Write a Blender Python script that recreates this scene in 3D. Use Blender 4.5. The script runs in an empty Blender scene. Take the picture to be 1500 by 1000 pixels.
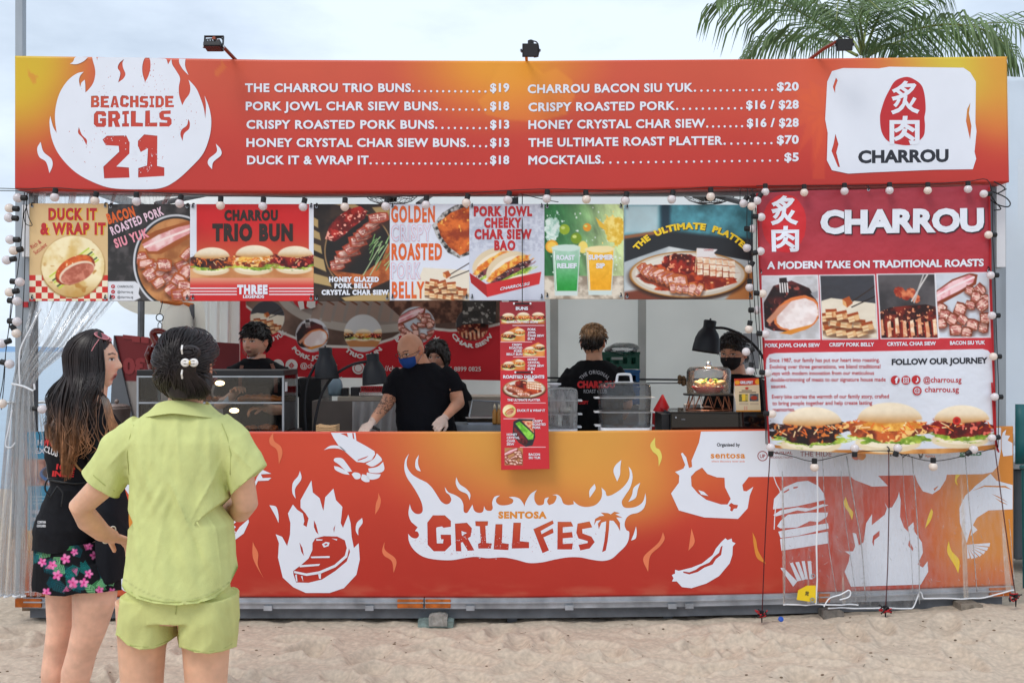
import bpy,bmesh,math,random
import numpy as np
from mathutils import Vector,Matrix,noise as mnoise
random.seed(7)
SC = bpy.context.scene
COL = SC.collection
R = math.radians

# ------------------------------------------------------------------ camera,sky,sun,exposure
F,CY,H,HY = 1464.0,-6.1,1.65,514.0
cam = bpy.data.cameras.new("camera")
camo = bpy.data.objects.new("camera", cam)
COL.objects.link(camo)
camo.location = (0,CY,H)
camo.rotation_euler = (R(90),0,0)
cam.sensor_width = 36
cam.lens = 36 * F / 1500
cam.shift_y = (HY - 500) / 1500
cam.clip_end = 6000
cam.clip_start = 0.05
SC.camera = camo

world = bpy.data.worlds.new("World")
SC.world = world
world.use_nodes = True
wn,wl = world.node_tree.nodes,world.node_tree.links
wn.clear()
w_out = wn.new("ShaderNodeOutputWorld")
w_bg = wn.new("ShaderNodeBackground")
w_sky = wn.new("ShaderNodeTexSky")
w_sky.sky_type = 'NISHITA'
w_sky.sun_disc = False
SUN_EL,SUN_AZ = 52,-38          # azimuth measured from straight behind the camera,towards its left
w_sky.sun_elevation = R(SUN_EL)
w_sky.sun_rotation = R(180 + 38)
w_sky.air_density = 1.0
w_sky.dust_density = 2.5
w_co = wn.new("ShaderNodeTexCoord")
w_map = wn.new("ShaderNodeMapping")
w_map.inputs['Scale'].default_value = (1.0,1.0,2.6)
w_no = wn.new("ShaderNodeTexNoise")
w_no.inputs['Scale'].default_value = 2.3
w_no.inputs['Detail'].default_value = 7
w_no.inputs['Roughness'].default_value = 0.55
w_rp = wn.new("ShaderNodeValToRGB")
w_rp.color_ramp.elements[0].position = 0.33
w_rp.color_ramp.elements[0].color = (0.5,0.5,0.5,1)
w_rp.color_ramp.elements[1].position = 0.58
w_rp.color_ramp.elements[1].color = (0.97,0.97,0.97,1)
w_mx = wn.new("ShaderNodeMixRGB")
w_mx.inputs[2].default_value = (8.5,9.7,11.2,1)
wl.new(w_co.outputs['Generated'],w_map.inputs[0])
wl.new(w_map.outputs[0],w_no.inputs['Vector'])
wl.new(w_no.outputs['Fac'],w_rp.inputs[0])
wl.new(w_rp.outputs[0],w_mx.inputs[0])
wl.new(w_sky.outputs[0],w_mx.inputs[1])
wl.new(w_mx.outputs[0],w_bg.inputs[0])
w_bg.inputs[1].default_value = 0.10
wl.new(w_bg.outputs[0],w_out.inputs[0])

sun = bpy.data.lights.new("sun", 'SUN')
suno = bpy.data.objects.new("sun", sun)
COL.objects.link(suno)
sun.energy = 1.3
sun.angle = R(24)
sun.color = (1.0,0.965,0.91)
_el,_az = R(SUN_EL),R(SUN_AZ)
sdir = Vector((math.sin(_az) * math.cos(_el),-math.cos(_az) * math.cos(_el),math.sin(_el)))
suno.rotation_euler = sdir.to_track_quat('Z', 'Y').to_euler()

SC.view_settings.view_transform = 'Standard'
SC.view_settings.look = 'None'
SC.view_settings.exposure = 0.1
SC.view_settings.gamma = 1
SC.cycles.max_bounces = 10
SC.cycles.transparent_max_bounces = 24
SC.cycles.caustics_reflective = False
SC.cycles.caustics_refractive = False
SC.cycles.sample_clamp_indirect = 6

# ------------------------------------------------------------------ helpers
def P(px,py,Y=0.0):
    """the point at depth Y that stands at photo pixel px, py"""
    d = Y - CY
    return Vector(((px - 750) / F * d,Y,H - (py - HY) / F * d))

def lin(c):
    return tuple(((x / 12.92) if x <= 0.04045 else ((x + 0.055) / 1.055) ** 2.4) for x in c)

def rgb(r,g,b):
    return lin((r / 255,g / 255,b / 255))

MATS = {}
def mat(name,col=(128,128,128),rough=0.6,metal=0.0,vary=0.08,vscale=6.0,bump=0.0,bscale=40.0,emit=None,
        estr=0.0,attr=False,trans=0.0,alpha=1.0,sss=0.0,spec=0.5,coat=0.0,stretch=(1,1,1),translucent=0.0,ior=1.45):
    if name in MATS:
        return MATS[name]
    m = bpy.data.materials.new(name)
    m.use_nodes = True
    n,l = m.node_tree.nodes,m.node_tree.links
    b = n["Principled BSDF"]
    b.inputs['Roughness'].default_value = rough
    b.inputs['Metallic'].default_value = metal
    b.inputs['Specular IOR Level'].default_value = spec
    b.inputs['Transmission Weight'].default_value = trans
    b.inputs['IOR'].default_value = ior
    b.inputs['Alpha'].default_value = alpha
    b.inputs['Coat Weight'].default_value = coat
    if sss:
        b.inputs['Subsurface Weight'].default_value = sss
        b.inputs['Subsurface Radius'].default_value = (0.012,0.004,0.002)
        b.inputs['Subsurface Scale'].default_value = 1.0
    tc = n.new("ShaderNodeTexCoord")
    mp = n.new("ShaderNodeMapping")
    mp.inputs['Scale'].default_value = stretch
    l.new(tc.outputs['Object'],mp.inputs[0])
    no = n.new("ShaderNodeTexNoise")
    no.inputs['Scale'].default_value = vscale
    no.inputs['Detail'].default_value = 5
    l.new(mp.outputs[0],no.inputs['Vector'])
    mr = n.new("ShaderNodeMapRange")
    mr.inputs['From Min'].default_value = 0.3
    mr.inputs['From Max'].default_value = 0.7
    mr.inputs['To Min'].default_value = 1 - vary
    mr.inputs['To Max'].default_value = 1 + vary
    l.new(no.outputs['Fac'],mr.inputs[0])
    mx = n.new("ShaderNodeMixRGB")
    mx.blend_type = 'MULTIPLY'
    mx.inputs[0].default_value = 1
    if attr:
        at = n.new("ShaderNodeAttribute")
        at.attribute_name = "Col"
        l.new(at.outputs['Color'],mx.inputs[1])
    else:
        mx.inputs[1].default_value = (*rgb(*col),1)
    l.new(mr.outputs[0],mx.inputs[2])
    l.new(mx.outputs[0],b.inputs['Base Color'])
    if bump:
        n2 = n.new("ShaderNodeTexNoise")
        n2.inputs['Scale'].default_value = bscale
        n2.inputs['Detail'].default_value = 4
        l.new(mp.outputs[0],n2.inputs['Vector'])
        bp = n.new("ShaderNodeBump")
        bp.inputs['Strength'].default_value = bump
        bp.inputs['Distance'].default_value = 0.01
        l.new(n2.outputs['Fac'],bp.inputs['Height'])
        l.new(bp.outputs[0],b.inputs['Normal'])
    if emit:
        b.inputs['Emission Color'].default_value = (*rgb(*emit),1)
        b.inputs['Emission Strength'].default_value = estr
    if translucent:
        tr = n.new("ShaderNodeBsdfTranslucent")
        l.new(mx.outputs[0],tr.inputs[0])
        ms = n.new("ShaderNodeMixShader")
        ms.inputs[0].default_value = translucent
        l.new(b.outputs[0],ms.inputs[1])
        l.new(tr.outputs[0],ms.inputs[2])
        l.new(ms.outputs[0],n["Material Output"].inputs[0])
    MATS[name] = m
    return m

def parent_to(o,p):
    o.parent = p
    if p.type == 'EMPTY':
        o.matrix_parent_inverse = Matrix.Translation(-p.location)

def link(name,me,m=None,parent=None,smooth=False):
    o = bpy.data.objects.new(name,me)
    COL.objects.link(o)
    if m is not None and not me.materials:
        me.materials.append(m)
    if smooth:
        me.polygons.foreach_set('use_smooth', [True] * len(me.polygons))
    if parent is not None:
        parent_to(o,parent)
    return o

def tag(o,label,cat,group=None):
    o['label'] = label
    o['category'] = cat
    if group:
        o['group'] = group
    return o

def thing(name,label,cat,loc=(0,0,0),group=None):
    o = bpy.data.objects.new(name,None)
    COL.objects.link(o)
    o.location = loc
    o.empty_display_size = 0.05
    return tag(o,label,cat,group)

def structure(o,kind='structure'):
    o['kind'] = kind
    return o

class MB:
    """collects geometry for ONE mesh object"""
    def __init__(s):
        s.v,s.f = [],[]
    def add(s,vs,fs):
        k = len(s.v)
        s.v += [tuple(v) for v in vs]
        s.f += [tuple(i + k for i in f) for f in fs]
        return s
    def box(s,a,b,rz=0.0,c=None):
        x0,y0,z0 = a; x1,y1,z1 = b
        vs = [Vector((x,y,z)) for z in (z0,z1) for y in (y0,y1) for x in (x0,x1)]
        if rz:
            cc = Vector(c) if c else Vector(((x0 + x1) / 2,(y0 + y1) / 2,0))
            M = Matrix.Rotation(rz,3, 'Z')
            vs = [M @ (v - cc) + cc for v in vs]
        return s.add(vs,[(0,2,3,1),(4,5,7,6),(0,1,5,4),(2,6,7,3),(0,4,6,2),(1,3,7,5)])
    def pbox(s,x0,y0,x1,y1,Y,dep,rz=0):
        """box whose front face fills the photo-pixel rectangle at depth Y"""
        a,b = P(x0,y1,Y),P(x1,y0,Y)
        return s.box((a.x,Y,a.z),(b.x,Y + dep,b.z),rz)
    def rings(s,rs,cap=True,closed=True):
        n = len(rs[0]); k = len(s.v)
        for r in rs:
            s.v += [tuple(p) for p in r]
        for i in range(len(rs) - 1):
            for j in range(n if closed else n - 1):
                a,b = k + i * n + j,k + i * n + (j + 1) % n
                s.f.append((a,b,b + n,a + n))
        if cap and closed:
            s.f.append(tuple(k + j for j in reversed(range(n))))
            s.f.append(tuple(k + (len(rs) - 1) * n + j for j in range(n)))
        return s
    def tube(s,pts,rad,n=8,squash=1.0,up=None):
        pts = [Vector(p) for p in pts]
        if not hasattr(rad, '__len__'):
            rad = [rad] * len(pts)
        rs,u = [],None
        for i,p in enumerate(pts):
            t = (pts[min(i + 1,len(pts) - 1)] - pts[max(i - 1,0)])
            t = t.normalized() if t.length > 1e-9 else Vector((0,0,1))
            if u is None:
                ref = Vector(up) if up is not None else (Vector((0,0,1)) if abs(t.z) < .9 else Vector((1,0,0)))
                u = (ref - t * ref.dot(t)).normalized()
            else:
                u = u - t * u.dot(t)
                u = u.normalized() if u.length > 1e-6 else t.orthogonal().normalized()
            w = t.cross(u)
            r = rad[i]
            rs.append([p + u * (math.cos(a) * r) + w * (math.sin(a) * r * squash) for a in [2 * math.pi * j / n for j in range(n)]])
        return s.rings(rs)
    def lathe(s,prof,c=(0,0,0),n=24,cap=True,M=None):
        rs = []
        for r,z in prof:
            ring = []
            for j in range(n):
                a = 2 * math.pi * j / n
                q = Vector((r * math.cos(a),r * math.sin(a),z))
                if M is not None:
                    q = M @ q
                ring.append(q + Vector(c))
            rs.append(ring)
        return s.rings(rs,cap)
    def ball(s,c,r,n=12,m=8,sc=(1,1,1),M=None):
        prof = []
        for i in range(m + 1):
            a = -math.pi / 2 + math.pi * i / m
            prof.append((max(math.cos(a),1e-3),math.sin(a)))
        rs = []
        for pr,pz in prof:
            ring = []
            for j in range(n):
                a = 2 * math.pi * j / n
                q = Vector((pr * math.cos(a) * r * sc[0],pr * math.sin(a) * r * sc[1],pz * r * sc[2]))
                if M is not None:
                    q = M @ q
                ring.append(q + Vector(c))
            rs.append(ring)
        return s.rings(rs)
    def mesh(s,name='mesh'):
        me = bpy.data.meshes.new(name)
        me.from_pydata(s.v,[],s.f)
        me.update()
        return me
    def build(s,name,m,parent=None,smooth=False,bevel=0.0):
        o = link(name,s.mesh(name),m,parent,smooth)
        if bevel:
            b = o.modifiers.new('bevel', 'BEVEL')
            b.width = bevel; b.segments = 2; b.limit_method = 'ANGLE'
        return o

def copy_tree(o,parent=None):
    c = o.copy()
    COL.objects.link(c)
    c.parent = parent
    for ch in list(o.children):
        copy_tree(ch,c)
    return c

def catmull(pts,k=5,closed=True,sharp=math.radians(62)):
    """rounds a traced outline but keeps its sharp tips"""
    n = len(pts); out = []
    pts = [Vector(p) for p in pts]
    tg = []
    for i in range(n):
        a,b,c = pts[i - 1],pts[i],pts[(i + 1) % n]
        if not closed and i in (0,n - 1):
            tg.append(None); continue
        u,v = (b - a),(c - b)
        if u.length < 1e-6 or v.length < 1e-6 or u.angle(v) > math.pi - math.radians(95) * 1.0 and u.angle(v) > sharp:
            tg.append(None)
        else:
            tg.append((c - a) * 0.5)
    for i in range(n if closed else n - 1):
        a,b = pts[i],pts[(i + 1) % n]
        L = (b - a)
        ta = tg[i] if tg[i] is not None else L * 0.9
        tb = tg[(i + 1) % n] if tg[(i + 1) % n] is not None else L * 0.9
        if ta.length > L.length * 1.2: ta = ta * (L.length * 1.2 / ta.length)
        if tb.length > L.length * 1.2: tb = tb * (L.length * 1.2 / tb.length)
        for j in range(k):
            t = j / k
            h1 = 2 * t ** 3 - 3 * t * t + 1; h2 = t ** 3 - 2 * t * t + t
            h3 = -2 * t ** 3 + 3 * t * t; h4 = t ** 3 - t * t
            out.append(a * h1 + ta * h2 + b * h3 + tb * h4)
    if not closed:
        out.append(pts[-1])
    return out

def TR(ox,oy,s):
    return lambda pts: [(ox + x / s,oy + y / s) for x,y in pts]

def motif(name,splines,Y,m,parent,smooth=True):
    """flat printed shape from pixel outlines (later ones inside earlier ones are holes)"""
    cu = bpy.data.curves.new(name, 'CURVE')
    cu.dimensions = '2D'; cu.fill_mode = 'FRONT' if hasattr(cu, 'fill_mode') else 'BOTH'
    for sp in splines:
        pts = catmull([(x,y,0) for x,y in sp]) if (smooth and len(sp) > 4) else [Vector((x,y,0)) for x,y in sp]
        s = cu.splines.new('POLY')
        s.points.add(len(pts) - 1)
        for i,p in enumerate(pts):
            s.points[i].co = (p.x / 100,-p.y / 100,0,1)
        s.use_cyclic_u = True
    cu.fill_mode = 'BOTH'
    t = bpy.data.objects.new('tmp', cu)
    me = bpy.data.meshes.new_from_object(t)
    bpy.data.objects.remove(t)
    me.name = name
    for v in me.vertices:
        v.co = P(v.co.x * 100,-v.co.y * 100,Y)
    return link(name,me,m,parent)

_TC = {}
def tmesh(s,w,spc=1.0):
    key = (s,w,spc)
    if key in _TC:
        return _TC[key]
    c = bpy.data.curves.new('t', 'FONT')
    c.body = s
    c.resolution_u = 3
    c.space_character = spc
    c.bevel_depth = w
    c.bevel_resolution = 0
    o = bpy.data.objects.new('t', c)
    me = bpy.data.meshes.new_from_object(o)
    bpy.data.objects.remove(o)
    bpy.data.curves.remove(c)
    V = np.array([v.co[:] for v in me.vertices]) if len(me.vertices) else np.zeros((1,3))
    Fs = [tuple(p.vertices) for p in me.polygons]
    bpy.data.meshes.remove(me)
    x0,x1 = V[:, 0].min(),V[:, 0].max()
    _TC[key] = (V,Fs,x0,x1)
    return _TC[key]
_V = tmesh('H', 0.0)[0]
CAPH = float(_V[:, 1].max() - _V[:, 1].min())

def text(s,x0,x1,yb,cap,Y,m,parent,w=0.03,slope=0.0,fn=None,name='lettering', off=0.0006,spc=1.0,rot=0.0,shear=0.0,fit=False,wr=None):
    """printed lettering: capitals cap px high whose baseline runs from (x0, yb) to (x1, yb + slope)"""
    V,Fs,a,b = tmesh(s,w,spc)
    u = (V[:, 0] - a) / max(b - a,1e-6)
    v = (V[:, 1] - V[:, 1].min()) / (V[:, 1].max() - V[:, 1].min()) if fit else (V[:, 1] + w) / (CAPH + 2 * w)
    z = V[:, 2] / max(w,1e-6) if w > 0 else V[:, 2] * 0
    if fn is None:
        px = x0 + u * (x1 - x0) + v * cap * shear
        py = yb + u * slope - v * cap
        if rot:
            cx,cy = x0,yb
            c_,s_ = math.cos(rot),math.sin(rot)
            qx,qy = px - cx,py - cy
            px,py = cx + qx * c_ + qy * s_,cy - qx * s_ + qy * c_
    else:
        px,py = fn(u,v)
    Yd = Y - off - z * 0.00004
    if wr is not None: Yd = Yd + wr(px,py)
    d = Yd - CY
    co = np.stack([(px - 750) / F * (Y - CY),Yd,H - (py - HY) / F * (Y - CY)],1)
    keep = [f for f in Fs if not all(z[i] < -0.01 for i in f)]
    me = bpy.data.meshes.new(name)
    me.from_pydata(co.tolist(),[],keep)
    return link(name,me,m,parent)

def arc(cx,cy,r,a0,a1,cap,inside=False):
    """lettering bent round a circle: angles in degrees clockwise from 12 o'clock; inside=True reads along the bottom"""
    def fn(u,v):
        a = np.radians(a0 + (a1 - a0) * u)
        rr = r + v * cap if not inside else r - v * cap
        return cx + np.sin(a) * rr,cy - np.cos(a) * rr
    return fn

# ---- two dimensional painter for the printed pictures
def _hash(ix,iy,seed):
    h = (ix * 374761393 + iy * 668265263 + seed * 1442695041) & 0x7fffffff
    h = ((h ^ (h >> 13)) * 1274126177) & 0x7fffffff
    return ((h ^ (h >> 16)) & 0xffff) / 65535.0

def vnoise(x,y,seed=0):
    ix,iy = np.floor(x).astype(np.int64),np.floor(y).astype(np.int64)
    fx,fy = x - ix,y - iy
    fx,fy = fx * fx * (3 - 2 * fx),fy * fy * (3 - 2 * fy)
    a,b = _hash(ix,iy,seed),_hash(ix + 1,iy,seed)
    c,d = _hash(ix,iy + 1,seed),_hash(ix + 1,iy + 1,seed)
    return (a * (1 - fx) + b * fx) * (1 - fy) + (c * (1 - fx) + d * fx) * fy

def fbm(x,y,f=1.0,seed=0,o=4):
    s,a,t = 0,0.5,0
    for i in range(o):
        s = s + a * vnoise(x * f,y * f,seed + i * 17)
        t += a
        a *= 0.55; f *= 2.03
    return s / t

def sm(x,a,b):
    t = np.clip((x - a) / (b - a),0,1)
    return t * t * (3 - 2 * t)

class Cv:
    def __init__(s,X,Y,bg):
        s.X,s.Y = X,Y
        s.a = np.empty(X.shape + (3,)); s.a[:] = np.array(bg) / 255.0
        s.clip = None
    def put(s,m,col):
        if s.clip is not None:
            m = m * s.clip
        col = np.asarray(col,float)
        if col.ndim == 1:
            col = col / 255.0
        s.a = s.a * (1 - m[...,None]) + col * m[...,None]
    def ell(s,cx,cy,rx,ry,col,rot=0,wob=0.0,seed=0,soft=None):
        m,d = s.emask(cx,cy,rx,ry,rot,wob,seed,soft)
        s.put(m,col)
        return m
    def emask(s,cx,cy,rx,ry,rot=0,wob=0.0,seed=0,soft=None):
        c_,s_ = math.cos(rot),math.sin(rot)
        u,v = (s.X - cx),(s.Y - cy)
        u,v = (u * c_ + v * s_) / rx,(-u * s_ + v * c_) / ry
        d = np.sqrt(u * u + v * v) + 1e-9
        if wob:
            d = d * (1 + wob * (fbm(u * 2 + 9,v * 2 + 5,1.6,seed) - .5) * 2)
        soft = soft or 0.7 / min(rx,ry)
        return 1 - sm(d,1 - soft,1 + soft),d
    def pol(s,pts,col=None,soft=0.6):
        X,Y = s.X,s.Y
        ins = np.zeros(X.shape,bool)
        dist = np.full(X.shape,1e9)
        n = len(pts)
        for i in range(n):
            (x0,y0),(x1,y1) = pts[i],pts[(i + 1) % n]
            c = ((y0 > Y) != (y1 > Y)) & (X < (x1 - x0) * (Y - y0) / ((y1 - y0) if abs(y1 - y0) > 1e-9 else 1e-9) + x0)
            ins ^= c
            ex,ey = x1 - x0,y1 - y0
            t = np.clip(((X - x0) * ex + (Y - y0) * ey) / (ex * ex + ey * ey + 1e-9),0,1)
            dist = np.minimum(dist,np.hypot(X - x0 - t * ex,Y - y0 - t * ey))
        sd = np.where(ins,dist,-dist)
        m = sm(sd,-soft,soft)
        if col is not None:
            s.put(m,col)
        return m,sd
    def line(s,pts,wd,col):
        X,Y = s.X,s.Y
        dist = np.full(X.shape,1e9)
        for (x0,y0),(x1,y1) in zip(pts,pts[1:]):
            ex,ey = x1 - x0,y1 - y0
            t = np.clip(((X - x0) * ex + (Y - y0) * ey) / (ex * ex + ey * ey + 1e-9),0,1)
            dist = np.minimum(dist,np.hypot(X - x0 - t * ex,Y - y0 - t * ey))
        s.put(1 - sm(dist,wd / 2 - .4,wd / 2 + .5),col)
    def tex(s,c1,c2,f,seed,hi=None,thr=.68):
        n = fbm(s.X / 10 + 31,s.Y / 10 + 7,f,seed)
        t = sm(n,.3,.7)[...,None]
        c = (np.array(c1) * (1 - t) + np.array(c2) * t) / 255.0
        if hi is not None:
            h = sm(fbm(s.X / 10 + 3,s.Y / 10 + 70,f * 2.2,seed + 5,2),thr,thr + .1)[...,None]
            c = c * (1 - h) + np.array(hi) / 255.0 * h
        return c

def panel(name,top,bot,Y,depth,paint,parent,m,res=1.0,wr=None,nx=None,ny=None,sides=True):
    """printed sheet between two edge lines given in pixels, with real thickness; paint(cv) fills the print"""
    top,bot = np.array(top,float),np.array(bot,float)
    wpx = max(top[:, 0].max() - top[:, 0].min(),1)
    hpx = max(np.abs(bot[:, 1] - top[:len(bot),1].mean()).max(),1)
    nx = nx or max(2,int(wpx * res)); ny = ny or max(2,int(hpx * res))
    u = np.linspace(0,1,nx + 1); v = np.linspace(0,1,ny + 1)
    def edge(e):
        d = np.r_[0,np.cumsum(np.abs(np.diff(e[:, 0])))]
        d /= d[-1]
        return np.interp(u,d,e[:, 0]),np.interp(u,d,e[:, 1])
    tx,ty = edge(top); bx,by = edge(bot)
    X = tx[None] * (1 - v[:, None]) + bx[None] * v[:, None]
    Yp = ty[None] * (1 - v[:, None]) + by[None] * v[:, None]
    cv = Cv(X,Yp,(255,255,255))
    paint(cv)
    dY = wr(u[None] + 0 * X,v[:, None] + 0 * X) if wr else 0 * X
    D = Y - CY
    co = np.stack([(X - 750) / F * D,Y + dY,H - (Yp - HY) / F * D],-1).reshape(-1,3)
    idx = np.arange((nx + 1) * (ny + 1)).reshape(ny + 1,nx + 1)
    q = np.stack([idx[:-1, :-1],idx[1:, :-1],idx[1:, 1:],idx[:-1,1:]],-1).reshape(-1,4)
    a = np.clip(cv.a,0,1).reshape(-1,3)
    a = np.where(a <= .04045,a / 12.92,((a + .055) / 1.055) ** 2.4)
    if depth and sides:
        rim = np.r_[idx[0, :],idx[1:, -1],idx[-1,-2::-1],idx[-2:0:-1,0]]
        k = len(co)
        back = co[rim].copy(); back[:, 1] += depth
        co = np.vstack([co,back]); a = np.vstack([a,a[rim]])
        r2 = k + np.arange(len(rim))
        q = np.vstack([q,np.stack([rim,np.roll(rim,-1),np.roll(r2,-1),r2],-1)])
    fs = q.tolist()
    if depth and sides:
        fs.append(list(r2))
    me = bpy.data.meshes.new(name)
    me.from_pydata(co.tolist(),[],fs)
    at = me.color_attributes.new('Col', 'FLOAT_COLOR', 'POINT')
    at.data.foreach_set('color', np.c_[a,np.ones(len(a))].ravel())
    o = link(name,me,m,parent)
    if wr:
        me.polygons.foreach_set('use_smooth', [True] * len(me.polygons))
    return o

PRINT = mat('printed vinyl', rough=.42,attr=True,vary=.03,vscale=3,bump=.04,bscale=9)
PRINT_DARK = mat('printed banner cloth', rough=.55,attr=True,vary=.05,vscale=4,bump=.12,bscale=7)
WHITEP = mat('white print', (226,230,240),.45,vary=.02)
BLACKP = mat('black print', (38,40,50),.45,vary=.02)
DARKP = mat('charcoal print', (48,36,32),.45,vary=.02)
REDP = mat('red print', (190,40,45),.45,vary=.03)
ORANGEP = mat('orange print', (224,100,40),.45,vary=.03)
YELLOWP = mat('yellow print', (243,205,40),.45,vary=.03)
PINKP = mat('pink print', (238,150,165),.45,vary=.03)
PALEPINKP = mat('pale pink print', (240,205,222),.45,vary=.03)
SALMONP = mat('salmon print', (228,122,82),.5,vary=.06)
AMBERP = mat('amber print', (222,140,52),.5,vary=.06)
LIMEP = mat('pale yellow print', (226,208,100),.5,vary=.06)
BLACKM = mat('black plastic', (22,23,26),.45,vary=.15)
DARKM = mat('dark painted metal', (24,26,31),.5,vary=.15,spec=.3)
ALU = mat('weathered aluminium', (160,166,172),.42,metal=.65,vary=.16,vscale=9,bump=.1,bscale=60,stretch=(1,1,.15))
STEEL = mat('galvanised steel', (164,168,174),.5,metal=.45,vary=.34,vscale=7,bump=.12,bscale=30)
STEEL_DK = mat('dull grey steel', (98,102,108),.6,metal=.3,vary=.25,vscale=8,bump=.1,bscale=30)
RUST = mat('orange rust primer', (178,92,28),.75,vary=.35,vscale=18,bump=.2,bscale=60)
WHITEM = mat('white plastic', (228,230,234),.35,vary=.04)

# ================================================================== SETTING
def sand_height(X,Y):
    z = (fbm(X + 50,Y + 50,1.1,3) - .5) * .05 + (fbm(X + 50,Y + 50,4.2,5) - .5) * .04 + (fbm(X * 1.0 + 9,Y + 9,15,8,3) - .5) * .013 + (fbm(X + 3,Y + 3,38,18,2) - .5) * .005
    rs = np.random.RandomState(4)
    for i in range(230):
        cx,cy = rs.uniform(-4.2,4.2),rs.uniform(-2.6,-.12)
        a = rs.uniform(0,math.pi); L,W = rs.uniform(.1,.15),rs.uniform(.05,.075)
        m = (np.abs(X - cx) < .4) & (np.abs(Y - cy) < .4)
        if not m.any(): continue
        dx,dy = X[m] - cx,Y[m] - cy
        u,v = (dx * math.cos(a) + dy * math.sin(a)) / L,(-dx * math.sin(a) + dy * math.cos(a)) / W
        d = u * u + v * v
        z[m] += -.034 * np.exp(-d ** 2 * .9) + .015 * np.exp(-(np.sqrt(d) - 1.45) ** 2 * 9)
    return z

def sheet(name,xs,ys,hf,m):
    X,Y = np.meshgrid(xs,ys)
    Z = hf(X,Y)
    nx,ny = len(xs),len(ys)
    idx = np.arange(nx * ny).reshape(ny,nx)
    q = np.stack([idx[:-1, :-1],idx[:-1,1:],idx[1:, 1:],idx[1:, :-1]],-1).reshape(-1,4)
    me = bpy.data.meshes.new(name)
    me.from_pydata(np.stack([X,Y,Z],-1).reshape(-1,3).tolist(),[],q.tolist())
    return structure(link(name,me,m,None,True))

SAND = mat('beach sand', (203,186,167),.95,vary=.15,vscale=40,bump=.7,bscale=240,spec=.1)
_xs = np.r_[np.linspace(-70,-4.5,40),np.linspace(-4.4,4.4,760),np.linspace(4.5,70,40)]
_ys = np.r_[np.linspace(-60,-3,24),np.linspace(-2.9,.3,300),np.linspace(.4,6,18),np.linspace(6.5,12,10)]
def _sand(X,Y):
    z = sand_height(X,Y) * np.where(Y > .6,.2,1)
    z -= .02 + np.clip((X - 1.2) / 3,0,1) * -.03
    z += .10 * sm(X,.8,3.2) * sm(Y,-1.3,-.1) * (1 - sm(Y,.05,.2))
    z -= sm(Y,6.0,9.5) * 1.2
    return z
sheet('sand', _xs,_ys,_sand,SAND)

SEA = mat('sea water', (96,128,150),.22,vary=.12,vscale=.6,bump=.9,bscale=2.2,stretch=(.35,1,1),spec=.6)
sheet('sea', np.linspace(-1800,1800,8),np.r_[7.5,12,40,150,600,3500],lambda X,Y: X * 0 - .42,SEA)

def hills():
    rs = []
    n = 90
    for i in range(n + 1):
        x = -1500 + i * 1700 / n
        h = 4 + 17 * fbm(np.array(i * .11),np.array(2.0),1,9) + 5 * fbm(np.array(i * .5),np.array(2.0),1,4)
        h = float(h) * min(1,.2 + abs(i - 45) / 26)
        rs.append([(x,2500,-.5),(x,2520,h * .8),(x,2600,h),(x,2700,-.5)])
    return MB().rings(rs,cap=False,closed=False).build('hills', mat('far blue hills', (128,158,190),1,spec=0),None)
structure(hills())

# ================================================================== STALL FRAME
frame = thing('stall_structure', 'grey metal frame and raised platform carrying the whole food stall', 'frame', (0,1.4,0))
def rail_part(name,tops,y_off0,y_off1,Y,dep,m):
    """a long bar whose top edge follows the traced pixel line"""
    rs = []
    for px,py in tops:
        a,b = P(px,py + y_off0,Y),P(px,py + y_off1,Y)
        rs.append([(a.x,Y,a.z),(a.x,Y,b.z),(a.x,Y + dep,b.z),(a.x,Y + dep,a.z)])
    return MB().rings(rs).build(name,m,frame)
RL = [(30,876),(190,877),(500,877),(765,877),(1000,874),(1130,871),(1300,866),(1485,859)]
def cut(L,a,b):
    xs = [a] + [p[0] for p in L if a < p[0] < b] + [b]
    return [(x,float(np.interp(x,[p[0] for p in L],[p[1] for p in L]))) for x in xs]
for a,b in ((34,620.5),(622,1200),(1201.5,1484)):
    rail_part('rail', cut(RL,a,b),-1,14,.01,.05,STEEL)
    rail_part('rail_lip', cut(RL,a,b),4.5,6.5,-.006,.02,STEEL)
rail_part('lower_beam', cut(RL,44,1468),14,28,.04,.06,STEEL_DK)
rail_part('beam_flange', cut(RL,44,1468),13,15.5,.015,.08,STEEL_DK)
for a,b in ((582,619.5),(623,660),(1450,1481),(22,60),(1200,1216)):
    rail_part('rust_plate', cut(RL,a,b),1,13,-.004,.03,RUST)
for x in (214,392,541,689,834,985,1010):
    o = rail_part('clip', cut(RL,x - 6,x + 6),10,17,-.012,.03,STEEL)
MB().box((-3.02,.06,.05),(3.02,2.95,.15)).build('deck', mat('plywood deck', (120,100,80),.8,vary=.2,stretch=(1,6,1)),frame)
for i in range(7):
    x = -2.9 + i * .967
    MB().box((x - .03,.1,-.25),(x + .03,2.9,.05)).build('joist', STEEL_DK,frame)
def post(px0,px1,y0,y1,Y,dep,m=ALU,name='post'):
    return MB().pbox(px0,y0,px1,y1,Y,dep).build(name,m,frame,bevel=.003)
post(22,33,-260,878,.12,.05,ALU)
post(31,43,280,878,.10,.06,ALU)
post(43.5,51,280,880,.16,.05,STEEL_DK)
post(1446,1458,262,862,.10,.05,STEEL_DK)
post(1459,1474,262,862,.16,.06,ALU)
MB().pbox(32,300,43,376,.075,.02).build('trunking', WHITEM,frame)
MB().pbox(1460,266,1473,391,.12,.03).build('trunking', WHITEM,frame)
MB().pbox(33,442,41,450,.09,.006).build('red_tape', REDP,frame)
for x in (-3.0,3.0):
    MB().box((x - .03,2.72,.15),(x + .03,2.78,2.8)).build('post', ALU,frame)
    MB().box((x - .025,.2,2.78),(x + .025,2.78,2.84)).build('side_beam', ALU,frame)
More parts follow.
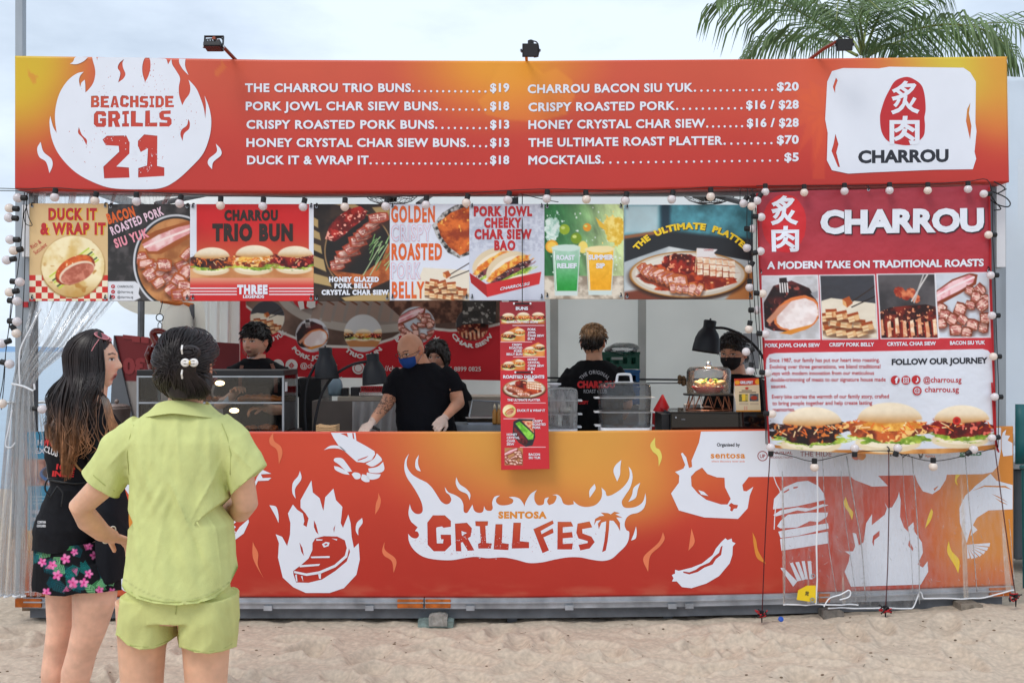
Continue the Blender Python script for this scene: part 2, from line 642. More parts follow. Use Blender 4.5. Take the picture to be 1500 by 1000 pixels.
MB().box((-3.03,2.72,2.805),(3.03,2.77,2.86)).build('back_beam', ALU,frame)
MB().box((-3.0,.13,2.62),(3.02,.19,2.68)).build('head_beam', ALU,frame)
MB().box((-.02,.22,.15),(.04,.27,2.62)).build('post', STEEL_DK,frame)
for xa,xb in ((-2.35,-2.0),(-.62,-.5),(.02,.06),(1.55,1.25)):
    MB().tube([(xa,.5,2.62),(xb,2.5,3.12)],.018,6).build('roof_rafter', STEEL_DK,frame)
MB().tube([P(207,438,1.9),P(205,640,1.9)],.028,8).build('side_post', STEEL_DK,frame)
MB().tube([P(236,440,1.9),P(283,448,1.9)],.02,8).build('side_rail', RUST,frame)
MB().tube([P(281,446,1.9),P(281,640,1.9)],.022,8).build('side_post', STEEL_DK,frame)

# ---- tent cloth: back wall,roof,bunched curtain
CLOTH = mat('white tent cloth', (240,238,232),.7,vary=.05,vscale=1.6,bump=.35,bscale=3.5,translucent=.75)
TENTW = mat('bright tent cloth', (238,243,248),.6,vary=.04,vscale=1.2,bump=.3,bscale=3,translucent=.6)
def cloth_grid(name,x0,x1,z0,z1,Y,nx,nz,fn,label,cat,m=CLOTH):
    vs,fs = [],[]
    for j in range(nz + 1):
        for i in range(nx + 1):
            x,z = x0 + (x1 - x0) * i / nx,z0 + (z1 - z0) * j / nz
            vs.append(fn(x,z))
    for j in range(nz):
        for i in range(nx):
            a = j * (nx + 1) + i
            fs.append((a,a + 1,a + nx + 2,a + nx + 1))
    o = MB().add(vs,fs).build(name,m,None,True)
    s = o.modifiers.new('thick', 'SOLIDIFY'); s.thickness = .003
    return tag(o,label,cat) if label else o
def bwfn(x,z):
    return (x,2.66 + .025 * (float(fbm(np.array(x * 1.1 + 9),np.array(z * 1.4),1,2)) - .5) + .012 * math.sin(x * 9 + z * 2) * max(0,1 - z / 1.4),z)
bw = cloth_grid('tent_back_wall', -2.42,3.0,.16,2.9,2.66,70,40,bwfn, 'white fabric back wall of the stall with vertical seams', 'tent wall')
for px in (812,941,640,470):
    x = P(px,500,2.6).x
    MB().box((x - .035,2.622,.16),(x + .035,2.634,2.88)).build('seam', mat('grey seam tape', (188,190,186),.6,translucent=.2),bw)
MB().tube([P(795,553,2.58),P(905,555,2.58),P(1000,556,2.58),P(1120,553,2.58)],.008,6).build('rope', BLACKM,bw)
MB().tube([P(795,559,2.58),P(905,561,2.58),P(1000,561,2.58),P(1120,558,2.58)],.005,6).build('rope', STEEL_DK,bw)
_k = MB()
for i in range(9):
    q = P(1001 + 6 * math.sin(i * 2.1),557 + 5 * math.cos(i * 1.7),2.52)
    _k.ball(q,.02,6,5)
_k.build('rope_knot', mat('brown rope', (110,85,60),.9),bw)
_r = MB()
_ap = (0,1.45,3.62)
n = 14
rr = []
for ring in range(9):
    t = ring / 8
    pts = []
    corners = [(-3.08,.12),(3.08,.12),(3.08,2.85),(-3.08,2.85)]
    for c in range(4):
        for k in range(n):
            a,b = corners[c],corners[(c + 1) % 4]
            s = k / n
            x,y = a[0] + (b[0] - a[0]) * s,a[1] + (b[1] - a[1]) * s
            sag = .05 * math.sin(math.pi * s) * (1 - t)
            pts.append((x * (1 - t) + _ap[0] * t,y * (1 - t) + _ap[1] * t,2.88 * (1 - t ** .85) + _ap[2] * t ** .85 - sag))
    rr.append(pts)
_r.rings(rr,cap=False)
ro = _r.build('tent_roof', CLOTH,None,True)
tag(ro, 'white fabric roof sheet over the stall, seen from below behind the menu sign', 'tent roof')
_t = MB().rings([[(x,.1 + .02 * math.sin(x * 20),2.9),(x,.1 + .02 * math.sin(x * 20),3.0)] for x in np.linspace(-3,3,60)],cap=False,closed=False).build('edge_flap', CLOTH,ro)
def bunch(name,x0,x1,z0,z1,Y,amp,nf,m,label,cat,seed=0,pinch=None):
    rs = []
    N = 90
    for j in range(31):
        t = j / 30; z = z1 + (z0 - z1) * t
        row = []
        for i in range(N + 1):
            s = i / N
            a,b = x0(t),x1(t)
            x = a + (b - a) * s
            y = Y + amp * (math.sin(s * nf * 2 * math.pi + seed + 1.2 * math.sin(t * 3)) + .5 * math.sin(s * nf * 4.7 + t * 4)) * (.35 + .65 * t)
            row.append((x,y,z))
        rs.append(row)
    o = MB().rings(rs,cap=False,closed=False).build(name,m,None,True)
    return tag(o,label,cat) if label else o
cx = lambda px: P(px,0,2.3).x
bunch('tent_curtain', lambda t: cx(287) - .03 * math.sin(t * 3),lambda t: cx(347),.2,2.85,2.36,.05,4,CLOTH, 'long white cloth curtain hanging beside the red food banner at the back', 'curtain', 1)
def blob_bag(name,cxp,cyp,wpx,hpx,Y,m,label,cat,seed):
    mb = MB()
    rs = []
    c = P(cxp,cyp,Y)
    s = (Y - CY) / F
    for i in range(15):
        t = i / 14
        z = c.z - hpx * s / 2 + hpx * s * t
        rad = math.sin(math.pi * (.08 + .86 * t)) ** .55
        rs.append([(c.x + math.cos(a) * rad * wpx * s / 2 * (1 + .12 * math.sin(3 * a + seed + t * 5)),c.y + math.sin(a) * rad * .22 * (1 + .1 * math.sin(5 * a + seed)),z) for a in [2 * math.pi * k / 24 for k in range(24)]])
    return tag(mb.rings(rs).build(name,m,None,True),label,cat)
blob_bag('rolled_tent_flap', 272,480,60,100,2.05,CLOTH, 'bulging rolled white tent flap hanging above the left display case', 'tent flap', 1)
blob_bag('rolled_tent_flap', 230,430,110,60,2.35,CLOTH, 'small rolled white tent flap under the roof above the hanging duck', 'tent flap', 3)

nt = cloth_grid('neighbour_tent', 3.80,6.5,.9,3.9,1.6,40,30,lambda x,z: (x + .25 * max(0,3.1 - z) * 0,1.6 + .25 * math.sin(x * 1.7 + 1) + .06 * math.sin(z * 3 + x * 4),min(z,3.86 - .10 * max(0,x - 3.85) ** .8)), 'large white tent standing beyond the right end of the stall', 'tent', TENTW)
_c2 = MB().rings([[(x,1.35 + .1 * math.sin(x * 3),z + .12 * math.sin(x * 2.2)) for x in np.linspace(3.72,5,16)] for z in (2.5,2.75,2.95)],cap=False,closed=False).build('eave_sheet', TENTW,nt,True)

# ================================================================== MENU SIGN ON TOP
sign = thing('menu_sign', 'long orange and red menu sign across the top of the stall with white price list', 'sign', tuple(P(750,280,-.06)))
HT = [(22,82),(150,84),(400,88),(765,89.5),(1100,87),(1300,85),(1475,83)]
HB = [(22,277),(150,279),(400,281),(765,281),(1100,274),(1300,270.5),(1478,267)]
def paint_header(cv):
    X,Y = cv.X,cv.Y
    t = sm(Y,85,260)[...,None]
    c = np.array((205,84,58)) * (1 - t) + np.array((192,52,42)) * t
    def mixto(w,col):
        nonlocal c
        c = c * (1 - w[...,None]) + np.array(col) * w[...,None]
    mixto(sm(1 - np.hypot((X - 20) / 150,(Y - 85) / 190),0,.8),(212,176,34))
    mixto(.95 * sm(1 - np.hypot((X - 735) / 190,(Y - 85) / 130),0,.9),(232,156,40))
    mixto(sm(1 - np.hypot((X - 1470) / 260,(Y - 80) / 150),0,.75),(214,190,58))
    mixto(sm(X,1395,1470) * .55 * (1 - sm(Y,170,262)),(222,130,50))
    mixto(.5 * sm(1 - np.hypot((X - 1220) / 160,(Y - 130) / 130),0,1),(226,100,66))
    cv.a[:] = c / 255
    for pts in ([(40,92),(43,105),(55,112),(50,126),(40,108)],[(325,88),(332,100),(318,114),(313,106),(322,98)]):
        m,_ = cv.pol(pts); cv.put(m * .5,(215,120,50))
    m,_ = cv.pol([(735,89),(722,115),(712,138),(700,148),(712,168),(745,176),(790,178),(830,168),(842,140),(838,118),(815,100),(795,108),(778,89)],soft=2)
    cv.put(m * .38,(240,160,50))
    cx,cy = 1207,165
    for a,L in ((200,75),(165,62),(225,70),(250,66),(275,62),(130,60),(105,70),(300,52),(330,48)):
        r = math.radians(a)
        dx,dy = math.cos(r) * L,math.sin(r) * L
        p = [(cx,cy),(cx + dx * .4 - dy * .16,cy + dy * .4 + dx * .16 - 6),(cx + dx,cy + dy + 14),(cx + dx * .5 + dy * .1,cy + dy * .5 + 8)]
        m,_ = cv.pol(p,soft=1.5); cv.put(m * .3,(226,98,48))
    m,_ = cv.pol([(1190,262),(1200,170),(1212,170),(1208,262)],soft=1.5); cv.put(m * .3,(226,98,48))
wrh = lambda u,v: .0008 * np.sin(u * 70) * np.sin(v * 3.1) + .0007 * np.sin(u * 19 + v * 5)
panel('sign_board', HT,HB,-.06,.16,paint_header,sign,PRINT,res=.34,wr=wrh)
HY_ = -.0625
t1 = TR(0,60,4)
BF = {
 'B': ([(0,0),(0,1),(.75,1),(.95,.85),(.95,.62),(.8,.52),(1,.4),(1,.15),(.8,0)],[[(.35,.2),(.65,.2),(.65,.4),(.35,.4)],[(.35,.62),(.6,.62),(.6,.8),(.35,.8)]]),
 'E': ([(0,0),(0,1),(.95,1),(.95,.78),(.38,.76),(.38,.6),(.85,.6),(.85,.4),(.38,.4),(.38,.22),(1,.22),(1,0)],[]),
 'A': ([(0,0),(.3,1),(.7,1),(1,0),(.68,0),(.62,.2),(.38,.2),(.32,0)],[[(.43,.38),(.57,.38),(.5,.72)]]),
 'C': ([(.2,0),(0,.2),(0,.8),(.2,1),(.8,1),(1,.82),(1,.64),(.68,.64),(.64,.76),(.36,.76),(.36,.24),(.64,.24),(.68,.36),(1,.36),(1,.18),(.8,0)],[]),
 'H': ([(0,0),(0,1),(.36,1),(.36,.62),(.64,.62),(.64,1),(1,1),(1,0),(.64,0),(.64,.4),(.36,.4),(.36,0)],[]),
 'S': ([(0,0),(0,.24),(.62,.24),(.64,.38),(.15,.42),(0,.55),(0,.85),(.2,1),(.95,1),(.95,.78),(.38,.76),(.38,.62),(.85,.58),(1,.45),(1,.15),(.8,0)],[]),
 'I': ([(0,0),(0,.22),(.3,.22),(.3,.78),(0,.78),(0,1),(1,1),(1,.78),(.7,.78),(.7,.22),(1,.22),(1,0)],[]),
 'D': ([(0,0),(0,1),(.7,1),(1,.75),(1,.25),(.7,0)],[[(.36,.22),(.58,.22),(.66,.35),(.66,.65),(.58,.78),(.36,.78)]]),
 'G': ([(.2,0),(0,.2),(0,.8),(.2,1),(.85,1),(1,.82),(1,.68),(.68,.68),(.6,.76),(.36,.76),(.36,.24),(.66,.24),(.66,.36),(.5,.36),(.5,.54),(1,.54),(1,.14),(.85,0)],[]),
 'R': ([(0,0),(0,1),(.75,1),(1,.8),(1,.58),(.8,.45),(1,0),(.62,0),(.45,.38),(.36,.38),(.36,0)],[[(.36,.56),(.6,.6),(.6,.78),(.36,.8)]]),
 'L': ([(0,0),(0,1),(.4,1),(.4,.25),(1,.25),(1,0)],[]),
 '2': ([(.03,0),(.03,.25),(.6,.62),(.6,.76),(.1,.78),(0,.92),(.15,1),(.85,1),(1,.85),(1,.6),(.52,.27),(.98,.25),(.98,0)],[]),
 '1': ([(.03,0),(.03,.22),(.35,.25),(.38,.7),(.1,.58),(0,.72),(0,.85),(.25,1),(.72,1),(.72,.25),(1,.22),(1,0)],[]),
}
def block_word(word,x0,x1,y0,y1,gap=.16,seed=1):
    rd = random.Random(seed)
    ws = [.55 if c == 'I' else 1 for c in word]
    tot = sum(ws) + gap * (len(word) - 1)
    u = (x1 - x0) / tot
    x = x0; hol,isl = [],[]
    for c,w in zip(word,ws):
        jy = rd.uniform(-.03,.03) * (y1 - y0)
        f = lambda p,x=x,w=w,jy=jy: [(x + a * w * u,y1 + jy - b * (y1 - y0)) for a,b in p]
        o,h = BF[c]
        o2 = [(a + rd.uniform(-.02,.02),b + rd.uniform(-.02,.02)) for a,b in o]
        hol.append(f(o2)); isl += [f(k) for k in h]
        x += (w + gap) * u
    return hol,isl
def specks(name,cx,cy,rx,ry,n,m,Y,parent,seed=1,avoid=None,smax=.9):
    rd = random.Random(seed); mb = MB()
    groups = [(cx + rx * rd.uniform(-.9,.9),cy + ry * rd.uniform(-.9,.9)) for _ in range(9)]
    for i in range(n):
        gx,gy = rd.choice(groups)
        x,y = rd.gauss(gx,rx * .16),rd.gauss(gy,ry * .22)
        if ((x - cx) / rx) ** 2 + ((y - cy) / ry) ** 2 > 1: continue
        s = rd.uniform(.2,smax)
        mb.add([P(x - s,y,Y),P(x,y + s * .8,Y),P(x + s,y + s * .1,Y),P(x + s * .2,y - s,Y)],[(0,1,2,3)])
    o = mb.build(name,m,parent)
    o['kind'] = 'stuff'
    return o
fl = t1([(540,95),(545,120),(556,160),(558,200),(545,250),(515,290),(500,303),(500,265),(497,228),(478,245),(470,272),(463,235),(470,205),(490,182),(450,192),(400,230),(355,295),(330,370),(322,450),(332,540),(310,500),(295,440),(290,480),(300,560),(330,640),(380,710),(450,775),(540,825),(650,862),(800,870),(940,863),(1030,820),(1120,740),(1190,660),(1228,560),(1238,470),(1225,390),(1198,320),(1207,380),(1203,455),(1195,400),(1180,350),(1150,280),(1105,228),(1115,270),(1110,310),(1085,345),(1068,378),(1050,320),(1048,270),(1055,220),(1035,180),(1010,140),(1004,106),(985,138),(966,104),(576,97),(570,115),(563,96)])
hol,isl = [],[]
for wd,a,b,c,d,g in (('BEACHSIDE', 533,1018,322,390,.14),('GRILLS', 550,1005,410,503,.16),('21', 603,963,552,795,.3)):
    h,i = block_word(wd,a / 4,b / 4,60 + c / 4,60 + d / 4,g,len(wd))
    hol += h; isl += i
inner = [t1(p) for p in ([(728,107),(700,130),(690,160),(705,190),(692,245),(722,222),(735,195),(722,160),(718,130)],[(850,100),(835,140),(835,190),(850,242),(870,205),(882,150),(875,100)],[(462,505),(458,540),(485,570),(507,612),(508,580),(480,550)],[(1103,458),(1095,495),(1065,520),(1057,550),(1070,587),(1078,545),(1108,515),(1112,480)])]
def motif_parts(name,outer,smooth_holes,sharp_holes,Y,m,parent):
    sp = [[(p.x,p.y) for p in catmull([(x,y,0) for x,y in outer])]]
    sp += [[(p.x,p.y) for p in catmull([(x,y,0) for x,y in h])] for h in smooth_holes]
    return motif(name,sp + list(sharp_holes),Y,m,parent,smooth=False)
motif_parts('flame_emblem', fl,inner,hol,HY_,WHITEP,sign)
if isl: motif('letter_counters', isl,HY_ - .0004,WHITEP,sign,False)
motif('flame_lick', [t1([(445,95),(428,122),(410,135),(450,137),(490,120),(515,97)])],HY_,WHITEP,sign)
motif('flame_lick', [t1([(1050,105),(1087,106),(1085,150),(1105,202),(1070,165),(1050,128)])],HY_,WHITEP,sign)
motif('flame_lick', [t1([(238,592),(218,630),(230,680),(270,710),(290,775),(308,730),(300,690),(255,650)])],HY_,WHITEP,sign)
motif('flame_lick', [t1([(1265,603),(1270,650),(1225,690),(1218,720),(1242,752),(1250,710),(1295,670),(1293,635)])],HY_,WHITEP,sign)
specks('ink_specks', 194,178,100,90,240,REDP,HY_ - .0006,sign,3,smax=.8)
specks('worn_specks', 194,215,42,44,150,WHITEP,HY_ - .0008,sign,5,smax=1.1)
MENU_L = [('THE CHARROU TRIO BUNS', 359,602,135.3,712, '$19'),('PORK JOWL CHAR SIEW BUNS', 360,642,162,712, '$18'),('CRISPY ROASTED PORK BUNS', 361,636,189,713, '$13'),('HONEY CRYSTAL CHAR SIEW BUNS', 361,682.5,215.5,713, '$13'),('DUCK IT & WRAP IT', 362,540,241,713, '$18')]
MENU_R = [('CHARROU BACON SIU YUK', 773,1015,137,133.2,1133, '$20', 1138),('CRISPY ROASTED PORK', 774,989,163.6,159.5,1088, '$16 / $28', 1093),('HONEY CRYSTAL CHAR SIEW', 774,1033,189.3,186,1089, '$16 / $28', 1094),('THE ULTIMATE ROAST PLATTER', 774,1058.5,215.5,211,1132, '$70', 1138),('MOCKTAILS', 774,880,241.3,236.5,1141, '$5', 1149)]
def dots(x0,x1,y0,y1,n,Y,parent,r=1.7):
    mb = MB()
    for i in range(n):
        t = i / (n - 1)
        c = (x0 + (x1 - x0) * t,y0 + (y1 - y0) * t)
        mb.add([P(c[0] + r * math.cos(a),c[1] + r * math.sin(a),Y) for a in [-2 * math.pi * k / 10 for k in range(10)]],[tuple(range(10))])
    o = mb.build('leader_dots', WHITEP,parent); o['kind'] = 'stuff'; return o
for s,a,b,yb,de,pr in MENU_L:
    text(s,a,b,yb,12.8,HY_,WHITEP,sign,w=.034,spc=1.1)
    dots(b + 3,de - 1,yb - 1.5,yb - 1,max(2,round((de - b - 4) / 9.1) + 1),HY_ - .0003,sign)
    text(pr,718,746,yb - .2,12.8,HY_,WHITEP,sign,w=.04,spc=1.1)
for s,a,b,y0,y1,de,pr,p0 in MENU_R:
    k = (y1 - y0) / (1170 - 774)
    text(s,a,b,y0,12.8,HY_,WHITEP,sign,w=.034,spc=1.1,slope=k * (b - a))
    dots(b + 3,de - 2,y0 + k * (b - 771) - 1.5,y0 + k * (de - 774) - 1.5,max(2,round((de - b - 4) / (11.3 if 'MOCK' in s else 9.3)) + 1),HY_ - .0003,sign)
    text(pr,p0,1170,y0 + k * (p0 - 774),12.8,HY_,WHITEP,sign,w=.04,spc=1.1,slope=k * (1170 - p0))
t2 = TR(1180,60,4)
plate = t2([(155,178),(220,160),(430,162),(490,152),(925,158),(965,185),(998,240),(995,480),(1002,530),(990,650),(1000,690),(980,752),(760,755),(400,770),(250,778),(155,758),(125,700),(130,540),(115,460),(127,240)])
slits = [t2(p) for p in ([(178,215),(188,232),(175,270),(173,307),(160,270)],[(175,545),(193,605),(180,655),(202,740),(190,738),(152,645),(165,600)],[(966,363),(957,425),(972,500),(964,578),(940,470),(947,400)])]
motif('name_plate', [plate] + slits,HY_,WHITEP,sign,False)
seal = t2([(600,212),(640,228),(680,262),(698,320),(704,400),(697,450),(700,500),(690,560),(640,600),(600,612),(540,606),(480,585),(445,530),(436,450),(445,400),(465,340),(490,290),(520,240),(560,218)])
motif('red_seal', [seal],HY_ - .0008,REDP,sign)
text('炙', 1305,1347,168,49,HY_ - .001,WHITEP,sign,w=.02,fit=True,slope=-1)
text('肉', 1303,1347,212,42,HY_ - .001,WHITEP,sign,w=.03,fit=True)
text('CHARROU', 1257,1389.5,239.5,19,HY_,BLACKP,sign,w=.045,slope=-2)
# ================================================================== COUNTER FRONT
counter = thing('stall_counter', 'orange and red printed serving counter with white flame artwork along its front', 'counter', (0,.2,.15))
CT = [(36,632),(300,632),(765,632),(1120,628.5),(1300,626.5),(1484,624)]
CB = [(36,873),(300,874),(765,875),(1000,872),(1130,870),(1300,864),(1484,857)]
def paint_counter(cv):
    X,Y = cv.X,cv.Y
    t = sm(Y,640,870)[...,None]
    c = np.array((208,74,50)) * (1 - t) + np.array((180,46,33)) * t
    def mixto(w,col):
        nonlocal c
        c = c * (1 - w[...,None]) + np.array(col) * w[...,None]
    mixto(sm(1 - np.hypot((X - 800) / 320,(Y - 605) / 215),0,.7),(219,155,66))
    mixto(.6 * sm(1 - np.hypot((X - 915) / 130,(Y - 715) / 90),0,.8),(224,160,66))
    mixto(.7 * sm(X,940,1030) * (1 - sm(X,1060,1130)) * (1 - sm(Y,660,780)),(214,110,48))
    mixto(.35 * sm(X,1000,1200),(206,84,48))
    mixto(sm(X,1300,1430) * (1 - .45 * sm(Y,800,860)),(216,136,52))
    mixto(.6 * (1 - sm(X,150,200)),(230,150,50))
    mixto(.35 * sm(Y,838,876) * sm(fbm(X / 40,Y / 12,1,5),.35,.7),(206,150,116))
    cv.a[:] = c / 255
panel('counter_panel', CT,CB,.03,.02,paint_counter,counter,PRINT,res=.3,wr=lambda u,v: .0008 * np.sin(u * 31) * np.sin(3.1 * v))
YC = .0282
def cbox(px0,px1,m,name,z0=None):
    pass
_a,_b = P(38,632,.06),P(1484,625,.06)
MB().box((_a.x,.056,.15),(_b.x,.075,_a.z - .012)).build('backing_board', mat('plywood', (150,125,95),.8),counter)
MB().box((_a.x,.078,_a.z - .065),(_b.x,.62,_a.z - .043)).build('worktop', mat('white laminate', (205,205,205),.35),counter)
for x in (_a.x + .01,-.9,.9,_b.x - .03):
    MB().box((x,.08,.15),(x + .02,.6,_a.z - .067)).build('support_panel', mat('plywood', (150,125,95),.8),counter)
g = TR(580,630,3.7025)
gf = g([(72,125),(62,150),(58,180),(66,210),(90,240),(125,262),(165,282),(195,310),(222,350),(245,385),(270,400),(290,395),(300,375),(290,350),(272,335),(264,305),(285,335),(320,350),(350,370),(365,400),(368,440),(385,447),(398,430),(415,402),(425,435),(450,447),(472,440),(478,410),(490,432),(515,435),(525,420),(522,390),(535,360),(565,352),(545,370),(545,390),(565,405),(600,405),(630,395),(635,375),(612,362),(640,360),(670,370),(690,395),(697,412),(705,385),(730,345),(765,322),(752,345),(752,380),(770,405),(800,400),(808,370),(830,362),(820,385),(830,405),(855,395),(868,375),(870,355),(848,350),(875,348),(895,365),(908,395),(935,405),(965,400),(962,382),(990,405),(1030,415),(1080,405),(1110,375),(1118,345),(1115,310),(1135,330),(1145,355),(1180,345),(1230,310),(1260,270),(1268,235),(1262,195),(1278,220),(1283,260),(1270,310),(1245,350),(1225,385),(1235,415),(1270,420),(1310,410),(1340,385),(1353,340),(1356,380),(1345,420),(1315,445),(1275,455),(1250,475),(1240,510),(1250,540),(1265,550),(1262,590),(1245,625),(1210,660),(1170,695),(1120,707),(1060,700),(1000,688),(930,688),(860,700),(790,715),(720,718),(650,700),(580,688),(500,692),(430,685),(370,692),(300,703),(220,700),(150,685),(100,650),(72,605),(66,560),(85,580),(110,585),(125,570),(118,550),(103,545),(118,525),(100,510),(80,490),(68,450),(75,400),(85,430),(105,450),(130,452),(145,435),(140,395),(120,350),(90,300),(60,255),(46,210),(50,160)])
GL = [[(200,460),(265,460),(298,490),(298,522),(258,528),(250,520),(222,525),(218,530),(222,612),(255,612),(258,590),(245,590),(242,565),(298,565),(300,620),(265,655),(205,655),(172,620),(170,500)],
 [(320,505),(385,500),(412,530),(405,575),(390,585),(425,650),(390,652),(362,605),(352,608),(355,655),(325,655)],
 [(430,492),(500,492),(498,515),(485,518),(490,610),(520,612),(515,640),(447,640),(445,615),(460,608),(455,520),(432,518)],
 [(540,508),(578,508),(575,610),(612,615),(610,648),(530,645)],
 [(637,500),(678,500),(672,600),(722,605),(722,638),(628,640)],
 [(745,535),(850,487),(856,505),(785,545),(790,562),(850,530),(855,555),(800,580),(830,650),(795,665),(755,560)],
 [(877,495),(950,495),(962,520),(905,525),(905,555),(955,550),(960,580),(905,585),(905,615),(960,612),(955,645),(875,645)],
 [(985,505),(1050,493),(1065,525),(1010,535),(1012,558),(1060,575),(1078,605),(1050,640),(1000,650),(990,620),(1040,610),(1040,600),(990,585),(978,555)],
 [(1118,660),(1130,600),(1137,540),(1140,492),(1115,500),(1100,535),(1095,505),(1112,485),(1088,490),(1074,515),(1080,480),(1105,465),(1130,462),(1110,445),(1150,448),(1165,455),(1185,440),(1215,448),(1190,455),(1228,472),(1195,472),(1215,500),(1216,545),(1200,515),(1180,490),(1158,488),(1155,540),(1148,600),(1138,650)]]
motif_parts('grill_emblem', gf,[],[g(p) for p in GL],YC,WHITEP,counter)
motif('letter_counters', [g([(355,545),(385,555),(358,572)])],YC - .0004,WHITEP,counter,False)
text('SENTOSA', 580 + 555 / 3.7025,580 + 818 / 3.7025,630 + 478 / 3.7025,10.5,YC,AMBERP,counter,w=.06,spc=1.15)
specks('ink_specks', 765,795,160,24,260,REDP,YC - .0006,counter,9,smax=.6)
specks('worn_specks', 745,800,90,22,120,WHITEP,YC - .0008,counter,19,smax=.8)
for p in ([(125,132),(108,160),(105,195),(115,215),(135,222),(122,190),(120,160)],[(327,253),(325,290),(345,325),(385,345),(400,378),(403,345),(380,315),(345,290)],[(1222,160),(1190,190),(1180,225),(1200,277),(1215,240),(1217,200)],[(1077,290),(1050,325),(1050,365),(1065,345),(1083,315)],[(1325,283),(1290,310),(1280,350),(1260,388),(1300,365),(1312,320)],[(1302,520),(1290,560),(1275,597),(1300,585),(1306,550)]):
    motif('flame_lick', [g(p)],YC,WHITEP,counter)
c3 = TR(340,620,3.571)
steak_fl = c3([(415,297),(422,360),(458,390),(472,440),(478,455),(487,385),(530,340),(543,400),(577,435),(568,520),(580,545),(608,475),(620,520),(625,590),(637,650),(662,625),(668,710),(650,790),(585,860),(510,885),(385,885),(320,855),(265,805),(240,700),(245,625),(228,578),(262,592),(288,640),(303,580),(305,520),(292,470),(318,423),(340,450),(370,470),(378,510),(372,530),(390,540),(400,495),(385,470),(358,440),(358,400),(380,360)])
steak_h = [c3(p) for p in ([(428,505),(440,530),(452,580),(438,565),(428,540)],[(540,528),(533,570),(530,550)],[(352,620),(368,650),(376,692),(362,670)],[(420,625),(435,600),(480,588),(550,590),(600,615),(617,670),(600,720),(540,770),(470,815),(400,832),(335,830),(320,785),(320,770),(360,740),(400,705),(420,660)])]
motif('steak_flame', [steak_fl] + steak_h,YC,WHITEP,counter,False)
for p in ([(470,630),(490,618),(510,622),(505,640),(480,648)],[(410,695),(510,692),(510,702),(415,703)],[(350,740),(460,733),(455,743),(355,751)],[(560,594),(588,603),(600,650),(590,690),(535,738),(455,772),(390,783),(324,770),(324,781),(390,796),(460,785),(542,750),(602,698),(612,650),(597,598)],[(450,785),(465,782),(464,812),(455,810)],[(330,790),(338,788),(342,826),(335,825)],[(360,797),(368,797),(372,826)],[(440,603),(475,606),(470,611),(440,612)],[(520,600),(550,604),(548,611)]):
    motif('steak_line', [c3(p)],YC - .0004,WHITEP if len(p) != 5 or p[0] != (470,630) else WHITEP,counter,False)
motif('steak_bone', [c3([(480,633),(492,626),(500,630),(490,638)])],YC - .0008,REDP,counter,False)
for p in ([(355,247),(362,290),(330,340),(332,392),(315,360),(318,310),(345,275)],[(195,427),(230,435),(243,480),(243,520),(225,480)],[(680,493),(682,520),(662,550),(660,585),(647,560),(652,520)]):
    motif('flame_lick', [c3(p)],YC,WHITEP,counter)
for p,m in (([(215,47),(195,80),(200,110),(235,140),(245,212),(263,160),(255,120),(220,90)],SALMONP),([(765,362),(778,400),(770,440),(748,475),(752,420),(763,390)],SALMONP),([(798,617),(785,660),(795,690),(835,720),(845,780),(860,730),(850,700),(800,660)],SALMONP),([(108,617),(107,690),(125,740),(165,808),(135,740),(137,680),(118,640)],SALMONP)):
    motif('ember', [c3(p)],YC,m,counter)
motif('prawn_head', [c3([(517,48),(645,48),(650,90),(705,120),(745,145),(748,160),(730,190),(690,205),(650,200),(600,155),(560,120),(530,75)]),c3([(655,190),(715,168),(700,180),(660,195)]),c3([(565,52),(600,50),(608,72),(590,62)]),c3([(628,50),(636,50),(640,82),(632,78)])],YC,WHITEP,counter,False)
for p in ([(480,138),(515,116),(560,118),(600,150),(560,132),(515,130)],[(757,155),(780,180),(782,195),(735,225),(698,210),(740,185)],[(790,200),(796,240),(770,258),(720,255),(712,235),(760,225)],[(778,265),(765,285),(725,293),(705,275),(705,255),(740,262)],[(718,305),(695,305),(675,290),(680,265),(700,270),(718,290)],[(670,285),(645,290),(625,265),(640,255),(668,262)],[(540,180),(575,182),(600,210),(628,250),(600,250),(560,215),(533,195)],[(533,222),(560,228),(600,250),(615,268),(580,262),(540,242)]):
    motif('prawn_segment', [c3(p)],YC,WHITEP,counter)
motif('fish_tail', [c3([(110,330),(130,280),(155,240),(205,262),(150,265),(160,285),(205,283),(190,298),(135,300),(115,345)])],YC,WHITEP,counter,False)
motif('fish_body', [c3([(0,600),(40,540),(85,500),(88,515),(60,575),(20,605),(-30,640),(-60,640)])],YC,WHITEP,counter,False)
for k in range(4):
    motif('fish_rib', [c3([(-20,500 + k * 28),(14,482 + k * 26),(20,490 + k * 26),(-14,512 + k * 28)])],YC,WHITEP,counter,False)
motif('fish_fin', [[(172,690),(190,668),(215,690),(205,745),(186,720)]],YC,WHITEP,counter)
motif('ember', [[(181,760),(200,740),(212,800),(196,812)]],YC,AMBERP,counter)
motif('flame_lick', [[(176,800),(188,830),(200,868),(178,862),(172,830)]],YC,WHITEP,counter)
c5 = TR(920,620,3.226)
c6 = TR(1200,620,3.226)
chick = c5([(345,38),(335,90),(300,175),(303,205),(288,210),(275,160),(258,138),(250,142),(262,175),(270,195),(262,212),(240,222),(222,228),(242,245),(240,280),(203,330),(240,410),(360,443),(520,450),(565,400),(575,340),(592,298),(560,320),(545,318),(540,290),(570,252)]) + [(1250,697),(1440,694),(1454,691),(1462,682),(1466,660),(1466.5,626)]
chick_h = [c5(p) for p in ([(350,208),(375,238),(420,254),(456,256),(458,300),(485,355),(470,382),(440,382),(370,360),(330,330),(300,295),(297,250),(320,225)],[(475,387),(487,374),(500,382),(520,385),(515,400),(500,402),(492,415),(482,410),(485,396)])]
motif('organiser_plate', [chick] + chick_h,YC,WHITEP,counter,False)
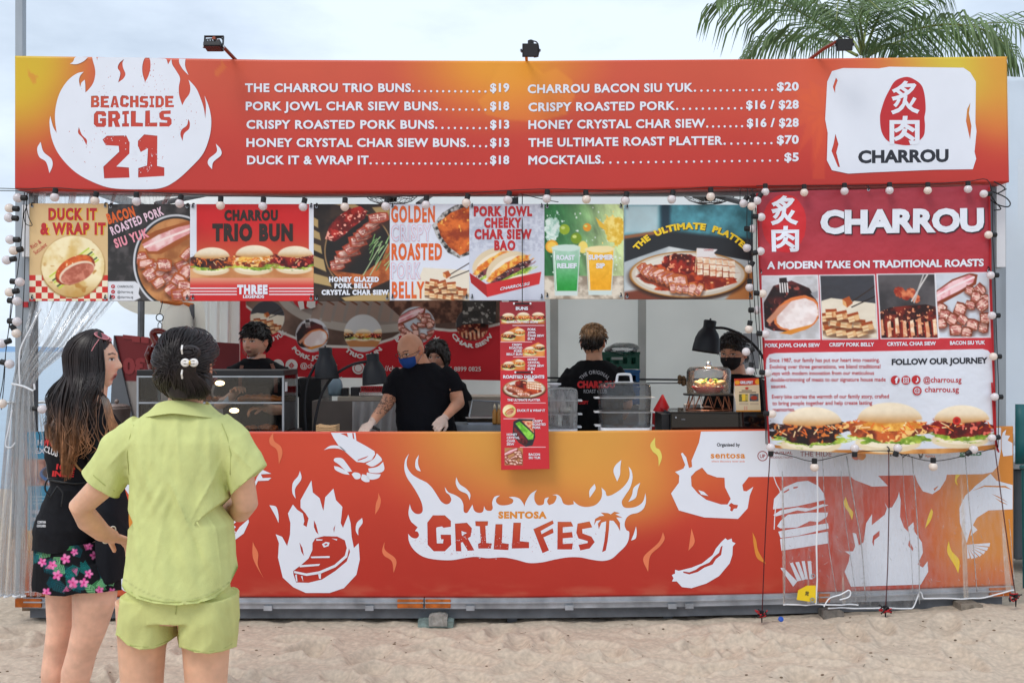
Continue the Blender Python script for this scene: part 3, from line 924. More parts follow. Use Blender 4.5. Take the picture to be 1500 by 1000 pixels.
motif('flame_lick', [c5([(332,314),(358,322),(380,342),(345,335)])],YC - .0004,WHITEP,counter,False)
motif('sausage', [c5([(440,560),(460,541),(470,550),(490,543),(492,558),(508,565),(495,580),(493,620),(480,660),(430,720),(370,755),(300,777),(255,772),(230,745),(208,745),(215,730),(207,715),(222,708),(222,690),(240,695),(300,680),(350,660),(400,620),(415,590)]),c5([(447,575),(440,620),(415,640),(400,665),(360,680),(330,700),(290,712),(262,705),(260,698),(290,702),(320,690),(340,675),(385,655),(405,630),(430,610),(438,582)])],YC,WHITEP,counter,False)
for p,m in (([(128,65),(105,100),(115,130),(140,155),(145,203),(160,160),(150,125),(130,110)],LIMEP),([(165,512),(173,545),(150,580),(105,625),(95,700),(72,650),(80,620),(145,560)],SALMONP),([(300,495),(315,550),(308,575),(285,600),(292,550)],SALMONP),([(588,513),(605,550),(615,600),(652,662),(610,635),(595,580)],AMBERP)):
    motif('ember', [c5(p)],YC,m,counter)
motif('burger_bun', [c5([(685,405),(690,355),(740,300),(800,275),(850,270),(900,295),(925,330),(932,360),(800,390)]),c5([(735,322),(760,308),(762,314),(738,328)]),c5([(780,300),(805,296),(800,304),(782,308)])],YC,WHITEP,counter,False)
for p in ([(685,432),(720,410),(800,395),(860,400),(920,380),(948,385),(900,400),(840,415),(800,410),(700,438)],[(704,485),(720,460),(755,430),(850,420),(945,420),(940,440),(900,465),(860,460),(800,490),(720,495)],[(710,510),(760,500),(945,470),(948,495),(800,530),(720,540)],[(718,545),(945,510),(948,565),(725,600)]):
    motif('burger_layer', [c5(p)],YC,WHITEP,counter,False)
for p in ([(765,660),(778,655),(820,740),(800,745)],[(790,655),(808,652),(838,735),(822,740)],[(820,650),(835,648),(850,735),(838,735)],[(848,650),(865,648),(872,735),(858,735)],[(720,682),(735,680),(800,745),(780,770)]):
    motif('fry', [c5(p)],YC,WHITEP,counter,False)
motif('tall_flame', [c6([(377,322),(385,360),(382,440),(400,490),(425,515),(420,490),(445,465),(450,510),(485,560),(490,610),(465,665),(490,680),(512,650),(515,700),(480,760),(150,770),(120,700),(140,650),(145,620),(120,603),(160,603),(170,580),(158,515),(175,520),(187,575),(210,560),(222,470),(250,427),(248,480),(310,430),(320,400),(308,372),(325,400),(345,395),(370,350)]),c6([(285,505),(285,530),(260,550),(258,580),(250,560),(255,530)]),c6([(425,550),(445,590),(442,602),(420,575)])],YC,WHITEP,counter,False)
motif('bird', [c6([(135,238),(270,238),(325,295),(250,298),(165,265)])],YC - .0004,WHITEP,counter,False)
motif('squid', [c6([(450,236),(605,232),(598,265),(570,310),(535,333),(490,320),(465,280)]),c6([(540,308),(562,294),(560,300),(545,318)])],YC - .0004,WHITEP,counter,False)
for p in ([(645,240),(668,240),(650,265),(655,293),(642,275)],[(530,402),(537,420),(525,460),(500,495),(515,440)],[(612,555),(625,600),(660,640),(662,680),(657,707),(640,670),(610,620),(605,590)],[(125,345),(115,380),(140,420),(155,455),(160,420),(140,390)]):
    motif('ember', [c6(p)],YC,YELLOWP,counter)
motif('lobster_tail', [c6([(735,297),(810,237),(838,270),(914,290),(914,405),(800,410),(745,445),(715,500),(697,565),(690,540),(665,470),(663,400),(690,340),(722,312)]),c6([(722,318),(780,292),(880,294),(910,312),(876,302),(780,299)]),c6([(815,332),(850,345),(895,375),(850,352)]),c6([(830,350),(870,372),(893,384),(860,374)])],YC,WHITEP,counter,False)
motif('lobster_scale', [c6([(715,530),(725,478),(748,502)])],YC,WHITEP,counter,False)
for k in range(7):
    a0,a1 = R(8 + k * 12),R(16 + k * 12)
    L = 112 - k * 4
    motif('lobster_fan', [c6([(697,572 - 0),(697 + L * math.cos(a0),548 + L * math.sin(a0)),(697 + L * math.cos(a1),550 + L * math.sin(a1))])],YC,WHITEP,counter,False)
motif('claw', [c6([(862,62),(868,42),(884,28),(878,55),(902,58),(890,80),(913,92),(913,150),(870,155),(862,120)])],YC,WHITEP,counter,False)
text('Organised by', 1050,1084,653.5,5,YC,BLACKP,counter,w=.03)
text('sentosa', 1041,1091.5,671,9.5,YC,AMBERP,counter,w=.03,spc=1.08)
text('where discovery never ends', 1042,1091,676.5,2.6,YC,SALMONP,counter,w=.01)
def ring_print(cx,cy,r0,r1,m,parent,Y,name='ring', n=28):
    mb = MB(); o,i = [],[]
    for k in range(n):
        a = 2 * math.pi * k / n
        o.append(P(cx + r1 * math.cos(a),cy + r1 * math.sin(a),Y)); i.append(P(cx + r0 * math.cos(a),cy + r0 * math.sin(a),Y))
    mb.v = [tuple(p) for p in o + i]
    mb.f = [(k,n + k,n + (k + 1) % n,(k + 1) % n) for k in range(n)]
    return mb.build(name,m,parent)
def disc_print(cx,cy,r,m,parent,Y,name='disc', n=28):
    return MB().add([P(cx + r * math.cos(a),cy + r * math.sin(a),Y) for a in [-2 * math.pi * k / n for k in range(n)]],[tuple(range(n))]).build(name,m,parent)
WINE = mat('wine print', (150,40,48),.5)
ring_print(1117,667.5,6.3,7.5,WINE,counter,YC - .0012)
text('UP', 1113,1121,670.5,5.5,YC,WINE,counter,w=.02)
text('UNUSUAL', 1127,1161,665,4,YC,WINE,counter,w=.02)
text('PRODUCTIONS', 1127,1161,671,3,YC,WINE,counter,w=.01)
text('THE HIDE', 1172,1218,668,7,YC,WINE,counter,w=.0)
disc_print(1254,667,6.5,mat('orange red print', (215,90,40),.5),counter,YC - .0012)
disc_print(1262,667,6.5,AMBERP,counter,YC - .0016)
text('NINJA', 1304,1333,668,8,YC,BLACKP,counter,w=.03)
text('Food', 1355,1363,664.5,3.5,YC,SALMONP,counter,w=.01)
text('Agency', 1355,1370,669,3.5,YC,SALMONP,counter,w=.01)
motif('leaf_mark', [[(1344,661),(1349,668),(1353,661),(1351,670),(1347,671)]],YC,SALMONP,counter,False)
text('grab', 1405,1438,667,8,YC,mat('green print', (60,130,90),.5),counter,w=.03)

# ================================================================== PICTURES FOR THE PRINTS
def pic_bao(cv,cx,cy,w,kind=0,seed=1,board=False):
    s = w / 2
    dk,md,hi = [((28,14,14),(96,34,22),(220,120,50)),((110,40,22),(206,96,40),(250,200,120)),((70,8,10),(150,24,20),(236,110,90))][kind]
    cv.ell(cx,cy + .46 * s,.86 * s,.26 * s,(232,212,176))
    cv.ell(cx,cy + .42 * s,.7 * s,.17 * s,(246,232,204))
    cv.ell(cx + .06 * s,cy + .31 * s,.93 * s,.19 * s,cv.tex((92,130,30),(196,212,80),60 / max(w,8),seed,(226,236,150)),wob=.5,seed=seed)
    cv.ell(cx - .02 * s,cy + .06 * s,1.04 * s,.34 * s,cv.tex(dk,md,70 / max(w,8) , seed + 1,hi,.62),wob=.38,seed=seed + 2)
    if kind == 1:
        cv.ell(cx,cy + .02 * s,.9 * s,.14 * s,cv.tex((214,130,40),(250,196,90),80 / max(w,8),seed + 3,(255,236,190)),wob=.5,seed=seed + 5)
    rd = random.Random(seed)
    for k in range((10 if kind != 2 else 3) + int(w / 7)):
        a = rd.uniform(-.95,.9)
        x0,y0 = cx + a * s,cy + rd.uniform(-.12,.12) * s
        cv.line([(x0,y0),(x0 + rd.uniform(-.18,.25) * s,y0 + rd.uniform(-.1,.16) * s)],max(.8,.03 * s),(232,108,36) if k % 3 else (248,214,160))
    m,d = cv.emask(cx + (.05 * s),cy - .14 * s,.84 * s,.46 * s)
    cut_ = 1 - sm(cv.Y,cy - .20 * s - .6 + .12 * s * np.cos((cv.X - cx) / s * 1.6),cy - .14 * s + .12 * s * np.cos((cv.X - cx) / s * 1.6))
    base = np.array((250,234,206.)) / 255
    sh = sm(cv.Y,cy - .6 * s,cy - .04 * s)[...,None]
    col = base * (1 - .08 * sh) + (np.array((222,160,92.)) / 255 - base) * (sh ** 3) * .9
    col = col + (fbm(cv.X / s * 4,cv.Y / s * 4,2,seed)[...,None] - .5) * .05
    cv.put(m * cut_,col)

def pic_cubes(cv,x0,y0,x1,y1,seed=1,bg=(232,220,200),top=(60,60,66),sticks=True):
    w,h = x1 - x0,y1 - y0
    rm,_ = cv.pol([(x0,y0),(x1,y0),(x1,y1),(x0,y1)])
    old = cv.clip; cv.clip = rm if old is None else rm * old
    if top is not None:
        cv.put(np.ones_like(cv.X),top)
        cv.pol([(x0 - 2,y0 + .42 * h),(x0 + .2 * w,y0 + .36 * h),(x1 + 2,y0 + .45 * h),(x1 + 2,y1 + 2),(x0 - 2,y1 + 2)],bg)
    rd = random.Random(seed)
    cv.ell(x0 + .45 * w,y0 + .86 * h,.5 * w,.12 * h,(196,176,150))
    spots = [(.06,.80),(.2,.86),(.38,.88),(.56,.9),(.72,.88),(.10,.66),(.28,.73),(.46,.76),(.68,.76),(.82,.8),(.2,.6),(.38,.63),(.58,.66)]
    for sx,sy in spots:
        cx,cy = x0 + sx * w,y0 + sy * h
        a = rd.uniform(-.3,.3); q = .088 * w
        c_,s_ = math.cos(a),math.sin(a)
        f = lambda p: [(cx + (x * c_ - y * s_) * q,cy + (x * s_ + y * c_) * q) for x,y in p]
        m_,_ = cv.emask(cx + .3 * q,cy + .95 * q,1.3 * q,.5 * q,soft=.5); cv.put(m_ * .6,(96,56,34))
        cv.pol(f([(-1.1,-.75),(1.0,-.9),(1.15,.7),(-1,.85)]),cv.tex((176,92,44),(236,190,136),.9,seed + int(sx * 40)))
        cv.pol(f([(-1.1,-.2),(.1,-.3),(.15,.75),(-1,.85)]),(240,208,160))
        cv.pol(f([(-1.15,-.8),(1.0,-.95),(1.1,-.45),(-1.1,-.25)]),(164,70,26))
        cv.line(f([(-1,.35),(.1,.28)]),.8,(206,128,84))
    if sticks:
        cx,cy = x0 + .47 * w,y0 + .42 * h
        cv.line([(x0 + .5 * w,y0 + .45 * h),(x1 + 3,y0 + .12 * h)],max(1,.02 * w),(50,34,26))
        cv.line([(x0 + .55 * w,y0 + .5 * h),(x1 + 3,y0 + .30 * h)],max(1,.02 * w),(38,26,22))
        cv.pol([(cx - .08 * w,cy - .04 * h),(cx + .04 * w,cy - .09 * h),(cx + .1 * w,cy + .02 * h),(cx,cy + .09 * h)],(178,84,34))
        cv.pol([(cx - .08 * w,cy - .04 * h),(cx - .02 * w,cy + .0 * h),(cx,cy + .09 * h),(cx - .07 * w,cy + .04 * h)],(230,170,110))
    cv.clip = old

def pic_jowl(cv,x0,y0,x1,y1,seed=1,clip=None):
    w,h = x1 - x0,y1 - y0
    rm,_ = cv.pol([(x0,y0),(x1,y0),(x1,y1),(x0,y1)])
    old = cv.clip; cv.clip = rm if clip is None else clip
    cv.put(np.ones_like(cv.X),cv.tex((186,184,186),(214,214,220),.5,seed))
    f = lambda p: [(x0 + a * w,y0 + b * h) for a,b in p]
    cv.pol(f([(.02,.45),(.2,.16),(.5,.08),(.8,.2),(1.0,.5),(.98,.66),(.5,.88),(.2,.86),(.05,.8)]),cv.tex((30,12,14),(92,26,24),.6,seed + 1,(150,70,60),.7))
    cv.ell(x0 + .60 * w,y0 + .60 * h,.40 * w,.27 * h,(222,122,62),rot=-.32,wob=.06)
    cv.ell(x0 + .61 * w,y0 + .61 * h,.36 * w,.23 * h,cv.tex((228,208,204),(248,238,236),.8,seed + 4),rot=-.32,wob=.08)
    cv.pol(f([(.3,.9),(.5,.84),(.85,.76),(.8,.82),(.5,.92)]),(222,140,50))
    cv.pol(f([(.08,.70),(.3,.48),(.5,.4),(.34,.56),(.14,.76)]),(206,140,110))
    cv.pol(f([(.30,.04),(.42,.03),(.45,.22),(.30,.24)]),(40,26,26))
    for k in range(4):
        cv.line(f([(.31 + .04 * k,.12),(.32 + .04 * k,.26)]),max(.8,.018 * w),(220,214,212))
    cv.pol(f([(.82,.28),(1,.22),(1,.34),(.9,.36)]),(150,150,156))
    cv.clip = old

def pic_ribs(cv,x0,y0,x1,y1,seed=1,bg=(70,66,68),sticks=True):
    w,h = x1 - x0,y1 - y0
    rm,_ = cv.pol([(x0,y0),(x1,y0),(x1,y1),(x0,y1)])
    old = cv.clip; cv.clip = rm if old is None else rm * old
    cv.put(np.ones_like(cv.X),cv.tex(tuple(c * .8 for c in bg),tuple(c * 1.3 for c in bg),.25,seed))
    f = lambda p: [(x0 + a * w,y0 + b * h) for a,b in p]
    cv.pol(f([(0,.95),(.02,.6),(.2,.52),(.5,.49),(.8,.47),(1,.52),(1,1),(0,1)]),cv.tex((38,8,6),(128,34,18),1.1,seed + 1,(232,150,110),.66))
    n = 8
    for k in range(n):
        cx = x0 + (k + .5) / n * w; jj = .03 * math.sin(k * 2.3)
        cv.pol([(cx - .035 * w,y0 + (.72 + jj) * h),(cx + .02 * w,y0 + (.70 + jj) * h),(cx + .045 * w,y0 + (.94 + jj) * h),(cx - .02 * w,y0 + (.96 + jj) * h)],cv.tex((222,150,108),(250,222,190),1.5,seed + k))
        cv.line([(cx - .045 * w,y0 + .74 * h),(cx - .03 * w,y0 + .97 * h)],max(.8,.02 * w),(150,34,14))
    if sticks:
        for sx,sy,r_ in ((.36,.28,.09),(.46,.33,.08),(.55,.29,.08),(.63,.38,.07)):
            cv.ell(x0 + sx * w,y0 + sy * h,r_ * w,r_ * w,cv.tex((150,40,22),(226,132,88),1.2,seed + 7),wob=.3,seed=seed)
        cv.line(f([(.56,.42),(.83,0)]),max(.9,.022 * w),(214,210,206))
        cv.line(f([(.60,.44),(.76,0)]),max(.9,.022 * w),(188,184,182))
    cv.clip = old

def slice_(cv,cx,cy,w,h,a,seed,brown=(150,74,30)):
    rs_ = random.Random(seed * 7 + int(cx)); w *= rs_.uniform(.78,1.2); h *= rs_.uniform(.8,1.3); a += rs_.uniform(-.35,.35)
    c_,s_ = math.cos(a),math.sin(a)
    f = lambda p: [(cx + (x + rs_.uniform(-.07,.07)) * w * c_ - y * h * s_,cy + x * w * s_ + y * h * c_) for x,y in p]
    m_,_ = cv.emask(cx + .12 * w,cy + .22 * h,.62 * w,.6 * h,a,soft=.45); cv.put(m_ * .6,(70,30,20))
    cv.pol(f([(-.5,-.5),(.1,-.58),(.5,-.42),(.55,.4),(.2,.54),(-.45,.46)]),brown)
    cv.pol(f([(-.42,-.36),(.1,-.44),(.42,-.32),(.46,.34),(.15,.44),(-.38,.38)]),cv.tex((176,92,84),(240,190,176),1.7,seed,(250,224,206),.66))
    cv.line(f([(-.38,-.1),(.42,-.05)]),max(.7,.06 * h),(246,216,200))
    cv.line(f([(-.4,.3),(.4,.34)]),max(.7,.08 * h),(150,78,50))

def pic_bacon(cv,x0,y0,x1,y1,seed=1,bg=(206,212,222)):
    w,h = x1 - x0,y1 - y0
    rm,_ = cv.pol([(x0,y0),(x1,y0),(x1,y1),(x0,y1)])
    old = cv.clip; cv.clip = rm if old is None else rm * old
    if bg is not None:
        cv.put(np.ones_like(cv.X),cv.tex(tuple(c * .94 for c in bg),bg,.3,seed))
    f = lambda p: [(x0 + a * w,y0 + b * h) for a,b in p]
    cv.pol(f([(-.02,.3),(.3,.10),(.62,0),(.75,.03),(.72,.18),(.45,.32),(.15,.46),(-.02,.52)]),(134,58,28))
    cv.pol(f([(0,.31),(.3,.13),(.6,.03),(.70,.06),(.67,.15),(.42,.28),(.12,.41),(0,.46)]),cv.tex((222,140,148),(248,206,210),.9,seed + 1))
    cv.line(f([(0,.37),(.3,.22),(.68,.07)]),max(1,.03 * h),(250,228,230))
    rd = random.Random(seed)
    for k,(a,b) in enumerate([(.62,.28),(.78,.27),(.72,.38),(.88,.40),(.84,.50),(.62,.50),(.44,.56),(.08,.56),(.18,.66),(.30,.72),(.1,.78),(.48,.72),(.66,.80),(.36,.88),(.56,.92),(.86,.84),(.90,.70)]):
        slice_(cv,x0 + a * w,y0 + b * h,.20 * w,.15 * h,rd.uniform(-.5,.9),seed + k,(128,56,30))
    cv.clip = old

def pic_trio(cv,x0,y0,x1,y1,seed=1,board=(206,150,92)):
    w,h = x1 - x0,y1 - y0
    if board is not None:
        t = sm(cv.Y,y1 - .12 * h,y1)[...,None]
        m,_ = cv.pol([(x0,y1 - .16 * h),(x1,y1 - .16 * h),(x1,y1),(x0,y1)])
        cv.put(m,cv.tex(tuple(c * .8 for c in board),tuple(min(255,c * 1.15) for c in board),.35,seed))
    for k,(a,kd) in enumerate(((.16,0),(.5,1),(.84,2))):
        pic_bao(cv,x0 + a * w,y0 + (.44 if k else .5) * h,.345 * w,kd,seed + k * 11)

def pic_platter(cv,cx,cy,rx,ry,seed=1,flag=True):
    cv.ell(cx,cy + .12 * ry,rx * 1.02,ry * 1.02,(60,34,20),soft=.08)
    cv.ell(cx,cy,rx,ry,(176,120,52))
    cv.ell(cx,cy,rx * .965,ry * .95,(208,196,180))
    cv.ell(cx,cy - .02 * ry,rx * .9,ry * .84,(226,220,208))
    cv.ell(cx - .02 * rx,cy + .1 * ry,rx * .8,ry * .6,cv.tex((120,30,12),(206,76,30),.9,seed + 2),wob=.2,seed=4)
    cv.ell(cx - .1 * rx,cy - .48 * ry,rx * .36,ry * .44,cv.tex((70,10,6),(168,40,20),1.1,seed,(240,150,110),.66),wob=.25,seed=2)
    for k in range(8):
        slice_(cv,cx - (.74 - .085 * k) * rx,cy - (.18 - .075 * k) * ry,.20 * rx,.5 * ry,-.5 + .04 * k,seed + k,(190,96,44))
    for i in range(3):
        for k in range(6):
            x,y = cx + (.2 + .11 * k) * rx,cy + (-.62 + .26 * i + .03 * k) * ry
            cv.pol([(x - .05 * rx,y - .12 * ry),(x + .045 * rx,y - .13 * ry),(x + .05 * rx,y + .1 * ry),(x - .045 * rx,y + .12 * ry)],cv.tex((232,188,150),(252,236,214),1.5,seed + k + i))
            cv.line([(x - .05 * rx,y - .13 * ry),(x + .05 * rx,y - .13 * ry)],max(.8,.03 * ry),(196,96,44))
    cv.pol([(cx + .05 * rx,cy + .62 * ry),(cx + .0 * rx,cy + .36 * ry),(cx + .35 * rx,cy + .16 * ry),(cx + .78 * rx,cy + .12 * ry),(cx + .84 * rx,cy + .34 * ry),(cx + .6 * rx,cy + .52 * ry),(cx + .3 * rx,cy + .7 * ry)],cv.tex((126,28,12),(214,84,36),.8,seed + 4,(250,180,120),.7))
    for k in range(5):
        slice_(cv,cx + (-.26 + .11 * k) * rx,cy + (.58 + .02 * k) * ry,.13 * rx,.42 * ry,.1 + .1 * k,seed + 30 + k,(206,120,60))
    if flag:
        cv.line([(cx + .12 * rx,cy - .1 * ry),(cx + .15 * rx,cy - 1.1 * ry)],max(.8,.012 * rx),(224,196,150))
        cv.pol([(cx + .15 * rx,cy - 1.14 * ry),(cx + .5 * rx,cy - 1.08 * ry),(cx + .44 * rx,cy - .92 * ry),(cx + .5 * rx,cy - .76 * ry),(cx + .14 * rx,cy - .74 * ry)],(232,226,226))

def pic_wrap(cv,cx,cy,r,seed=1):
    cv.ell(cx,cy + .03 * r,r * 1.02,r * .99,(160,120,60),soft=.05)
    m,d = cv.emask(cx,cy,r,r * .97,wob=.02)
    cv.put(m,cv.tex((222,186,112),(250,234,190),.38,seed,(196,142,70),.72))
    cv.put(m * sm(cv.Y,cy + .3 * r,cy + .95 * r) * .55,(176,122,46))
    for k in range(7):
        a = -.55
        ox,oy = -.12 * r + .05 * r * k,-.05 * r + .06 * r * k - .1 * r
        p0 = (cx + ox - .62 * r,cy + oy + .48 * r); p1 = (cx + ox + .62 * r,cy + oy - .42 * r)
        cv.line([p0,p1],max(1,.05 * r),((196,214,70),(236,240,150),(58,96,40))[k % 3])
    cv.ell(cx + .07 * r,cy + .12 * r,.68 * r,.40 * r,(150,44,18),rot=-.5,wob=.05)
    cv.ell(cx + .03 * r,cy + .06 * r,.62 * r,.34 * r,cv.tex((196,72,24),(226,110,44),1.1,seed + 2,(250,210,160),.7),rot=-.5)
    cv.ell(cx + .12 * r,cy + .2 * r,.6 * r,.31 * r,(240,214,186),rot=-.42)
    cv.ell(cx + .14 * r,cy + .23 * r,.56 * r,.27 * r,cv.tex((176,92,70),(212,132,108),1.6,seed + 3),rot=-.42)

def grommets(name,pts,Y,parent):
    for px,py in pts:
        q = P(px,py,Y)
        mb = MB().lathe([(.004,0),(.009,0),(.009,.002),(.004,.002)],(0,0,0),10,cap=False,M=Matrix.Rotation(R(90),3, 'X'))
        o = mb.build('eyelet', ALU,parent); o.location = q
        o2 = MB().tube([(0,-.003,0),(.002,-.012,.008),(.0,.0,.02),(0,.03,.024)],.0035,6).build('tie', BLACKM,parent)
        o2.location = q

# ================================================================== EIGHT FOOD POSTERS
YP,YPT = .0,-.0012
def poster(label,x0,x1,y0,y1,paint,dy=0.0,tie=True):
    p = thing('poster', label, 'poster', tuple(P((x0 + x1) / 2,y1,YP)), 'food posters hung in a row under the menu sign')
    panel('poster_sheet', [(x0,y0),(x1,y0 + dy)],[(x0,y1),(x1,y1 + dy)],YP,.005,paint,p,PRINT,res=1.25,wr=lambda u,v: .0006 * np.sin(u * 6 + v * 4))
    if tie:
        grommets('eyelet', [(x0 + 4,y0 + 4),(x1 - 4,y0 + 4 + dy),(x0 + 4,y1 - 4),(x1 - 4,y1 - 4 + dy)],YP - .003,p)
    return p
def pt1(cv):
    cv.a[:] = np.array((222,188,136)) / 255
    X,Y = cv.X,cv.Y
    chk = ((np.floor((X - 43) / 8.9) + np.floor((Y - 402) / 8.9)) % 2 == 0)
    band = sm(Y,402.5,403.5)
    cv.put(band,(238,228,200)); cv.put(band * chk,(206,44,34))
    pic_wrap(cv,107,390,46)
p1 = poster('cream poster with a duck slice on a round flatbread, first of the row', 43,158,298,441,pt1)
for s,a,b,yb,c in (('DUCK IT', 71,142,322.8,18),('& WRAP IT', 59,155,344,18)):
    text(s,a + .8,b + .8,yb + .5,c,YPT,YELLOWP,p1,w=.085,off=.0004,spc=1.2)
    text(s,a,b,yb,c,YPT,REDP,p1,w=.06,off=.0012,spc=1.2)
text('Rich &', 47,64,365,6,YPT,REDP,p1,w=0,rot=.6)
text('Succulent', 52,74,373,6,YPT,REDP,p1,w=0,rot=.65)
def pt2(cv):
    n = fbm(cv.X / 14,cv.Y / 14,1.0,4)[...,None]
    cv.a[:] = np.array((58,54,54)) / 255 * (.75 + .7 * sm(n,.4,.8))
    m,d = cv.emask(258,384,63,70)
    cv.put(m,(206,208,214))
    m,d = cv.emask(258,384,60,67)
    cv.put(m,(36,34,34)); m,d = cv.emask(258,384,57.5,64); cv.clip = m
    cv.put(m,cv.tex((156,92,46),(206,142,86),.5,2))
    cv.pol([(205,350),(228,338),(255,330),(282,322),(282,345),(262,358),(236,372),(216,372)],(160,82,32))
    cv.pol([(208,358),(232,344),(260,333),(282,328),(282,340),(258,352),(230,368),(218,368)],cv.tex((224,150,150),(250,214,210),.8,5))
    cv.line([(212,362),(240,350),(282,334)],3,(250,226,220))
    rd = random.Random(3)
    for k,(a,b) in enumerate([(206,378),(214,386),(226,392),(220,402),(236,400),(246,408),(232,414),(256,396),(266,388),(274,398),(262,412),(250,424),(270,420),(262,432),(276,432),(274,372),(240,388)]):
        slice_(cv,a,b,20,15,rd.uniform(-.9,.2),20 + k,(176,82,30))
    cv.clip = None
    m,_ = cv.pol([(158,412),(198,412),(205,418),(203,430),(206,436),(196,441),(158,441)]); cv.put(m,(222,224,230))
p2 = poster('dark smoky poster with roasted pork slices on a round board, second of the row', 158,278,299,441,pt2)
text('BACON', 159.5,201,329,16,YPT,ORANGEP,p2,w=0.055,spc=1.2,rot=R(17))
text('ROASTED PORK', 165,247,345,13,YPT,PALEPINKP,p2,w=0.039,spc=1.2,rot=R(22))
text('SIU YUK', 170,222,364,14,YPT,PINKP,p2,w=0.047,spc=1.2,rot=R(19))
for k,s in enumerate(('CHARROU.SG', '@charrou.sg', '@charrou.sg')):
    disc_print(165.5,419.5 + 7.7 * k,2.9,REDP,p2,YPT - .001,n=14)
    text(s,172,195,421.3 + 7.7 * k,3.4,YPT,BLACKP,p2,w=0)
for k,s in enumerate('f◦♪'):
    text(s,164.6,166.6,421.2 + 7.7 * k,3.4,YPT - .002,WHITEP,p2,w=0)
def pt3(cv):
    t = sm(cv.Y,315,395)[...,None]
    cv.a[:] = (np.array((208,28,32)) * (1 - t) + np.array((196,92,52)) * t) / 255
    m,_ = cv.pol([(278,290),(288,290),(288,372),(278,382)]); cv.put(m,(226,230,240))
    m,_ = cv.pol([(452.5,290),(460,290),(460,380),(452.5,376)]); cv.put(m,(226,230,240))
    m,_ = cv.pol([(278,393),(460,393),(460,407),(278,407)]); cv.put(m,cv.tex((196,128,76),(226,168,116),.3,3))
    m,_ = cv.pol([(278,407),(460,407),(460,444),(278,444)])
    t = sm(cv.Y,407,424)[...,None]
    cv.put(m,(np.array((226,150,120)) * (1 - t) + np.array((206,32,34)) * t) / 255)
    for y in (421.3,425.8,430.3):
        m,_ = cv.pol([(278,y),(347,y),(347,y + 1.7),(278,y + 1.7)]); cv.put(m,(232,234,240))
        m,_ = cv.pol([(394,y),(460,y),(460,y + 1.7),(394,y + 1.7)]); cv.put(m,(232,234,240))
    pic_bao(cv,309,381,62,0,3); pic_bao(cv,371,379,66,1,17); pic_bao(cv,431,379,62,2,29)
p3 = poster('red poster with three filled buns side by side on a wooden board', 278.5,459.5,299,441,pt3)
text('CHARROU', 328.5,407,323.5,16,YPT,DARKP,p3,w=0.07,spc=1.2)
text('TRIO BUN', 311,429,353.5,26,YPT,DARKP,p3,w=0.07,spc=1.2)
text('THREE', 347.5,392,431,14,YPT,WHITEP,p3,w=0.07,spc=1.2)
text('LEGENDS', 356,387,436.6,4.6,YPT,WHITEP,p3,w=.04)
def pt4(cv):
    cv.a[:] = cv.tex((34,26,22),(60,44,34),.5,3)
    for pts in ([(459,318),(466,322),(466,334),(459,330)],[(459,336),(468,341),(470,352),(459,348)],[(459,356),(470,360),(472,372),(459,366)],[(459,374),(474,380),(478,398),(459,390)],[(459,400),(480,406),(486,420),(459,414)],[(488,299),(520,299),(540,310),(520,306)],[(545,304),(571,302),(571,322),(556,318)],[(500,436),(540,430),(571,428),(571,441),(506,441)]):
        m,_ = cv.pol(pts,soft=1); cv.put(m * .9,(196,166,110))
    m,d = cv.emask(525,368,50,56); cv.put(m,(150,118,80))
    m,d = cv.emask(525,368,48,54); cv.put(m,(30,24,22))
    m,_ = cv.pol([(480,392),(500,398),(530,402),(560,380),(571,352),(571,410),(540,424),(500,412)],soft=1); cv.put(m,cv.tex((150,72,30),(196,108,54),1,5))
    cv.pol([(476,350),(482,332),(494,318),(512,306),(528,302),(538,310),(534,320),(518,332),(502,346),(490,354)],cv.tex((96,14,12),(190,44,34),.9,7,(248,170,150),.68))
    for k in range(9):
        slice_(cv,494 + 7.4 * k,388 - 8.6 * k,27,12,-.35 + .02 * k,60 + k,(176,66,40))
    rd = random.Random(4)
    for k in range(26):
        x,y = rd.uniform(540,568),rd.uniform(352,398)
        cv.line([(x,y),(x + rd.uniform(3,9),y - rd.uniform(6,14))],1.1,((120,166,96),(170,204,140),(70,110,60))[k % 3])
    for x in (532,542): cv.line([(x,403),(x + 26,358)],1.3,(176,196,150))
p4 = poster('dark poster with glazed pork belly slices and rosemary, fourth of the row', 459.5,571,299,441,pt4)
text('HONEY GLAZED', 482,555,413,7.6,YPT,WHITEP,p4,w=0.07,spc=1.2)
text('PORK BELLY', 490,546,422.3,7.6,YPT,WHITEP,p4,w=0.07,spc=1.2)
text('CRYSTAL CHAR SIEW', 471,569.5,432,7.6,YPT,WHITEP,p4,w=0.07,spc=1.2)
def pt5(cv):
    cv.a[:] = np.array((222,226,238)) / 255
    cv.pol([(633,330),(648,312),(668,300),(690,298),(690,340),(690,372),(672,378),(656,370),(640,348)],cv.tex((44,40,38),(200,198,196),2.2,3))
    cv.pol([(640,328),(660,312),(688,300),(690,300),(690,366),(674,374),(658,362),(646,346)],cv.tex((150,54,16),(226,112,40),.8,8,(250,180,80),.76))
    cv.pol([(620,392),(690,396),(690,441),(600,441)],(232,222,204))
    cv.clip,_ = cv.pol([(571,299),(688,299),(688,441),(571,441)])
    pic_cubes(cv,622,374,690,441,5,top=None)
p5 = poster('white poster with tall orange words beside a slab of crackling pork', 571,687.5,299,440,pt5)
text('GOLDEN', 573,637,326,24.5,YPT,ORANGEP,p5,w=0.039,spc=1.2)
text('ROASTED', 573.5,647.5,381,24.5,YPT,ORANGEP,p5,w=0.047,spc=1.2)
text('BELLY', 574,622,437,24.5,YPT,ORANGEP,p5,w=0.039,spc=1.2)
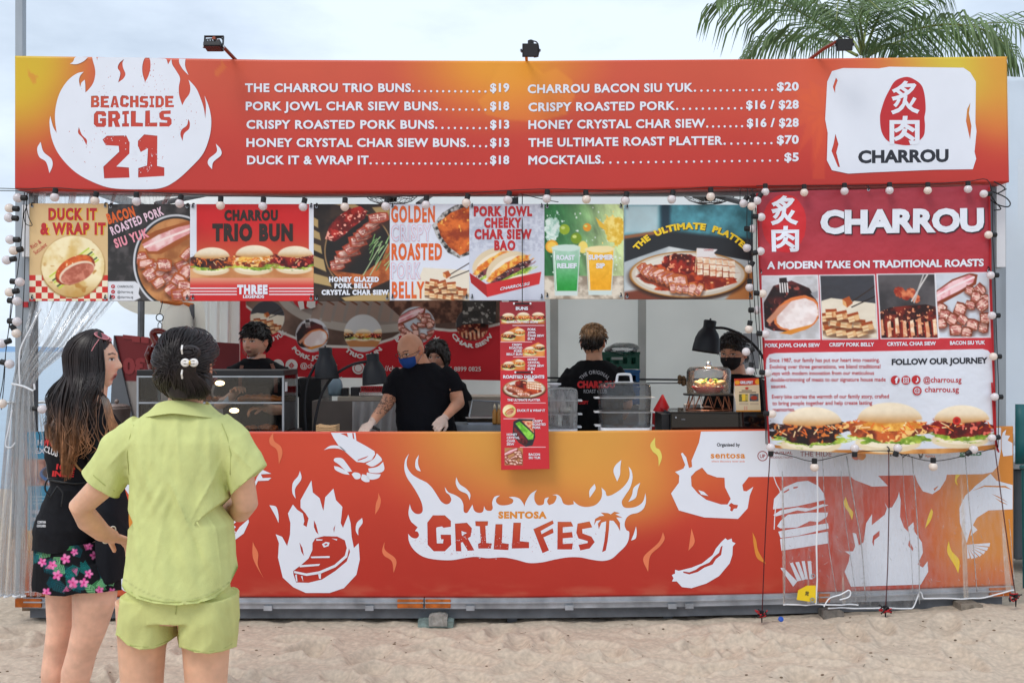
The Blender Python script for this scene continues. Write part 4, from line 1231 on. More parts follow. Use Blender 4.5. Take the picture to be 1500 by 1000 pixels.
for s,b,y in (('CRISPY', 632,353.6),('PORK', 617,409)):
    text(s,573,b,y,24.5,YPT,PINKP,p5,w=0.039,spc=1.2)
    text(s,573.6,b - .6,y - .6,23.3,YPT,mat('pale blue white print', (214,218,234),.45),p5,w=.018,off=.0012,spc=1.2)
def pt6(cv):
    cv.a[:] = np.array((206,210,224)) / 255
    m,_ = cv.pol([(687,290),(798,290),(798,368),(687,368)]); cv.put(m * .6,cv.tex((176,180,198),(216,220,232),2.5,3))
    pic = [((720,386),0,30),((744,394),1,34)]
    for (cx,cy),k,r_ in pic:
        cv.ell(cx,cy,r_,r_ * .68,(226,206,172),rot=-.5)
        cv.ell(cx + 3,cy + 3,r_ * .95,r_ * .56,(242,228,204),rot=-.5)
        cv.ell(cx + 3,cy - 1,r_ * .98,r_ * .3,cv.tex((220,110,30),(250,196,90),2.2,4 + k),rot=-.5,wob=.3)
        cv.ell(cx + 6,cy + 5,r_ * .98,r_ * .2,cv.tex((40,20,26),(130,60,66),2.0,6 + k,(230,200,190),.7),rot=-.5,wob=.3)
        cv.ell(cx + 9,cy + 11,r_ * .9,r_ * .12,cv.tex((110,150,40),(206,226,90),2,9),rot=-.45,wob=.4)
        cv.ell(cx + 11,cy + 17,r_ * .72,r_ * .2,(246,236,216),rot=-.35)
    cv.pol([(688,400),(712,416),(793,398),(790,416),(714,435),(690,414)],(206,40,42))
    cv.pol([(688,400),(712,416),(714,435),(690,414)],(170,26,30))
p6 = poster('pale poster with two filled buns standing in a red paper tray', 687.5,797.5,299,440,pt6)
for s,a,b,yb in (('PORK JOWL', 694,779.5,317),('CHEEKY', 709,764,334),('CHAR SIEW', 695,779,350.6),('BAO', 724,755,367)):
    text(s,a,b,yb,15,YPT,REDP,p6,w=0.062,spc=1.2)
text('CHARROU.SG', 732,775,425.5,4.6,YPT,WHITEP,p6,w=.03,slope=-8,shear=.3)
def pt7(cv):
    X,Y = cv.X,cv.Y
    n = fbm(X / 18 - Y / 40,Y / 60 + X / 50,1.6,4)[...,None]
    t = sm(X,800,912)[...,None]
    cv.a[:] = ((np.array((40,104,56)) * (1 - t) + np.array((190,206,150)) * t) * (.65 + .75 * n)) / 255
    m,_ = cv.pol([(797,404),(914,404),(914,441),(797,441)]); cv.put(m,cv.tex((150,134,116),(226,214,196),.7,4))
    rd = random.Random(8)
    for k in range(60):
        x,y = rd.uniform(800,912),rd.uniform(302,402)
        cv.ell(x,y,rd.uniform(.5,1.6),rd.uniform(.5,1.6),(226,236,226))
    cv.ell(810,335,12,18,cv.tex((150,196,176),(226,240,232),1.5,3),wob=.6,seed=3)
    cv.ell(900,336,16,22,cv.tex((226,180,50),(252,226,130),1.5,3),wob=.5,seed=5)
    cv.pol([(872,318),(884,328),(890,340),(878,332)],(240,190,60))
    for x,y,r_,c in ((827,336,7.6,(150,176,40)),(844,349,8,(120,150,30)),(860,333,6,(230,150,40))):
        cv.ell(x,y,r_,r_,c); cv.ell(x - r_ * .3,y - r_ * .3,r_ * .4,r_ * .3,(206,222,120))
    cv.ell(808.5,361,9.6,9.6,(232,160,40)); cv.ell(808.5,361,7,7,(246,200,80))
    cv.ell(854,362,7,9,(240,214,110))
    def glass(x0,x1,y0,y1,c1,c2,foam):
        cv.pol([(x0,y0),(x1,y0),(x1 - 4,y1),(x0 + 4,y1)],(206,220,216))
        t = sm(Y,y0,y1)[...,None]
        m,_ = cv.pol([(x0 + 1.2,y0 + 2),(x1 - 1.2,y0 + 2),(x1 - 5,y1 - 7),(x0 + 5,y1 - 7)])
        cv.put(m,(np.array(c1) * (1 - t) + np.array(c2) * t) / 255 + (fbm(X / 5,Y / 5,1,3)[...,None] - .5) * .12)
        cv.ell((x0 + x1) / 2,y0 + 1,(x1 - x0) / 2,5,foam,wob=.15)
        cv.line([(x0 + 3,y0 + 6),(x0 + 6,y1 - 8)],1.2,(236,244,240))
    glass(809,850,362,433,(170,208,186),(30,150,50),(206,226,216))
    glass(858,900,364,432,(244,190,60),(240,166,20),(246,226,170))
p7 = poster('green poster with a green and a yellow iced drink in tall glasses', 797.5,913.5,299,438,pt7)
for s,a,b,yb in (('ROAST', 815,842,381),('RELIEF', 816,845,393),('SUMMER', 862,899,380.5),('SIP', 873,886,393)):
    text(s,a,b,yb,7.5,YPT,WHITEP,p7,w=.05)
def pt8(cv):
    X,Y = cv.X,cv.Y
    n = fbm(X / 30,Y / 30,1.6,4)[...,None]
    cv.a[:] = np.array((70,130,142)) / 255 * (.5 + .9 * n)
    m,_ = cv.pol([(914,300),(965,300),(965,342),(914,342)],soft=5); cv.put(m * .8,(200,216,220))
    m,_ = cv.pol([(968,296),(982,296),(982,340),(968,345)],soft=4); cv.put(m,(30,52,66))
    m,_ = cv.pol([(914,348),(980,338),(1110,352),(1110,400),(914,400)],soft=4); cv.put(m,(36,38,42))
    m,_ = cv.pol([(914,345),(980,336),(984,340),(914,350)],soft=2); cv.put(m,(150,92,56))
    m,_ = cv.pol([(914,384),(980,361),(1110,384),(1110,442),(914,442)],soft=1); cv.put(m,cv.tex((176,184,188),(212,216,216),.3,6))
    m,_ = cv.pol([(1060,442),(1110,380),(1110,442)],soft=3); cv.put(m,(176,112,60))
    m,_ = cv.pol([(914,428),(960,420),(990,442),(914,442)],soft=3); cv.put(m,(120,56,36))
    pic_platter(cv,1008,402,86,34,6)
p8 = poster('teal poster with a large oval roast platter under curved yellow words', 914.5,1103,300,438.5,pt8)
def plat(u,v):
    a = np.radians(-58 + 118 * u)
    cx,cy,r = 1012,402,82
    rx = 92
    px = cx + np.sin(a) * (rx + v * 9); py = cy - np.cos(a) * (66 + v * 10) - 8 * np.sin((u) * 3.14) * 0
    return px,py
def plat_s(u,v):
    px,py = plat(u,v); return px + 1,py + 1
text('THE  ULTIMATE  PLATTER', 0,1,0,1,YPT,BLACKP,p8,w=.07,fn=plat_s,off=.0004,spc=1.1)
text('THE  ULTIMATE  PLATTER', 0,1,0,1,YPT,YELLOWP,p8,w=.06,fn=plat,off=.0012,spc=1.1)
text('CHARROU', 1031,1045,367.5,3,YPT,REDP,p8,w=0)

# ================================================================== BIG RED BANNER ON THE RIGHT
YB = -.17
ban = thing('hanging_banner', 'large red and white cloth banner hung over the right end of the stall', 'banner', tuple(P(1285,664,YB)))
BT = [(1108,283),(1180,279),(1280,277),(1380,274),(1449,271)]
BB = [(1127,655),(1200,661),(1290,665),(1380,664),(1458,658)]
def bxy(u,v):
    """banner position from fractions across and down"""
    ax = np.interp(u,[0,1],[1108,1449]); bx = np.interp(u,[0,1],[1127,1458])
    ay = np.interp(ax,[p[0] for p in BT],[p[1] for p in BT]); by = np.interp(bx,[p[0] for p in BB],[p[1] for p in BB])
    return ax * (1 - v) + bx * v,ay * (1 - v) + by * v
def paint_ban(cv):
    X,Y = cv.X,cv.Y
    t = sm(Y,270,500)[...,None]
    cv.a[:] = (np.array((164,52,66)) * (1 - t) + np.array((196,46,56)) * t) / 255
    m,d = cv.emask(1149,327,32,43,wob=.04); cv.put(m,(206,36,44))
    for k,(x0,x1,y0,y1) in enumerate(((1116,1202,403.5,497.5),(1200,1286,402.5,497),(1285,1375.5,401,496),(1371,1452,399.5,494.5))):
        m,_ = cv.pol([(x0 - 1,y0),(x1 - 4,y0 - 1),(x1,y1),(x0 + 4,y1 + .6)]); cv.put(m,(226,226,232))
        inner,_ = cv.pol([(x0 + 1,y0 + 1.5),(x1 - 5.5,y0 + .5),(x1 - 1.8,y1 - 1.5),(x0 + 5.6,y1 - 1)])
        cv.clip = inner
        if k == 0: pic_jowl(cv,x0,y0,x1,y1,3,clip=inner)
        if k == 1: cv.clip = inner; pic_cubes(cv,x0,y0,x1,y1,4)
        if k == 2: cv.clip = inner; pic_ribs(cv,x0,y0,x1,y1,5)
        if k == 3: cv.clip = inner; pic_bacon(cv,x0,y0,x1,y1,6)
        cv.clip = None
    pts = [(1120,660)] + [(1122,535),(1123,525),(1127,519),(1136,517),(1180,516),(1300,514),(1440,511),(1448,513),(1452,518),(1453.5,526),(1458,668),(1290,672),(1120,664)]
    m,_ = cv.pol(pts); cv.put(m,(218,222,232))
    red = sm(X,1110,1128) * 0
    m,_ = cv.pol([(1122,650),(1200,658),(1300,659),(1400,656),(1462,650),(1462,672),(1120,672)]); cv.put(m,cv.tex((186,118,54),(222,160,92),.35,3))
    pic_bao(cv,1187,627,104,0,41)
    pic_bao(cv,1301,623,112,1,52)
    pic_bao(cv,1406,622,96,2,63)
    cv.ell(1401,616,6,6,(206,40,28)); cv.ell(1401,616,3,3,(150,24,18))
def wrb(u,v):
    return (.007 * np.sin(u * 17 + v * 3) * (1 - v) ** 2 + .006 * np.sin(u * 7 - v * 9) + .006 * (fbm(u * 9,v * 12,1,5) - .5) * 2.4 * (1 - .5 * v)
            - .008 * np.sin((u * .9 + v) * 26) * np.exp(-((u - .08) ** 2 + (v - .25) ** 2) * 26))
panel('banner_cloth', BT,BB,YB,.003,paint_ban,ban,PRINT_DARK,res=1.15,wr=wrb,sides=False)
YBT = YB
def wr_at(px,py):
    ax = np.interp(px,[p[0] for p in BT],[p[1] for p in BT]); ay = np.interp(px,[p[0] for p in BB],[p[1] for p in BB])
    v = np.clip((py - ax) / (ay - ax),0,1)
    x0,x1 = 1108 + 19 * v,1449 + 9 * v
    return wrb(np.clip((px - x0) / (x1 - x0),0,1),v)
def bt(s,x0,x1,yb,cap,m,w,slope=0, **k):
    k.setdefault('off', .0022)
    return text(s,x0,x1,yb,cap,YBT,m,ban,w=w,slope=slope,wr=wr_at, **k)
bt('炙', 1129,1169,330,44,WHITEP,.03,fit=True); bt('肉', 1130,1170,369,38,WHITEP,.03,fit=True)
bt('CHARROU', 1203,1441.5,344.5,35,BLACKP,.055,-3,off=.004)
bt('CHARROU', 1201,1439.5,343,35,WHITEP,.055,-3,off=.0085)
bt('A MODERN TAKE ON TRADITIONAL ROASTS', 1123,1440,394.3,11,WHITEP,.04,-4)
for s,a,b,y,k in (('PORK JOWL CHAR SIEW', 1120.5,1201,508.5,-.5),('CRISPY PORK BELLY', 1214.5,1280,507.5,-.5),('CRYSTAL CHAR SIEW', 1298.5,1370.5,506.5,-1),('BACON SIU YUK', 1391.5,1443.5,505,-.8)):
    bt(s,a,b,y,5.6,WHITEP,.035,k)
for i,(s,b) in enumerate((('Since 1987, our family has put our heart into roasting.', 1288),('Evolving over three generations, we blend traditional', 1289),('ways with modern innovation from our meticulous', 1280),('double-trimming of meats to our signature house made', 1297),('sauces.', 1152),(None,0),('Every bite carries the warmth of our family story, crafted', 1302),('to bring people together and help create lasting', 1278),('memories.', 1164))):
    if s:
        y = 530.3 + 9.5 * i - (2.3 if i > 5 else 0) - (1.5 if i > 5 else 0)
        bt(s,1127 + .55 * i,b,y,5.8,REDP,.012,-.6)
bt('FOLLOW OUR JOURNEY', 1305.5,1447,534.5,9,BLACKP,.04,-2.5)
for cx,cy in ((1311.5,556.5),(1327,556.5),(1342,556),(1343.5,572.2)):
    disc_print(cx,cy,6.6,REDP,ban,YBT - .009)
bt('f', 1309.5,1314.5,561,9,WHITEP,.05,off=.012)
motif('camera_icon', [[(1323,552.6),(1331,552.6),(1331,560.6),(1323,560.6)],[(1324,553.6),(1330,553.6),(1330,559.6),(1324,559.6)]],YBT - .011,WHITEP,ban,False)
ring_print(1327,556.6,1.2,2.1,WHITEP,ban,YBT - .0114,n=12)
bt('♪', 1339.5,1344.5,560,8,WHITEP,.02,off=.012)
ring_print(1343.5,572.2,3.6,4.4,WHITEP,ban,YBT - .011,n=16)
for k in (-1.6,1.6):
    motif('globe_line', [[(1343.2 + k,568.4),(1343.8 + k,568.4),(1343.8 + k,576),(1343.2 + k,576)]],YBT - .011,WHITEP,ban,False)
    motif('globe_line', [[(1339.5,571.9 + k),(1347.5,571.9 + k),(1347.5,572.5 + k),(1339.5,572.5 + k)]],YBT - .011,WHITEP,ban,False)
bt('@charrou.sg', 1352,1408,560,8.3,REDP,.012)
bt('charrou.sg', 1354,1404,574,8.3,REDP,.012)
grommets('eyelet', [(1114,399),(1448,396),(1272,278),(1301.5,660)],YB - .014,ban)

# ================================================================== NARROW HANGING MENU
YM = -.05
hm = thing('hanging_menu', 'narrow red menu board hanging in the middle of the stall in front of the counter', 'menu board', tuple(P(768,687,YM)))
MT = [(732,442),(799,441.5)]; MBt = [(734,688),(805,686.5)]
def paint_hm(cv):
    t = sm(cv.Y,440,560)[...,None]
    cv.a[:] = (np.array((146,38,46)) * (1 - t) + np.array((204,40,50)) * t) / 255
    pic_trio(cv,734,456,798,474,3,(206,130,60))
    for (x0,y0,x1,y1),fl_ in (((734,477,769,500),0),((766,500,798,522),1),((734,524,769,542),0)):
        w,h = x1 - x0,y1 - y0
        cv.pol([(x0,y0 + .55 * h),(x0 + .7 * w,y0 + .05 * h),(x1,y0 + .3 * h),(x1,y1),(x0,y1)],cv.tex((206,120,50),(236,156,80),.5,3))
        pic_bao(cv,x0 + .32 * w,y0 + .62 * h,20,fl_,7); pic_bao(cv,x0 + .76 * w,y0 + .40 * h,16,1 - fl_,9)
    for x0,x1,y in ((751,797,476.6),(733.5,779,500.6),(752,798,522.5),(753,799,590),(738,783,613),(762,799,654.5)):
        cv.line([(x0,y),(x1,y)],1.0,(230,200,204))
    pic_platter(cv,768,569,31,13.5,4)
    pic_wrap(cv,746,601.5,9.6,3)
    cv.pol([(752,617),(760,613),(782,614),(784,640),(780,652),(770,654),(760,648),(751,636)],(40,40,46))
    cv.pol([(755,620),(761,617),(782,636),(781,643),(774,644)],cv.tex((90,170,40),(150,220,80),2,4))
    cv.pol([(764,616),(782,616),(782,634)],cv.tex((206,90,60),(240,190,150),3,4))
    cv.pol([(753,624),(774,646),(770,652),(760,646),(753,636)],cv.tex((50,14,18),(120,40,44),2,4))
    cl,_ = cv.pol([(739,655.5),(766,655.5),(766,681),(739,681)]); cv.clip = cl
    pic_bacon(cv,739,655,766,682,3,(196,140,90)); cv.clip = None
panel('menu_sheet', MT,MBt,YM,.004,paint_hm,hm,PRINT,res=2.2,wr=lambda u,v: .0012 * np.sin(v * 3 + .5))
YMT = YM - .0022
ht = lambda s,a,b,y,c,w=.03, **k: text(s,a,b,y,c,YMT,WHITEP,hm,w=w, **k)
ht('BUNS', 755.5,773.5,454,5,.05)
ht('CHARROU TRIO BUNS', 742,788,473,3,.03)
for k,s in enumerate(('PORK', 'JOWL', 'CHAR SIEW', 'BUN')): ht(s,773,773 + (24 if k == 2 else 12 - (k == 3) * 2),484 + 4.6 * k,3.4)
for k,s in enumerate(('CRISPY', 'ROASTED', 'PORK', 'BELLY BUN')): ht(s,765 - (15,19,12,23)[k],765,506.5 + 4.6 * k,3.4)
for k,s in enumerate(('HONEY', 'CRYSTAL', 'CHAR SIEW', 'BUN')): ht(s,773,773 + (15,18,24,10)[k],528 + 4.6 * k,3.4)
ht('ROASTED DELIGHTS', 737,797.5,554,4.8,.05)
ht('THE ULTIMATE PLATTER', 743,791.5,587.3,3.5)
ht('DUCK IT & WRAP IT', 757.5,798.5,602.7,3.6)
for k,s in enumerate(('CRISPY', 'ROASTED', 'PORK')): ht(s,780,780 + (15,19.5,12)[k],618.2 + 4.7 * k,3.5)
for k,s in enumerate(('HONEY', 'CRYSTAL', 'CHAR', 'SIEW')): ht(s,742.3,742.3 + (15.5,19,12.5,11)[k],637.8 + 4.7 * k,3.5)
ht('BACON', 774.5,791,667,3.6); ht('SIU YUK', 774.5,792,671.8,3.6)
for y,x0,x1 in ((444.7,753,777),(545.2,755,779)):
    MB().tube([P(x0,y,YM - .012),P(x1,y,YM - .012)],.005,8).build('hanger_bar', BLACKM,hm)
    for x in (x0,x1):
        MB().ball(P(x,y,YM - .012),.007,8,6).build('hanger_cap', WHITEM,hm)
MB().tube([P(765,444,YM - .002),P(765,300,YM + .06),P(765,283,.14)],.003,5).build('cord', BLACKM,hm)

# ================================================================== CAMPAIGN POSTER ON THE LEFT END OF THE COUNTER
ep = thing('event_poster', 'blue and orange event poster with a plated steak on the left end of the counter', 'poster', tuple(P(95,870,.02)))
def paint_ep(cv):
    t = sm(cv.Y,776,872)[...,None]
    low = (np.array((232,170,60)) * (1 - t) + np.array((200,84,44)) * t) / 255
    cv.a[:] = np.array((38,150,190)) / 255
    m,_ = cv.pol([(30,777),(140,772),(140,880),(30,880)]); cv.put(m,low)
    m,_ = cv.pol([(30,672),(118,672),(118,711),(30,711)]); cv.put(m,cv.tex((120,66,50),(206,150,130),.6,3))
    cv.ell(92,694,34,15,(60,110,170)); cv.ell(92,692,30,12,(70,40,30))
    for k in range(3): cv.line([(44,727 + 5 * k),(110,727 + 5 * k)],1.2,(170,210,226))
    cv.ell(88,688,20,9,cv.tex((60,24,14),(190,110,50),2,5),rot=-.3)
panel('event_sheet', [(40,632),(124,632)],[(40,872),(124,873)],.018,.004,paint_ep,ep,PRINT,res=.8)
text('H', 55,62,652,8,.014,WHITEP,ep,w=.04)
text('EXCLUSIVE', 52,110,664,8,.014,WHITEP,ep,w=.04)
text('sentosa', 46,78,752,8,.014,WHITEP,ep,w=.04)
text('island', 46,72,763,8,.014,WHITEP,ep,w=.04)

# ================================================================== RED FOOD BANNER AT THE BACK OF THE STALL
YK = 2.5
bb = thing('back_banner', 'wide dark red banner with round food pictures on the back wall', 'banner', tuple(P(540,557,YK)))
def paint_bb(cv):
    X,Y = cv.X,cv.Y
    cv.a[:] = np.array((192,18,34)) / 255
    pts = [(360,395),(360,446),(380,462),(400,480),(425,490),(455,502),(480,505),(510,506),(540,505),(575,494),(590,485),(620,478),(660,482),(700,480),(733,472),(735,395)]
    cv.pol([(x,y + 4) for x,y in pts],(214,208,200)); m,_ = cv.pol(pts); cv.put(m,cv.tex((84,62,52),(128,100,86),.25,3)); cv.clip = m
    cv.ell(545,420,145,68,(170,160,150)); cv.ell(545,416,134,60,(140,128,120))
    for k in range(9):
        cv.pol([(455 + 17 * k,470),(462 + 17 * k,440),(472 + 17 * k,446),(468 + 17 * k,472)],(150,128,116)); cv.line([(462 + 17 * k,440),(472 + 17 * k,446)],2.5,(110,66,46))
    cv.pol([(560,440),(640,420),(720,430),(700,470),(600,476)],cv.tex((70,40,30),(140,96,76),1.2,8))
    cv.clip = None
    cv.ell(448,438,19,14,(196,26,36))
    for cx,cy,r_,k in ((391,465,25,0),(457.5,491,24.5,1),(532,488,27.5,2),(610,476,27,3),(692,475,24,4)):
        m,d = cv.emask(cx,cy,r_,r_)
        cv.put(m,(206,206,206)); cv.clip = m
        b = (cx - r_,cy - r_,cx + r_,cy + r_)
        if k == 0: pic_cubes(cv, *b,seed=8)
        if k == 1: pic_jowl(cv, *b,seed=8,clip=m)
        if k == 2:
            cv.clip = m; cv.pol([(cx - r_,cy + 10),(cx + r_,cy + 10),(cx + r_,cy + 20),(cx - r_,cy + 20)],(196,130,76))
            for a,kd in ((-26,0),(0,1),(25,2)): pic_bao(cv,cx + a,cy + 2,27,kd,70 + a)
        if k == 3: cv.clip = m; pic_bacon(cv, *b,seed=9)
        if k == 4: cv.clip = m; pic_ribs(cv, *b,seed=9,sticks=False)
        cv.clip = None
panel('banner_cloth', [(345,398),(735,398)],[(345,550),(735,557)],YK,.003,paint_bb,bb,PRINT_DARK,res=1.0,wr=lambda u,v: .02 * np.sin(u * 9 + v * 2) + .01 * np.sin(u * 23 - v * 5),sides=False)
YKT = YK - .034
WG = mat('grey white print', (216,212,208),.5)
def cr(s,cx,cy,r,a0,a1,cap=6.4,w=.05,spc=1.0):
    text(s,0,1,0,cap,YKT,WG,bb,w=w,fn=arc(cx,cy,r,a0,a1,cap,True),spc=spc)
cr('CRISPY SIU YUK', 391,465,36,232,126)
cr('PORK JOWL', 457.5,491,36,238,128)
cr('TRIO BUN', 532,488,37,228,130)
cr('BACON SIU YUK', 610,476,38,240,116)
cr('CHAR SIEW', 692,475,34.5,244,116)
for cx in (407,427):
    disc_print(cx,535,9,WG,bb,YKT)
ring_print(427,535,3,4.4,REDP,bb,YKT - .002,n=4); ring_print(427,535,1.1,2,REDP,bb,YKT - .002,n=12)
text('@charrou.sg', 440,494,539,7.5,YKT,WG,bb,w=.012)
disc_print(525,539,9,WG,bb,YKT); ring_print(525,539,5.4,6.4,REDP,bb,YKT - .002)
text('https://charrou.sg', 540,614,543,7.5,YKT,WG,bb,w=.012)
text('+65 8899 0825', 648,704.5,543.5,6.6,YKT,WG,bb,w=.012)
disc_print(350,459,1.2,WG,bb,YKT - .002); disc_print(500,560 - 7,1.4,WG,bb,YKT)
motif('seal_glyph', [[(436,442),(444,438),(446,452),(440,454),(438,449)], ],YKT,WG,bb,False)
motif('seal_glyph', [[(450,440),(462,440),(462,450),(455,452),(449,449)]],YKT,WG,bb,False)
sb = thing('tile_sample', 'dark speckled square board fixed in front of the red back banner', 'board', tuple(P(702,474,YK - .08)))
def paint_sb(cv): cv.a[:] = cv.tex((36,34,32),(60,56,54),1,3,(150,146,140),.66)
panel('sample_face', [(677.5,440),(727,441)],[(677,474),(726,473)],YK - .08,.02,paint_sb,sb,PRINT,res=1.0)

# ================================================================== THINGS ON AND BEHIND THE COUNTER
WT = P(750,632,.06).z - .043        # height of the worktop
GLASS = bpy.data.materials.new('clear glass'); GLASS.use_nodes = True
def thin_clear(m,tint,gl,milky=0.0,rough=.05,streak=None,fresn=True):
    n,l = m.node_tree.nodes,m.node_tree.links
    n.clear()
    out = n.new('ShaderNodeOutputMaterial'); tr = n.new('ShaderNodeBsdfTransparent'); gs = n.new('ShaderNodeBsdfGlossy')
    tr.inputs[0].default_value = (*tint,1); gs.inputs['Roughness'].default_value = rough
    mx = n.new('ShaderNodeMixShader'); fr = n.new('ShaderNodeFresnel'); fr.inputs[0].default_value = 1.5
    mu = n.new('ShaderNodeMath'); mu.operation = 'MULTIPLY_ADD'; mu.inputs[1].default_value = gl; mu.inputs[2].default_value = .01
    l.new(fr.outputs[0],mu.inputs[0]); l.new(mu.outputs[0],mx.inputs[0]); l.new(tr.outputs[0],mx.inputs[1]); l.new(gs.outputs[0],mx.inputs[2])
    last = mx
    if milky:
        df = n.new('ShaderNodeBsdfDiffuse'); df.inputs[0].default_value = (.78,.79,.80,1)
        ts = n.new('ShaderNodeBsdfTranslucent'); ts.inputs[0].default_value = (.78,.79,.80,1)
        m2 = n.new('ShaderNodeMixShader'); m2.inputs[0].default_value = .5
        l.new(df.outputs[0],m2.inputs[1]); l.new(ts.outputs[0],m2.inputs[2])
        m3 = n.new('ShaderNodeMixShader')
        tc = n.new('ShaderNodeTexCoord'); mp = n.new('ShaderNodeMapping'); mp.inputs['Scale'].default_value = streak or (1,1,1)
        no = n.new('ShaderNodeTexNoise'); no.inputs['Scale'].default_value = 9; no.inputs['Detail'].default_value = 6
        rp = n.new('ShaderNodeMapRange'); rp.inputs['From Min'].default_value = .38; rp.inputs['From Max'].default_value = .72
        rp.inputs['To Min'].default_value = milky * .35; rp.inputs['To Max'].default_value = min(1,milky * 1.9)
        l.new(tc.outputs['Object'],mp.inputs[0]); l.new(mp.outputs[0],no.inputs['Vector']); l.new(no.outputs['Fac'],rp.inputs[0]); l.new(rp.outputs[0],m3.inputs[0])
        l.new(last.outputs[0],m3.inputs[1]); l.new(m2.outputs[0],m3.inputs[2])
        bp = n.new('ShaderNodeBump'); bp.inputs['Strength'].default_value = .6; bp.inputs['Distance'].default_value = .02
        l.new(no.outputs['Fac'],bp.inputs['Height']); l.new(bp.outputs[0],gs.inputs['Normal'])
        last = m3
    l.new(last.outputs[0],out.inputs[0])
thin_clear(GLASS,(.93,.95,.95),1.0)
PLASTIC = bpy.data.materials.new('smoky clear plastic'); PLASTIC.use_nodes = True
thin_clear(PLASTIC,(.84,.84,.85),1.1,.03,.06)
FOGGY = bpy.data.materials.new('steamed up clear plastic'); FOGGY.use_nodes = True
thin_clear(FOGGY,(.8,.82,.83),1.0,.28,.1,(3,3,1))

dcx0,dcx1 = P(200,0,.12).x,P(416,0,.12).x
dz0,dz1,dzm = WT,P(300,550,.12).z,P(300,591,.12).z
dc = thing('display_case', 'glass food warmer case with black top and a middle shelf on the counter', 'display case', (dcx0,.12,dz0))
m = MB(); m.box((dcx0,.12,dz1),(dcx1,.52,dz1 + .035)); m.build('case_top', BLACKM,dc,bevel=.004)
MB().box((dcx0 - .005,.115,dz0),(dcx1 + .03,.53,dz0 + .03)).build('case_base', BLACKM,dc,bevel=.004)
for x in (dcx0,dcx1 - .012):
    for y in (.12,.508):
        MB().box((x,y,dz0 + .03),(x + .012,y + .012,dz1)).build('case_post', ALU,dc)
for z in (dzm,dz0 + .031,dz1 - .011):
    MB().box((dcx0 + .012,.119,z),(dcx1 - .012,.13,z + .01)).build('case_rail', ALU,dc)
MB().box((dcx0 + .013,.131,dzm),(dcx1 - .013,.507,dzm + .004)).build('shelf', ALU,dc)
MB().box((dcx0 + .012,.123,dz0 + .042),(dcx1 - .012,.126,dz1 - .012)).build('front_pane', GLASS,dc)
MB().box((dcx1 - .006,.133,dz0 + .03),(dcx1 - .003,.507,dz1)).build('side_pane', GLASS,dc)
MB().box((dcx0 + .003,.133,dz0 + .03),(dcx0 + .006,.507,dz1)).build('side_pane', GLASS,dc)
MB().box((dcx1 + .001,.14,dz1 - .10),(dcx1 + .003,.20,dz1 - .04)).build('side_switch', WHITEM,dc)
LAMPW = mat('warm lit bulb', (255,214,150),.5,emit=(255,216,160),estr=5)
for px,py in ((322,561),(343,601)):
    q = P(px,py,.3)
    MB().ball(q,.024,12,8,(1.3,1,.7)).build('case_bulb', LAMPW,dc,True)
def meat_heap(name,cx,cy,w,h,Y,z,label,cat,seed,c=((96,34,14),(190,96,40)),n=9):
    rd = random.Random(seed); root = thing(name,label,cat,(cx,Y,z))
    m_ = mat('roast meat ' + name,c[1],.35,vary=.5,vscale=40,bump=.5,bscale=90,coat=.4)
    for k in range(n):
        x = cx + rd.uniform(-.5,.5) * w; y = Y + rd.uniform(-.5,.5) * .12
        s = rd.uniform(.018,.03)
        M_ = Matrix.Rotation(rd.uniform(0,3),3, 'Z') @ Matrix.Rotation(rd.uniform(-.4,.4),3, 'X')
        MB().ball((x,y,z + s * .5 + rd.uniform(0,h)),s,9,6,(1.5,.8,.65),M_).build('meat_piece', m_,root,True)
    return root
rs = []
q0 = P(350,587,.3); 
for i in range(18):
    t = i / 17; x = q0.x + t * .27
    r_ = .024 * math.sin(math.pi * (.1 + .8 * t)) ** .4 * (1 + .1 * math.sin(i * 2.3))
    rs.append([(x,.3 + math.cos(a) * r_ * 2.2,dzm + .004 + r_ * 1.0 + math.sin(a) * r_ * (1 + .12 * math.sin(3 * a + i))) for a in [2 * math.pi * k / 14 for k in range(14)]])
tag(MB().rings(rs).build('roast_pork_slab', mat('crisp roast pork', (206,112,46),.3,vary=.55,vscale=26,bump=.7,bscale=70,stretch=(.3,1,1),coat=.5),None,True), 'long glossy roast pork slab on the upper shelf of the glass case', 'roast pork')
meat_heap('roast_meat', P(385,0,.3).x,0,.2,.01,.28,dz0 + .032, 'small heap of dark roast meat on the bottom shelf of the glass case', 'roast meat', 3,n=12)
meat_heap('roast_meat', P(305,0,.3).x,0,.12,.01,.28,dzm + .004, 'low heap of pale roast meat on the shelf behind the lime shirt', 'roast meat', 8,((1,1,1),(206,150,90)),n=6)
t_ = thing('price_tag', 'small white triangular tag standing inside the glass case', 'tag', (P(332,587,.2).x,.2,dzm))
q = P(330,588,.2)
MB().rings([[(q.x - .02,.2,dzm + .005),(q.x + .022,.2,dzm + .005),(q.x + .016,.2,dzm + .045)],[(q.x - .02,.212,dzm + .005),(q.x + .022,.212,dzm + .005),(q.x + .016,.206,dzm + .045)]]).build('tag_card', WHITEM,t_)

